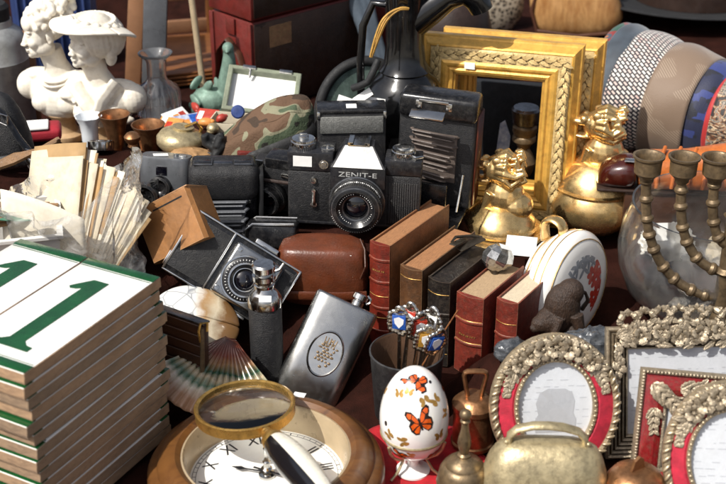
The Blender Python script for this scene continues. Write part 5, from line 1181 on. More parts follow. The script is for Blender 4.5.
def t_taupe(nt, b, tc):
    mp = uvgrid(nt, tc, 1, 1); w = N(nt, 'ShaderNodeTexWave'); w.bands_direction = 'DIAGONAL'; w.inputs['Scale'].default_value = 1.6; w.inputs['Distortion'].default_value = 0; nt.links.new(mp.outputs[0], w.inputs[0])
    n = N(nt, 'ShaderNodeTexNoise'); n.inputs['Scale'].default_value = .22; n.inputs['Detail'].default_value = 1; nt.links.new(mp.outputs[0], n.inputs['Vector'])
    st = ramp(nt, n, [(.5, (0, 0, 0)), (.53, (1, 1, 1))], out='Fac'); r = ramp(nt, w, [(.35, lin('#6d5a4a')), (.6, lin('#8f7c68'))], out='Fac')
    nt.links.new(mixc(nt, st.outputs[0], lin('#75614f'), r.outputs[0]), b.inputs['Base Color'])
def t_blue(nt, b, tc):
    mp = uvgrid(nt, tc, 1, 1); v = N(nt, 'ShaderNodeTexVoronoi'); v.distance = 'CHEBYCHEV'; v.inputs['Scale'].default_value = .75; nt.links.new(mp.outputs[0], v.inputs['Vector'])
    s_ = N(nt, 'ShaderNodeSeparateColor'); nt.links.new(v.outputs['Color'], s_.inputs[0]); r = ramp(nt, s_, [(0, lin('#151b38')), (.45, lin('#27346e')), (.75, lin('#0f1120'))], 'CONSTANT', out='Red'); nt.links.new(r.outputs[0], b.inputs['Base Color'])
def t_paisley(nt, b, tc):
    mp = uvgrid(nt, tc, 1, 1); n = N(nt, 'ShaderNodeTexNoise'); n.inputs['Scale'].default_value = .55; n.inputs['Detail'].default_value = 2; n.inputs['Distortion'].default_value = 2.5; nt.links.new(mp.outputs[0], n.inputs['Vector'])
    r = ramp(nt, n, [(.3, lin('#1f1a18')), (.42, lin('#6b3f1f')), (.48, lin('#b9a384')), (.52, lin('#3a3430')), (.58, lin('#8c8378')), (.64, lin('#a2602c')), (.72, lin('#25201e'))], 'CONSTANT', out='Fac'); nt.links.new(r.outputs[0], b.inputs['Base Color'])
def t_dark(nt, b, tc):
    mp = uvgrid(nt, tc, 1, 1); n = N(nt, 'ShaderNodeTexNoise'); n.inputs['Scale'].default_value = .3; nt.links.new(mp.outputs[0], n.inputs['Vector']); r = ramp(nt, n, [(.4, lin('#2c343d')), (.6, lin('#3b4650'))], out='Fac'); nt.links.new(r.outputs[0], b.inputs['Base Color'])
def t_multi(nt, b, tc):
    mp = uvgrid(nt, tc, 1, 1); n = N(nt, 'ShaderNodeTexNoise'); n.inputs['Scale'].default_value = .3; n.inputs['Detail'].default_value = 1; nt.links.new(mp.outputs[0], n.inputs['Vector']); r = ramp(nt, n, [(.38, lin('#1f4a3a')), (.45, lin('#7a2320')), (.55, lin('#3a4350')), (.62, lin('#a8602c'))], 'CONSTANT', out='Fac'); nt.links.new(r.outputs[0], b.inputs['Base Color'])
def t_red(nt, b, tc): b.inputs['Base Color'].default_value = (*lin('#a3201f'), 1)
for nm, f in (('tie_pattern', t_pattern), ('tie_taupe', t_taupe), ('tie_blue', t_blue), ('tie_paisley', t_paisley), ('tie_dark', t_dark), ('tie_multi', t_multi), ('tie_red', t_red)): tiemat(nm, f)
tc0 = at(641, 29, y=40); RT = 9.2; tcen = V(tc0.x, 40, tc0.z-RT); ta = V(.8, -.6, 0); tb = V(.6, .8, 0)
def tie(label, o0, o1, mt, dr=0.0, ph0=-28, ph1=205, slant=0.0, sag=0.2):
    b = MB(); nu, nv = 14, 60
    def f(u, v):
        ph = R_(ph0+(ph1-ph0)*v); r = RT+dr-.5*abs(2*u-1)**3*.5+.12*math.sin(v*9+o0)+.28*noise.noise(V(u*1.6+o0, v*6, o0))
        off = o0+(o1-o0)*u+slant*(v-.3)
        # silhouettes lower towards the right end of the mound
        r2 = r-sag*off
        return tcen+ta*off+tb*(-r2*math.cos(ph))+V(0, 0, r2*math.sin(ph))
    b.grid(f, nu, nv)
    bm = b.bm; uv = bm.loops.layers.uv.new('UVMap'); bm.verts.index_update(); w = nu+1
    for fc in bm.faces:
        for lp in fc.loops:
            i = lp.vert.index; lp[uv].uv = ((i % w)/nu*(o1-o0), (i//w)/nv*R_(ph1-ph0)*RT)
    o = b.build('necktie', M[mt], None, solid=.25); tag(o, label, 'necktie', 'neckties draped in a row under the hat'); return o
tie('multicoloured necktie edge showing at the left end of the row', -3.4, -1.4, 'tie_multi', -.9)
tie('plain dark slate necktie left of the patterned one', -2.3, .8, 'tie_dark', -.4)
tie('necktie with cream and black basket weave pattern', 0, 5.0, 'tie_pattern', 0, slant=1.2)
tie('taupe brown necktie with fine diagonal stripes', 4.8, 10.2, 'tie_taupe', .25, slant=1.5)
tie('blue and black checked necktie right of the taupe one', 9.8, 12.6, 'tie_blue', -.1, slant=1.0)
tie('narrow bright red necktie edge beside the blue one', 12.3, 13.3, 'tie_red', -.3, slant=.6)
tie('brown and grey paisley necktie at the right edge', 12.9, 19.5, 'tie_paisley', .2)
for o in (-3, 2, 7, 12, 17, 20):
    for s_ in (-7.5, -3, 2, 7): pp = tcen+ta*o+tb*s_; CTRL.append((pp.x, pp.y, tcen.z-3.5))
# ================================================================== black hat
p = at(690, 22, y=92); p.z = 8
M['felt'] = mat('black_felt', '#121214', .85, 0, .3, 3, bump=.4, bs=.15)
ht = thing('felt_hat', 'wide black felt hat lying behind the neckties', 'hat', V(p.x+.5, 92, 8), RZ(10), fp=8)
MB().lathe([(0, .6), (8, .6), (9, .5), (14, 1.4), (18, 2.6), (18.4, 2.9), (18.0, 3.1), (14, 1.9), (9.5, 1.2), (9.3, 4), (9, 8), (8, 10.5), (5, 11.2), (0, 10.4)], 64, sx=1.1).build('felt_body', M['felt'], ht)
MB().lathe([(9.55, 1.3), (9.6, 3.6), (9.35, 3.7), (9.3, 1.3)], 64, sx=1.1).build('hat_band', M['darkleather'], ht)
# ================================================================== tan bag behind the frames
p = at(576, 31, y=82); M['tanbag'] = mat('tan_streaked_leather', '#a8713d', .42, 0, .3, 4, bump=.25, bs=.4, dirt=.5, dcol=(.14, .06, .02), stretch=(3, 1, 1), col2='#c79a64')
tb_ = thing('leather_bag', 'tan streaked leather bag with curved ends behind the gilt frames', 'bag', V(p.x, 82, p.z), RZ(-6), fp=5)
def bagring(w, d, x0, n=28): return [(x0+math.copysign(abs(math.cos(2*PI*i/n))**.6, math.cos(2*PI*i/n))*w/2, math.copysign(abs(math.sin(2*PI*i/n))**.7, math.sin(2*PI*i/n))*d/2) for i in range(n)]
b = MB(); loft(b, [(bagring(11.5, 6, -.3), 0), (bagring(13.2, 7, -.2), .8), (bagring(15.0, 8, 0), 2.6), (bagring(14.6, 8, -.5), 5), (bagring(13.2, 7, -1.4), 8), (bagring(11.2, 5.5, -2.2), 11), (bagring(10, 3, -2.4), 13)])
b.build('body', M['tanbag'], tb_, sub=1)
MB().tube([(-6.2, -2.8, 9), (-7.4, -2.6, 4), (-6.4, -2.8, .7), (0, -3.6, .3), (6, -2.8, .8)], .3, 8).build('piping', M['strap'], tb_)
MB().tube([(-5, 0, 12.5), (-4.5, 0, 17), (-2, 0, 18.5), (.5, 0, 17), (1, 0, 12.5)], .5, 10).build('carry_handle', M['strap'], tb_)
# ================================================================== black jug with raffia
p = at(404, 110, y=20.5); jg = thing('black_jug', 'tall glossy black jug with curved spout behind the folding camera', 'jug', V(p.x, 20.5, 9.0), RZ(0), fp=4)
zc_ = at(404, 69, y=20.5).z-9
MB().lathe([(0, 0), (3.2, 0), (3.4, .4), (4.3, 3.5), (4.75, 6.5), (4.7, 8.4), (4.3, 10.2), (3.6, 11.4), (2.9, 12.0), (2.75, zc_-.25), (2.95, zc_), (2.75, zc_+.25), (2.35, zc_+1.0), (2.15, zc_+3), (2.15, zc_+6), (2.4, zc_+8.5), (2.7, zc_+10), (2.4, zc_+10.2), (0, zc_+9.8)], 56).build('body', M['blackgloss'], jg)
MB().tube([(.8, 0, zc_+5.5), (2.6, -.2, zc_+7.0), (4.6, -.4, zc_+8.6), (6.4, -.5, zc_+9.1), (7.8, -.5, zc_+8.3), (8.4, -.5, zc_+7.0)], [1.9, 1.8, 1.6, 1.5, 1.5, 1.25], 20).build('spout', M['blackgloss'], jg)
MB().tube([(-2.0, 0, zc_+7.5), (-3.6, .2, zc_+7.6), (-4.7, .2, zc_+5), (-5.0, .1, zc_+1), (-4.9, 0, 7.5), (-4.5, 0, 6.2)], [.45]*6, 10).build('handle', M['blackgloss'], jg)
M['raffia'] = mat('yellow_raffia', '#b98d42', .6, 0, .3, .5, bump=.3)
b = MB(); rr_ = random.Random(6)
a_ = [at(408, 9, y=17.5), at(397, 10, y=17.2), at(385, 20, y=17), at(377, 38, y=17), at(371, 57, y=17)]
for i in range(7):
    off = V(rr_.uniform(-.45, .45), rr_.uniform(-.3, .3), rr_.uniform(-.4, .4)); b.tube([catm(a_, j/18)+off*(.3+.9*math.sin(PI*j/18)) for j in range(19)], .13, 7)
b.build('raffia_ties', M['raffia'], None); tag(COL.objects['raffia_ties'], 'loop of yellow raffia cords tied at the black jug handle', 'cord')
# ================================================================== round black framed mirror
po = at(366, 116, y=22.5)
Mm = RZ(14) @ RX(-14)
mr_ = thing('round_mirror', 'round black framed mirror leaning behind the reflex camera', 'mirror', po, Mm @ RX(90), base=False); ctrl((po.x, po.y, po.z-6), 2)
MB().tube([(5.6*math.cos(2*PI*i/64), 6.4*math.sin(2*PI*i/64), 0) for i in range(64)], .62, 14, closed=True).build('frame', M['blackmatte'], mr_)
M['greenglass'] = mat('dusty_green_mirror', '#4d5f58', .22, .5, .35, 3, dirt=.6, dcol=(.02, .03, .03), col2='#7c8f86')
MB().lathe([(0, .05), (5.6, .05), (5.6, -.2), (0, -.2)], 48, sy=1.14).build('glass_plate', M['greenglass'], mr_)
p = at(362, 98, y=13.5)
for i, (dx, dz, r) in enumerate(((-1.6, -.2, 20), (.1, .35, -35), (1.4, -.3, 10))):
    tag(MB().box((0, 0, 0), (2.2, .05, .9)).build('paper_slip', M['white'], None, M=T(p.x+dx, 13.5+.1*i, p.z+dz-.2) @ RY(r) @ RX(-30)), ['white paper slip at the mirror foot, left of three', 'white paper slip at the mirror foot, pointing up in the middle', 'white paper slip at the mirror foot, right of three'][i], 'paper slip', 'paper slips at the round mirror')
tag(MB().tube([at(353, 88, y=14), at(360, 86, y=13.5), at(368, 82, y=13.3), at(373, 72, y=13.4), at(378, 60, y=14)], .4, 10).build('black_strap', M['blackmatte'], None), 'black curved strap hanging in front of the round mirror', 'strap')
# ================================================================== camouflage cap
m_, nt, bs = newmat('camouflage_cloth'); mp = coords(nt); n1 = noise_n(nt, mp, 4.2, 2, .4, .5)
cr = ramp(nt, n1, [(.0, lin('#3b2c1f')), (.4, lin('#5c4431')), (.52, lin('#7d7a62')), (.58, lin('#46523c')), (.65, lin('#221f18'))], 'CONSTANT', out='Fac')
nt.links.new(cr.outputs[0], bs.inputs['Base Color']); bs.inputs['Roughness'].default_value = .85
n4 = noise_n(nt, mp, .25, 3); bp = N(nt, 'ShaderNodeBump'); bp.inputs['Strength'].default_value = .5; bp.inputs['Distance'].default_value = .002; nt.links.new(n4.outputs['Fac'], bp.inputs['Height']); nt.links.new(bp.outputs[0], bs.inputs['Normal'])
M['camo'] = m_
pl, pr_ = at(208, 148, y=16), at(313, 122, y=17.5)
cp = thing('camouflage_cap', 'folded camouflage cloth cap with black edge lying over the cameras', 'cap', (pl+pr_)/2, RZ(5), base=False); ctrl(((pl+pr_)/2)+V(0, 1, -2), 3)
inv = cp.matrix_world.inverted()
def L2(p): return inv @ (Vector(p)*S) / S
b = MB()
up_ = [at(208, 150, y=16), at(225, 133, y=17), at(248, 114, y=18), at(272, 100, y=18.5), at(293, 95, y=18.6), at(307, 97, y=18.5), at(313, 110, y=18)]
lo_ = [at(208, 154, y=15), at(226, 158, y=14), at(250, 155, y=13.4), at(272, 147, y=13.4), at(292, 139, y=14), at(307, 132, y=15), at(314, 122, y=16.5)]
def capf(u, v):
    a, c = catm(lo_, u), catm(up_, u); q = a.lerp(c, v); bul = math.sin(PI*v)*math.sin(PI*min(1, u*1.0))
    return L2(q+V(0, -1.6, .9)*bul+V(0, -.1, .22)*math.sin(u*17+v*5)*bul+V(0, 0, .16)*math.sin(u*31-v*11)*bul+V(0, -.3, .3)*noise.noise(V(u*7, v*4, 1))*bul)
b.grid(capf, 60, 26); b.build('cap_cloth', M['camo'], cp, solid=.2)
b = MB()
for v0, r0 in ((.52, .09), (.97, .13)): b.tube([V(*capf(.04+.92*i/40, v0))+V(0, -.06, .06) for i in range(41)], r0, 6)
b.build('stitched_seam', M['camo'], cp)
b = MB(); pts = [catm(lo_, i/30)+V(0, -.3, -.55) for i in range(31)]; b.tube([L2(p) for p in pts], [(.95, .35)]*31, 10, flat=(0, 0, 1)); b.build('black_edge_band', M['blackmatte'], cp)
b = MB(); 
def under(u, v):
    a = catm(lo_, u); return L2(a+V(0, 2.6*v, -1.9*math.sin(PI*v*.5)*math.sin(PI*u)))
b.grid(under, 30, 8); b.build('lining', M['blackmatte'], cp)
# ================================================================== white panel tray, statue, papers
M['sage'] = mat('sage_painted_wood', '#7e8470', .6, 0, .25, 1.5, bump=.3, dirt=.5, dcol=(.12, .12, .09))
c00, c10, c11, c01 = at(215, 112, y=24), at(292, 122, y=24), at(305, 82, y=31), at(234, 70, y=31)
ux = (c10-c00); uy = (c01-c00); cc = (c00+c10+c11+c01)/4
zz = ux.cross(uy).normalized(); xx = ux.normalized(); yy = zz.cross(xx)
Mt = Matrix(((xx.x, yy.x, zz.x), (xx.y, yy.y, zz.y), (xx.z, yy.z, zz.z))).to_4x4()
WX, WY = ux.length*.97, uy.length
tr = thing('shallow_tray', 'shallow sage green tray with white lining propped behind the cap', 'tray', cc, Mt, base=False); ctrl(cc+V(0, 0, -2.0), 3)
b = MB(); b.sweep(rectline(WX-1.2, WY-1.2), [(0, 0), (0, .9), (.1, 1.0), (.5, 1.0), (.6, .9), (.6, -.3), (0, -.3)]); b.build('wooden_rim', M['sage'], tr, sm=20)
MB().box((0, 0, .03), (WX-1.1, WY-1.1, .1)).build('white_lining', M['white'], tr)
MB().box((-WX*.22, WY/2-.3, 1.15), (1.6, .5, .3), bev=.1).tube([(-WX*.2, WY/2-.3, 1.1), (-WX*.2, WY/2-1.6, .6)], .15, 8).build('hinge_clasp', M['chrome'], tr); MB().box((WX*.28, WY/2-.3, 1.15), (1.6, .5, .3), bev=.1).build('hinge_clasp', M['chrome'], tr)
M['verdigris'] = mat('verdigris_bronze', '#6c8577', .6, .2, .3, 1.2, bump=.3, bs=.3, dirt=.5, dcol=(.06, .09, .07))
p = at(222, 112, y=33); b = MB()
hd_, nk = at(228, 48, y=33), at(229, 66, y=33)
b.tube([p+V(-.2, 0, 1.5), at(226, 92, y=33), nk, at(229, 56, y=33), hd_+V(0, 0, -.2)], [1.6, 1.3, .95, .75, .62], 16).ell(hd_, (.72, .85, .75)).ell(hd_+V(0, -.8, -.15), (.3, .6, .22))
b.ell(p+V(-1.2, 0, 1.6), (2.6, 2.0, 1.8))
rr_ = random.Random(3)
for i in range(16):
    a = at(rr_.uniform(194, 228), rr_.uniform(82, 112), y=33+rr_.uniform(-1.4, 1)); b.ell((0, 0, 0), (1.2, .35, .6), T(*a) @ RZ(rr_.uniform(0, 180)) @ RY(rr_.uniform(-60, 60)), n=12, m=8)
o = b.build('bronze_bird', M['verdigris'], None, rem=.14, smooth=2); tag(o, 'verdigris green bird figurine with upright neck before the red leather case', 'figurine'); ctrl((p.x, 33, p.z-.5), 2)
def flatthing(name, label, cat, u, v, y, w, d, rz, tilt, cols, th=.12):
    p = at(u, v, y=y); t = thing(name, label, cat, p, RZ(rz) @ RX(tilt), fp=1.2); t_ = MB().box((0, 0, th/2), (w, d, th), bev=.03).build('cover', M[cols[0]], t)
    for i, c in enumerate(cols[1:]): MB().box((-w*.3+i*w*.28, rnd.uniform(-.2, .2)*d, th+.02), (w*.24, d*.6, .03)).build('printed_panel', M[c], t)
M['bookletblue'] = mat('booklet_blue', '#4c6db0', .4, 0, .25, .8, col2='#cfd3da'); M['bookletred'] = mat('booklet_red', '#a53a2e', .45, 0, .3, .8); M['bookletora'] = mat('booklet_orange', '#cf8a48', .45, 0, .3, .8)
flatthing('picture_booklet', 'small blue and orange printed booklet behind the brass bell', 'booklet', 186, 122, 26, 4.6, 2.4, 28, 22, ('bookletblue', 'white', 'bookletora', 'blueen'))
flatthing('picture_booklet', 'small white and blue printed leaflet behind the goblets', 'booklet', 178, 118, 27, 3.4, 2.6, 50, 30, ('white', 'blueen', 'bookletora', 'bookletred'))
flatthing('picture_booklet', 'small orange printed leaflet at the decanter foot', 'booklet', 170, 124, 25, 3.0, 2.0, -20, 25, ('bookletora', 'white', 'reden'))
flatthing('picture_booklet', 'red and white printed booklet beside the green bird', 'booklet', 207, 116, 27, 2.6, 2.2, -15, 25, ('bookletred', 'white'))
t = thing('blue_disc', 'round blue badge leaning at the foot of the sage tray', 'badge', at(238, 117, y=21), RX(-25), fp=1)
MB().lathe([(0, .3), (.65, .25), (.8, .1), (.8, -.1), (0, -.1)], 32, T(0, 0, .6) @ RX(90)).build('disc', mat('dull_blue', '#2b3d70', .35, 0, .3, .6), t)
t = thing('small_box', 'open cream card box with odds and ends behind the camouflage cap', 'box', at(236, 132, y=21.5), RZ(-10), fp=2)
b = MB(); b.sweep(rectline(5.5, 3.6), [(0, 0), (0, 1.7), (.12, 1.7), (.12, 0)]); b.box((0, 0, .05), (5.5, 3.6, .1)); b.build('card_box', M['paper'], t, sm=0)
for i, (u, v, y, mt_, nm, lab, d) in enumerate(((206, 126, 20, 'bookletora', 'trinket', 'small orange trinket lying behind the brass bell', (.9, .6, .5)), (222, 122, 22, 'bookletred', 'trinket', 'small red trinket lying in front of the cream box', (.7, .5, .5)), (213, 133, 19, 'oldbrass', 'trinket', 'small brass trinket beside the cap tip', (.8, .7, .6)), (196, 112, 30, 'bookletred', 'trinket', 'small red trinket at the green bird feet', (1.0, .4, .6)))):
    p = at(u, v, y=y); b = MB(); b.ell((0, 0, d[2]), d, n=14, m=9).ell((d[0]*.7, 0, d[2]*1.2), (d[0]*.5, d[1]*.6, d[2]*.5), n=10, m=7).ell((-d[0]*.6, .1, d[2]*.6), (d[0]*.4, d[1]*.7, d[2]*.5), n=10, m=7)
    tag(b.build(nm, M[mt_], None, M=T(*p) @ RZ(i*40)), lab, 'trinket'); ctrl(p, .8)
# brass bell lying, crumpled brown wrapper, knot of dark cord
p = at(178, 150, y=17.5); t = thing('brass_pot', 'rounded brass pot lying beside the copper goblets', 'pot', p, RZ(20) @ SC(.95, .95, .7), fp=1.5)
MB().lathe([(0, 0), (2.0, .1), (2.7, .9), (2.9, 2.0), (2.5, 3.0), (1.6, 3.6), (1.2, 3.7), (1.3, 4.1), (1.0, 4.1), (0, 3.6)], 40, RY(12)).build('body', M['oldbrass'], t)
MB().tube([(1.0, 0, 3.9), (2.4, 0, 4.4), (3.0, 0, 3.2), (2.7, 0, 2.2)], .22, 8).build('handle', M['brass'], t)
M['brownpaper'] = mat('brown_wrapping', '#a07c54', .55, 0, .3, 1.2, bump=.3, bs=.4)
p = at(186, 164, y=14.0); crumple('wrapping_paper', 'crumpled brown wrapping paper between grey camera and brass pot', 'wrapping', (p.x, p.y, p.z), (3.2, 2.2, 1.6), 6, 'brownpaper', 20, .3, .5)
b = MB(); p = at(214, 150, y=15)
for i in range(4):
    b.tube([p+V(rr_.uniform(-1, 1), rr_.uniform(-1, .5), 1.8-.9*j+rr_.uniform(-.4, .4)) for j in range(4)], [.45, .5, .45, .3], 10)
tag(b.build('black_cloth', M['blackmatte'], None, rem=.14, smooth=2), 'knotted black cloth at the tip of the camouflage cap', 'cloth'); ctrl((p.x, p.y, p.z-2), 1)
# ================================================================== goblets and small things left of them
def goblet(nm, label, u, v, y, r, h, mt, grp, tilt=0):
    p = at(u, v, y=y); base = V(p.x, p.y, p.z-h); t = thing(nm, label, 'goblet', base, RY(tilt), fp=1.2, group=grp)
    MB().lathe([(0, 0), (r*.82, 0), (r*.85, .15), (r*.5, .5), (r*.3, .9), (r*.34, 1.2), (r*.55, h*.4), (r*.62, h*.6), (r*.75, h*.8), (r*.98, h*.97), (r*1.02, h), (r*.94, h), (r*.7, h*.82), (r*.52, h*.5), (0, h*.42)], 48).build('cup_body', M[mt], t)
goblet('copper_goblet', 'copper goblet with flared rim right behind the white glass', 114, 114, 24, 1.85, 5.6, 'copper', 'flared copper goblets')
goblet('copper_goblet', 'copper goblet with wide flared rim nearest the brass pot', 148, 124, 22, 1.95, 5.6, 'copper', 'flared copper goblets')
p = at(88, 116, y=24); t = thing('white_glass', 'white milk glass tumbler with scalloped rim beside the copper goblets', 'glass', V(p.x, p.y, p.z-4.6), None, fp=1.2)
MB().lathe([(0, 0), (.95, 0), (1.0, .15), (.98, 2.4), (1.1, 3.6), (1.5, 4.45), (1.6, 4.65), (1.45, 4.6), (1.0, 3.6), (.85, .4), (0, .35)], 48, fn=lambda a, z: 1+(.04*math.cos(8*a) if z > 4 else 0)).build('glass_body', M['milkglass'], t)
p = at(101, 150, y=19); t = thing('lens_cap', 'small chrome lens ring lying in front of the white glass', 'lens', p, RX(-20), fp=1)
MB().lathe([(0, 0), (1.45, 0), (1.5, .3), (1.5, 1.0), (1.3, 1.1), (1.1, .9), (.8, .8), (.75, 1.15), (0, 1.2)], 36).build('ring', M['chrome'], t)
p = at(133, 146, y=19); t = thing('copper_finial', 'small round copper knob between the goblets and grey camera', 'knob', p, None, fp=.8)
MB().lathe([(0, 0), (.6, 0), (.5, .3), (.9, .8), (.95, 1.2), (.6, 1.6), (0, 1.75)], 28).build('knob_body', M['copper'], t)
t = thing('cable_bundle', 'tangle of dark wires and a lens below the grey compact camera', 'cable', at(142, 205, y=4.5), None, fp=1.5); b = MB()
for i in range(9):
    b.tube([V(rr_.uniform(-2, 2), rr_.uniform(-.8, .8), rr_.uniform(-.5, 2.8)) for _ in range(5)], .12, 6)
b.build('wires', M['blackmatte'], t); MB().lathe([(1.6, 0), (1.6, 1.1), (1.3, 1.2), (1.0, .8), (0, .7)], 30, T(.3, 0, 1.0) @ RX(80)).build('lens', M['black'], t)
# ================================================================== cut glass decanter
p = at(160, 117, y=33); t = thing('glass_decanter', 'clear cut glass decanter with flared neck beside the plaster busts', 'decanter', p, None, fp=2)
pr = [(0, 0), (2.5, 0), (2.75, .3), (2.75, 3.3), (2.5, 4.0), (1.5, 4.7), (1.2, 5.2), (1.15, 7.2), (1.35, 7.7), (2.05, 8.25), (2.1, 8.45), (1.9, 8.5)]
pin = [(1.15, 7.7), (.95, 7.2), (1.0, 5.2), (1.3, 4.6), (2.25, 3.9), (2.45, 3.2), (2.4, .7), (0, .5)]
MB().lathe(pr+pin, 96, fn=lambda a, z: 1+(.03*math.cos(18*a) if .3 < z < 3.5 else 0)).build('glass_body', M['cutglass'], t, sm=60)
# ================================================================== plaster busts
def head(b, Mh, s_, hair):
    """classical head, face towards local -y, chin at z=0, crown about 5.6"""
    e = lambda c, d, n=20, m=14: b.ell((c[0]*s_, c[1]*s_, c[2]*s_), (d[0]*s_, d[1]*s_, d[2]*s_), Mh, n, m)
    e((0, .55, 3.35), (1.78, 2.2, 1.95)); e((0, -.55, 2.1), (1.42, 1.25, 1.9)); e((0, -.95, .75), (.85, .8, .75)); e((0, -1.42, .38), (.42, .38, .36))
    for x in (-1, 1):
        e((x*.72, -1.15, 1.75), (.62, .6, .6)); e((x*.85, -.2, 1.1), (.62, 1.0, .8)); e((x*.62, -1.42, 2.48), (.34, .26, .2)); e((x*.64, -1.45, 2.86), (.52, .28, .15)); e((x*1.66, .35, 2.2), (.16, .42, .58)); e((x*1.7, .25, 1.75), (.18, .22, .22))
        e((x*.17, -1.78, .98), (.26, .2, .11)); e((x*.24, -1.98, 1.5), (.17, .2, .16))
    e((0, -1.72, .78), (.36, .22, .13)); e((0, -1.35, 3.45), (1.2, .55, .85))
    b.lathe([(0, 0), (.34*s_, .02), (.3*s_, .45*s_), (.19*s_, 1.0*s_), (.14*s_, 1.35*s_), (0, 1.4*s_)], 12, Mh @ T(0, -1.75*s_, 1.4*s_) @ RX(-9), sy=1.5)
    e((0, -2.1, 1.55), (.24, .24, .2))
    rr_ = random.Random(hair)
    if hair == 1:                                    # short curls with a top knot
        for i in range(150):
            a, el = rr_.uniform(0, 2*PI), rr_.uniform(-.35, 1.5); c = (1.9*math.cos(el)*math.cos(a), .7+2.2*math.cos(el)*math.sin(a), 3.45+1.95*math.sin(el))
            if c[1] < -.75 and c[2] < 3.9: continue
            if c[1] < .2 and c[2] < 2.9: continue
            e(c, (rr_.uniform(.28, .45),)*3, 9, 7)
        for i in range(26): a = rr_.uniform(0, 2*PI); e((.9*math.cos(a)*rr_.random(), 2.5+.8*math.sin(a), 4.9+rr_.uniform(-.6, .8)), (.42,)*3, 9, 7)
    else:                                            # wavy locks swept back below the hat
        for i in range(24):
            a = -2.6+5.2*i/23-PI/2+PI; 
            x, y = 1.85*math.cos(a), .6+2.15*math.sin(a)
            if y < -1.1: continue
            b.tube([Mh @ (V(x*.8, y*.8, 4.6)*s_), Mh @ (V(x*1.08, y*1.05, 3.6)*s_), Mh @ (V(x*1.12, y*1.1+.25, 2.7)*s_), Mh @ (V(x*.95, y*.95+.6, 1.9)*s_), Mh @ (V(x*.7, y*.7+1.2, 1.2)*s_)], [.5*s_, .62*s_, .5*s_, .45*s_, .3*s_], 8)
        for i in range(9): e((-1.5+i*.38, -1.15+.12*abs(i-4)*.6, 3.85), (.34, .4, .34), 9, 7)
        e((1.9, 1.2, 2.0), (.6, .6, 1.0)); e((1.5, 1.5, 1.0), (.5, .6, .8))
def bust(label, base, rz, top, hairkind, turn, tilt, hat):
    t = thing('plaster_bust', label, 'bust', base, RZ(rz) @ SC(1.24, 1.24, 1.24), fp=2.5, group='white plaster busts')
    b = MB()
    b.ell((0, .1, 5.0), (3.5, 1.9, 2.6), n=28, m=18).ell((0, -.7, 4.3), (2.6, 1.5, 1.9)).ell((-1.3, -1.5, 4.3), (1.15, .8, 1.0)).ell((1.3, -1.5, 4.3), (1.15, .8, 1.0))
    for x in (-1, 1): b.ell((x*3.3, .1, 5.5), (1.35, 1.35, 1.5)).ell((x*2.0, .1, 6.7), (1.8, 1.0, .7), RY(0))
    b.tube([(0, .3, 6.6), (-.2, .0, 8.0), (-.5, -.3, 9.6)], [1.6, 1.15, 1.2], 20)
    MH = T(-.5, -.5, 9.0) @ RZ(turn) @ RX(tilt) @ (RY(8) if hat else I4) @ T(0, -.2, 0)
    head(b, MH, 1.0, hairkind)
    if hat:
        for i in range(20): b.ell((0, 0, 0), (.9, .45, .4), T(-2.9+i*.3, -1.3+.4*abs(math.sin(i)), 5.9-.12*i) @ RZ(i*30), n=10, m=7)
        b.tube([(-2.2, -1.2, 7.2), (-.8, -2.2, 5.6), (.6, -2.5, 4.0)], [(.8, .35)]*3, 10).tube([(2.2, -.9, 7.4), (1.0, -2.1, 5.8), (.4, -2.5, 4.0)], [(.9, .35)]*3, 10)
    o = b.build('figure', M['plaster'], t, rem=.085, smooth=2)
    if not hat:
        b = MB()
        for q in (0, .42): b.tube([(1.55*math.sin(a)*(1+q*.35), -.15-1.65*math.cos(a)*(1+q*.2), 7.35-.75*(1+math.cos(a))*.5*(1+q*1.3)) for a in [-2.2+4.4*i/24 for i in range(25)]], .13, 8)
        b.build('necklace', M['plaster'], t)
    MB().lathe([(0, 0), (1.9, 0), (2.0, .2), (1.95, .7), (1.4, 1.0), (1.1, 1.7), (1.25, 2.3), (1.8, 2.9), (1.3, 3.2)], 40).build('pedestal', M['bustbase'], t)
    if hat:
        b = MB()
        MHt = MH @ T(0, .5, 4.2) @ RX(-13) @ RY(-7) @ T(0, -.5, -4.2)
        def brim(u, v):
            a = 2*PI*u; r = 1.55+2.45*v; return MHt @ V(r*math.cos(a)*1.0, .5+r*math.sin(a)*1.06, 4.15+.35*v*v*math.cos(2*a)*1.2-.5*v*v+.22*(1-v))
        b.grid(brim, 64, 12); b.build('hat_brim', M['plaster'], t, solid=.28, sub=1)
        b = MB(); b.lathe([(2.15, 3.9), (2.2, 4.3), (2.05, 4.9), (1.85, 5.5), (1.3, 5.95), (0, 6.05)], 40, MHt @ T(0, .5, 0), sy=1.12)
        for i in range(14): a = 2*PI*i/14; b.ell((2.15*math.cos(a), .5+2.4*math.sin(a), 4.35), (.42, .42, .3), MHt, 10, 7)
        b.build('hat_crown', M['plaster'], t, rem=.12, smooth=2)
M['bustbase'] = mat('tan_pedestal', '#b0916c', .5, 0, .2, 2, dirt=.4, dcol=(.2, .13, .08), bump=.2)
p1_ = at(66, 138, y=33); s1 = V(p1_.x, 33, p1_.z)
bust('white plaster bust of a woman with curled hair and necklace, facing left', s1, -14, 0, 1, -52, 4, False)
p2_ = at(106, 148, y=31); 
bust('white plaster bust of a woman wearing a wide brimmed hat, looking down', V(p2_.x, 31, p2_.z), -8, 0, 2, -38, -2, True)
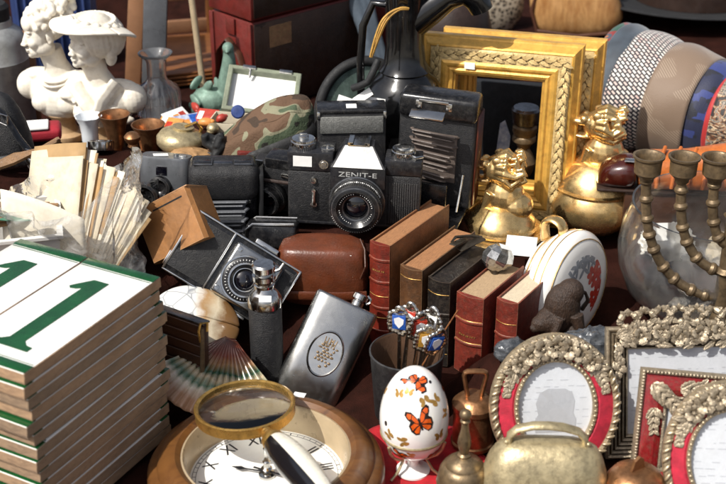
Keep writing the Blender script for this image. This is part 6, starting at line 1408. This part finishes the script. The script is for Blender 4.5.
# ================================================================== metal can, black bag, red cloth at the left edge
M['galv'] = mat('galvanised_metal', '#a5a6a4', .42, .5, .2, 2.5, dirt=.5, dcol=(.15, .14, .13), rvar=.1)
p = at(6, 128, y=42); t = thing('metal_can', 'tall galvanised metal can with black stopper at the left edge', 'can', p, None, fp=3)
MB().lathe([(0, 0), (4.0, 0), (4.1, .3), (4.1, 9.6), (4.2, 9.8), (4.1, 10.0), (4.0, 12.2), (3.6, 13.4), (2.6, 14.2), (2.5, 15), (0, 15)], 56).build('body', M['galv'], t)
MB().lathe([(2.35, 14.9), (2.4, 16.6), (2.0, 17.1), (0, 17.2)], 32).build('stopper', M['blackmatte'], t)
M['tancloth'] = mat('tan_brown_board', '#8a6244', .6, 0, .25, 3, bump=.2)
p = at(30, 128, y=47); o = MB().box((0, 0, 6), (3.2, 1.4, 15), bev=.2).build('wooden_post', M['tancloth'], None, M=T(*p) @ RX(-6)); tag(o, 'tan wooden post standing behind the metal can', 'post'); ctrl(p, 1.5)
p = at(16, 165, y=12); t = thing('black_bag', 'black leather bag with chrome buckled strap at the left edge', 'bag', p, RZ(-15), fp=3)
b = MB(); loft(b, [(bagring(7, 4, -1.5), 0), (bagring(7.6, 4.4, -1.6), 2), (bagring(7.2, 4, -1.9), 5), (bagring(5.8, 3, -2.4), 7.6), (bagring(4.5, 1.6, -2.6), 8.4)]); b.build('body', M['leatherette'], t, sub=1)
b = MB(); b.tube([(-1.5, -2.0, 8.2), (.8, -2.4, 7.0), (2.4, -2.6, 4.4), (3.6, -2.4, 2.6)], [(.55, .18)]*4, 10, flat=(0, -1, 0)).tube([(-3, -2.6, 1.6), (0, -2.9, 1.4), (3.2, -2.8, 2.2)], [(.8, .4)]*3, 10, flat=(0, 0, 1)); b.build('strap', M['black'], t)
for x, z in ((1.0, 6.6), (3.3, 2.9)):
    MB().tube([(x-.5, -2.8, z+.6), (x+.45, -2.8, z+.3), (x+.4, -2.85, z-.7), (x-.5, -2.85, z-.4)], .13, 8, closed=True).build('buckle', M['chrome'], t)
for q in ([(3.2, -2.9, 2.6), (4.2, -3.0, .9)], [(2.9, -2.9, 2.2), (3.8, -3.0, .6)]): MB().tube(q, .13, 8).build('buckle_pin', M['chrome'], t)
M['redcloth'] = mat('red_folded_cloth', '#9c1e2c', .7, 0, .25, 2, bump=.3)
p = at(38, 138, y=20); t = thing('folded_cloth', 'folded red cloth with a white edge behind the black bag', 'cloth', p, RZ(12), fp=2)
MB().box((0, 0, .8), (5.5, 3.4, 1.5), bev=.5, seg=3).build('red_fold', M['redcloth'], t); MB().box((-.8, -.3, 1.7), (4.4, 2.8, .4), bev=.2).build('white_edge', M['white'], t)
# ================================================================== paper bundle, plastic bag, tub
cx = at(80, 265, y=-5); B0 = V(cx.x, -5.5, 9.6)
pb = thing('paper_bundle', 'fanned bundle of old cream envelopes standing behind the number tiles', 'paper bundle', B0, RZ(-8), fp=2.5)
rr_ = random.Random(11); n = 46
M['paper2'] = mat('cream_envelope', '#e3dccb', .8, 0, .1, 2, dirt=.3, dcol=(.5, .4, .25), obj=.12); M['paperbrown'] = mat('brown_envelope', '#b08f62', .8, 0, .15, 2, obj=.2)
n = 54; n0 = V(-.40, -.74, .54).normalized(); w0 = V(.84, -.55, 0); w0 = (w0-n0*w0.dot(n0)).normalized(); u0 = n0.cross(w0)*-1
if u0.z < 0: u0 = -u0
for i in range(n):
    q = i/(n-1); phi = R_(-20+31*q**1.2+rr_.uniform(-3, 3)); L = 13.6-2.4*q+rr_.uniform(-.8, .8); w = 6.6+rr_.uniform(-.5, .4)
    uu = u0*math.cos(phi)+w0*math.sin(phi); ww = w0*math.cos(phi)-u0*math.sin(phi)
    c0 = V(-3.0, -2.2, -.6)-n0*(.06*i)+w0*(.9*q); ba, bb = rr_.uniform(-.5, .5), rr_.uniform(-.3, .3)
    def sf_(u, v):
        return c0+ww*(w*(u-.5))+uu*(L*v)+n0*(ba*(v*v)+bb*math.sin(PI*u)*v+.12*math.sin(u*5+i)*v-.5*v*v*q)
    MB().grid(sf_, 6, 10).build('envelope', M['paperbrown'] if i % 8 == 5 or rr_.random() < .1 else (M['paper2'] if i % 2 else M['paper']), pb, solid=.03+.07*rr_.random())
def sheet2(u, v):
    return V(-6.2+8.0*u+.2*v, -3.6-.5*math.sin(PI*u)+1.4*v, -1.0+10.5*v-2.6*u*u)
MB().grid(sheet2, 16, 14).build('envelope', M['paper2'], pb, solid=.05)
def bagf(u, v):
    a = 2*PI*u; r = 1+.07*math.sin(5*a+3*v)+.05*math.sin(11*a-4*v); w = 1-.08*v+.28*v*v
    top = .8+.42*max(0, math.cos(a-R_(-5)))**2*v
    nz = noise.noise(V(math.cos(a)*2, math.sin(a)*2, v*4))*.6+abs(noise.noise(V(math.cos(a)*5, math.sin(a)*5, v*9)))*.45
    return V(5.6*r*w*math.cos(a)+.0+nz, 4.4*r*w*math.sin(a)-.3+nz, -.8+11.5*v*top+nz*.6*v)
o = MB().grid(bagf, 150, 60).build('plastic_bag', M['plasticfilm'], None, M=T(*B0), sm=60); tag(o, 'clear crinkled plastic bag around the bundle of envelopes', 'bag')
p = at(20, 250, y=-9); t = thing('plastic_tub', 'white translucent plastic tub at the left edge behind the tiles', 'tub', V(p.x-3.4, -7.5, 9.0), RZ(14), fp=3)
b = MB(); b.sweep(rectline(12.5, 8), [(0, 0), (.5, 6.6), (.85, 6.7), (.85, 7.0), (.3, 7.0), (-.2, .2)]); b.box((0, 0, .1), (12.4, 7.9, .2)); b.build('tub_body', M['tub'], t, sm=20)
b = MB(); b.tube([(2.5, -4.6, .6), (3.2, -5.0, 2.4), (5.6, -5.1, 2.8), (6.4, -4.8, 1.2), (5.4, -4.7, -.2)], .42, 10); b.build('black_handle', M['blackmatte'], t)
M['twig'] = mat('brown_cane', '#7a5a38', .6, 0, .3, .8, bump=.3)
t2 = thing('cane_bundle', 'bundle of brown cane and straw lying in the plastic tub', 'cane', V(p.x-2.4, -6.5, 15.0), RZ(14), base=False); b = MB()
for i in range(16): b.tube([V(-6+rr_.uniform(-.5, 1), rr_.uniform(-2, 2), rr_.uniform(.2, 1.2)), V(0, rr_.uniform(-2, 2), rr_.uniform(.8, 1.7)), V(5.4+rr_.uniform(-1, .8), rr_.uniform(-2, 2), rr_.uniform(.2, 1.4))], .22, 6)
b.build('canes', M['twig'], t2)
M['greenpl'] = mat('green_plastic', '#3f6f58', .4, 0, .3, 1.5)
MB().grid(lambda u, v: V(-6+10*u, -2.2+1.6*v+.3*math.sin(u*6), 1.8+.4*math.sin(u*5+v*3)), 14, 4).build('green_tie', M['greenpl'], t2, solid=.06)
b = MB()
p = at(10, 150, y=4); pts = [at(-8, 168, y=2), at(15, 158, y=3), at(40, 150, y=4), at(58, 140, y=5)]
for i in range(6): b.tube([q+V(0, .3*i-.8, rr_.uniform(-.3, .3)) for q in pts], .3, 6)
tag(b.build('straw_band', M['twig'], None), 'braided straw band running from the tub to the envelopes', 'straw band')
# ================================================================== red leather case and other background furniture
cor = at(253, 60, y=41); CZ = 8.2
Mc = RZ(43)
cs = thing('leather_case', 'red leather hat case with strap and lid seam standing behind the green bird', 'case', V(cor.x, 41, CZ), Mc, base=False)
LX, LY, LH = 20.0, 8.6, 20.0                          # local x runs right-back (dark face), local y runs left-back (lit face)
for q in (0, .5, 1):
    for r in (0, 1): pp = V(cor.x, 41, CZ)+Mc.to_3x3() @ V(LX*q, LY*r, 0); CTRL.append((pp.x, pp.y, CZ))
zl = at(253, 22, y=41).z-CZ
MB().box((LX/2, LY/2, zl/2-.1), (LX, LY, zl-.2), bev=.25).build('case_body', M['redleather'], cs)
MB().box((LX/2, LY/2, zl+3.2), (LX+.5, LY+.5, 6.2), bev=.3).build('lid', M['redleather'], cs)
b = MB(); b.tube([(-.25, 1.0, zl-8), (-.6, 2.2, zl-4.6), (-.8, 4.2, zl-3.0), (-.6, 6.4, zl-5.0), (-.25, 7.6, zl-9.5)], [(.5, .16)]*5, 10, flat=(-1, 0, 0)); b.build('carry_strap', M['strap'], cs)
b = MB(); b.box((-.2, 4.2, zl-1.4), (.3, 1.8, 2.2), bev=.1).box((-.12, LY-.2, zl/2), (.3, .8, zl-.6), bev=.1).box((-.12, .4, zl/2), (.3, .8, zl-.6), bev=.1); b.build('corner_leather', M['redleather'], cs)
M['label'] = mat('worn_paper_label', '#8a6a48', .8, 0, .35, .8, dirt=.6, dcol=(.2, .05, .04))
MB().box((LX/2+.2, -.05, zl/2-.2), (LX-.2, .12, zl-.5), bev=.05).build('painted_shade_panel', M['darkleather'], cs); MB().box((LX/2+.2, -.3, zl+3.2), (LX, .12, 5.6), bev=.05).build('painted_shade_panel', M['darkleather'], cs)  # shade on the right face, put in as sheets of darker leather
MB().box((4.6, -.16, zl-2.6), (3.6, .12, 2.8)).build('paper_label', M['label'], cs)
p = at(310, 100, y=62); t = thing('dark_cabinet', 'dark brown cabinet door with lighter stile behind the red case', 'cabinet', V(p.x+2, 62, 8), RZ(4), fp=4)
MB().box((0, 4, 11), (17, 8, 22), bev=.2).build('carcass', M['darkwood'], t); MB().box((-2.6, -.15, 11), (2.0, .4, 21.6), bev=.1).build('stile', M['brownwood'], t)
MB().box((2.8, -.05, 11), (7.5, .3, 19), bev=.15).build('panel', M['darkleather'], t)
t = thing('thin_pole', 'thin pale metal pole leaning left of the red leather case', 'pole', at(204, 92, y=37), None, fp=.8, base=False)
a_, c_ = at(206, 108, y=37), at(190, -14, y=39)
inv2 = t.matrix_world.inverted(); MB().cyl(inv2 @ (a_*S)/S, inv2 @ (c_*S)/S, .42, .42, 12).build('shaft', M['beige'], t); ctrl(a_+V(0, 0, -.5), 1)
p = at(182, 88, y=56); t = thing('wooden_crate', 'brown wooden crate with sunlit top behind the glass decanter', 'crate', V(p.x, 56, 8.0), RZ(18), fp=3); hz = at(182, 66, y=56).z-8
b = MB()
for i in range(3): b.box((0, -4, hz*(i+.5)/3), (11, .6, hz/3-.25), bev=.08); b.box((-5.3, 0, hz*(i+.5)/3), (.6, 8, hz/3-.25), bev=.08); b.box((5.3, 0, hz*(i+.5)/3), (.6, 8, hz/3-.25), bev=.08); b.box((0, 4, hz*(i+.5)/3), (11, .6, hz/3-.25), bev=.08)
b.build('slats', M['brownwood'], t); b = MB()
for i in range(4): b.box((0, -3+i*2, hz+.15), (11.6, 1.9, .3), bev=.06)
b.build('lid_boards', M['brownwood'], t)
p = at(152, 70, y=50); o = MB().box((0, 0, 9), (3.2, 1.0, 26), bev=.15).build('grey_board', M['greymetal'], None, M=T(p.x, 50, 8) @ RY(5) @ RX(-4)); tag(o, 'narrow grey blue board leaning behind the hat bust', 'board'); ctrl((p.x, 50, 8.2), 1.5)
p = at(131, 60, y=53); o = MB().box((0, 0, 9), (2.2, .9, 24), bev=.15).build('orange_board', M['tancloth'], None, M=T(p.x, 53, 8) @ RY(7)); tag(o, 'narrow orange tan board beside the grey blue board', 'board'); ctrl((p.x, 53, 8.2), 1.5)
M['bluefab'] = mat('bright_blue_cloth', '#2c3f70', .7, 0, .3, 3, bump=.3)
p = at(58, 30, y=66); t = thing('blue_crate', 'blue plastic crate far behind the curled hair bust', 'crate', V(p.x, 66, 8), RZ(8) @ SC(.42, 1, .97), fp=4)
b = MB(); b.sweep(rectline(26, 12), [(0, 0), (.3, 20), (.9, 20.2), (.9, 21), (-.2, 21), (-.4, .3)]); b.box((0, 0, .2), (25.8, 11.8, .4)); b.build('crate_body', M['bluefab'], t, sm=20)
b = MB()
for i in range(9): b.box((-11+i*2.75, -6.35, 10), (.7, .5, 18), bev=.1)
b.build('ribs', M['bluefab'], t)
t = thing('wooden_chair', 'slatted wooden chair standing far behind the decanter', 'chair', at(176, 50, y=86), RZ(15), fp=3); b = MB()
for x in (-6, 6): b.box((x, 0, 10), (1.3, 1.3, 22), bev=.15)
b.build('back_post', M['brownwood'], t); b = MB()
for i in range(3): b.box((0, 0, 4+i*5.5), (11, .8, 2.2), bev=.2)
b.build('back_rail', M['tancloth'], t); MB().box((0, -6.5, 2.2), (14, 13, 1.0), bev=.2).build('seat', M['brownwood'], t); b = MB()
for x in (-6, 6): b.box((x, -12, 0), (1.2, 1.2, 4), bev=.1)
b.build('front_leg', M['brownwood'], t)
M['denim'] = mat('faded_denim', '#4a545e', .85, 0, .25, 2, bump=.4, bs=.2)
a_, c_ = at(348, -14, y=54), at(374, 66, y=50); t = thing('denim_cloth', 'fold of faded grey blue denim hanging behind the black jug', 'cloth', c_, None, fp=1.5); inv2 = t.matrix_world.inverted()
b = MB(); 
for i in range(3): b.tube([inv2 @ ((a_+V(i*1.0, .6*i, 0))*S)/S, inv2 @ ((a_.lerp(c_, .5)+V(.6*i+.3, .4*i, 0))*S)/S, inv2 @ ((c_+V(.8*i, .4*i, -.5))*S)/S], [1.1, .95, .8], 12)
b.build('fold', M['denim'], t, rem=.2, smooth=3)
p = at(398, 40, y=60); o = MB().box((0, 0, 7), (7, 1.2, 20), bev=.3).build('red_board', M['redleather'], None, M=T(p.x-2, 60, 8)); tag(o, 'red painted board glimpsed behind the raffia cords', 'board'); ctrl((p.x-2, 60, 8), 2)
p = at(458, 30, y=52); t = thing('dark_pot', 'dark brown round pot behind the gilt frames', 'pot', V(p.x-1, 54, 8), None, fp=3)
MB().lathe([(0, 0), (3.5, 0), (5.4, 4), (5.8, 8), (5.0, 11.5), (3.6, 13), (3.9, 14.5), (3.5, 14.5), (0, 12)], 44).build('pot_body', M['darkleather'], t)
m_, nt, bs = newmat('floral_cloth'); mp = coords(nt); vo = N(nt, 'ShaderNodeTexVoronoi'); vo.inputs['Scale'].default_value = 170; nt.links.new(mp.outputs[0], vo.inputs['Vector']); r = ramp(nt, vo, [(.3, lin('#2a2522')), (.45, lin('#8b7d6a')), (.7, lin('#a59a88'))], out='Distance'); nt.links.new(r.outputs[0], bs.inputs['Base Color']); bs.inputs['Roughness'].default_value = .9; M['floral'] = m_
t = thing('floral_cushion', 'grey cushion with dark floral print between the dark pot and tan bag', 'cushion', at(486, 26, y=86), RZ(-8), fp=4)
b = MB(); b.ell((0, 0, 4), (6.0, 3, 6.0), n=32, m=20); b.build('cushion_body', M['floral'], t)
# ================================================================== the cloth over the stall and the ground
def zcloth(x, y):
    sw = sz = 0.0
    for (a, b_, c) in CTRL:
        d2 = (x-a)**2+(y-b_)**2
        if d2 > 900: continue
        w = 1/(d2+1.2)**2; sw += w; sz += w*c
    far = 8.0 if y > 20 else max(0, min(8, (y+5)*.3)); w = 1/(140.0)**2; sw += w; sz += w*far
    return sz/sw
M['cloth'] = mat('dark_red_stall_cloth', '#2b1611', 1, 0, .4, 4, bump=.8, bs=.15, dirt=.6, dcol=(.006, .004, .003), spec=.05)
X0, X1, Y0, Y1 = -72, 72, -62, 124; st_ = 1.5; nx, ny = int((X1-X0)/st_), int((Y1-Y0)/st_)
Z = [[zcloth(X0+st_*i, Y0+st_*j) for i in range(nx+1)] for j in range(ny+1)]
def clothf(u, v):
    i, j = round(u*nx), round(v*ny); x, y = X0+st_*i, Y0+st_*j
    return V(x, y, Z[j][i]-.32+.1*math.sin(x*.7+y*.3)*math.sin(y*.5))
o = MB().grid(clothf, nx, ny).build('ground_cloth', M['cloth'], None, sm=180); o['kind'] = 'structure'
M['brightred'] = mat('bright_red_velvet', '#a5121d', .85, 0, .35, 1.5, bump=.5, bs=.1)
def rv(u, v):
    a = 2*PI*u; r = v*(1+.12*math.sin(3*a)+.07*math.sin(7*a+1)); x, y = 4.2+6.6*r*math.cos(a), -25.5+8.0*r*math.sin(a); return V(x, y, max(zcloth(x, y), -.2)-.1+.12*math.sin(x*1.3)*math.sin(y*.9))
tag(MB().grid(rv, 60, 14).build('red_cloth', M['brightred'], None, sm=180, solid=.12), 'bright red velvet cloth spread under the egg and hand bell', 'cloth')
m_, nt, bs = newmat('paving'); mp = coords(nt); n1 = noise_n(nt, mp, 30, 8, .7); r = ramp(nt, n1, [(.3, (.16, .145, .12)), (.7, (.3, .27, .22))], out='Fac'); nt.links.new(r.outputs[0], bs.inputs['Base Color']); bs.inputs['Roughness'].default_value = .9
o = MB().grid(lambda u, v: V(-30000+60000*u, -3000+60000*v, -2.6), 8, 8).build('ground', m_, None, sm=0); o['kind'] = 'structure'
# ================================================================== light, sky, camera
SUN = V(-.48, -.40, .79).normalized()
el = math.asin(SUN.z); rot = math.atan2(-SUN.x, SUN.y)
w = bpy.data.worlds.new('World'); sc.world = w; w.use_nodes = True; nt = w.node_tree
sk = nt.nodes.new('ShaderNodeTexSky'); sk.sky_type = 'NISHITA'; sk.sun_disc = False; sk.air_density = .6; sk.dust_density = 3.5; sk.sun_elevation = el; sk.sun_rotation = -rot % (2*PI)
bg = nt.nodes['Background']; hs = nt.nodes.new('ShaderNodeHueSaturation'); hs.inputs['Saturation'].default_value = .55; nt.links.new(sk.outputs[0], hs.inputs['Color']); nt.links.new(hs.outputs[0], bg.inputs[0]); bg.inputs[1].default_value = .15
ld_ = bpy.data.lights.new('Sun', 'SUN'); ld_.energy = 5.0; ld_.angle = R_(.5); ld_.color = (1, .965, .9); lo = bpy.data.objects.new('Sun', ld_); COL.objects.link(lo)
lo.rotation_euler = SUN.to_track_quat('Z', 'Y').to_euler(); lo.location = (-1, -.6, 2)
cd = bpy.data.cameras.new('Camera'); cam = bpy.data.objects.new('Camera', cd); COL.objects.link(cam); sc.camera = cam
cam.location = CAM*S; cam.rotation_euler = (PI/2-PITCH, 0, 0); cd.sensor_width = 36; cd.lens = 18/(363/FPX); cd.clip_start = .05; cd.clip_end = 2000
cd.dof.use_dof = True; cd.dof.focus_distance = 1.27; cd.dof.aperture_fstop = 9.0
sc.view_settings.view_transform = 'Standard'; sc.view_settings.look = 'None'; sc.view_settings.exposure = 0; sc.view_settings.gamma = 1
sc.cycles.use_denoising = True; sc.cycles.max_bounces = 10; sc.cycles.transparent_max_bounces = 16; sc.cycles.transmission_bounces = 10
sc.cycles.sample_clamp_indirect = 6; sc.cycles.blur_glossy = 0.4
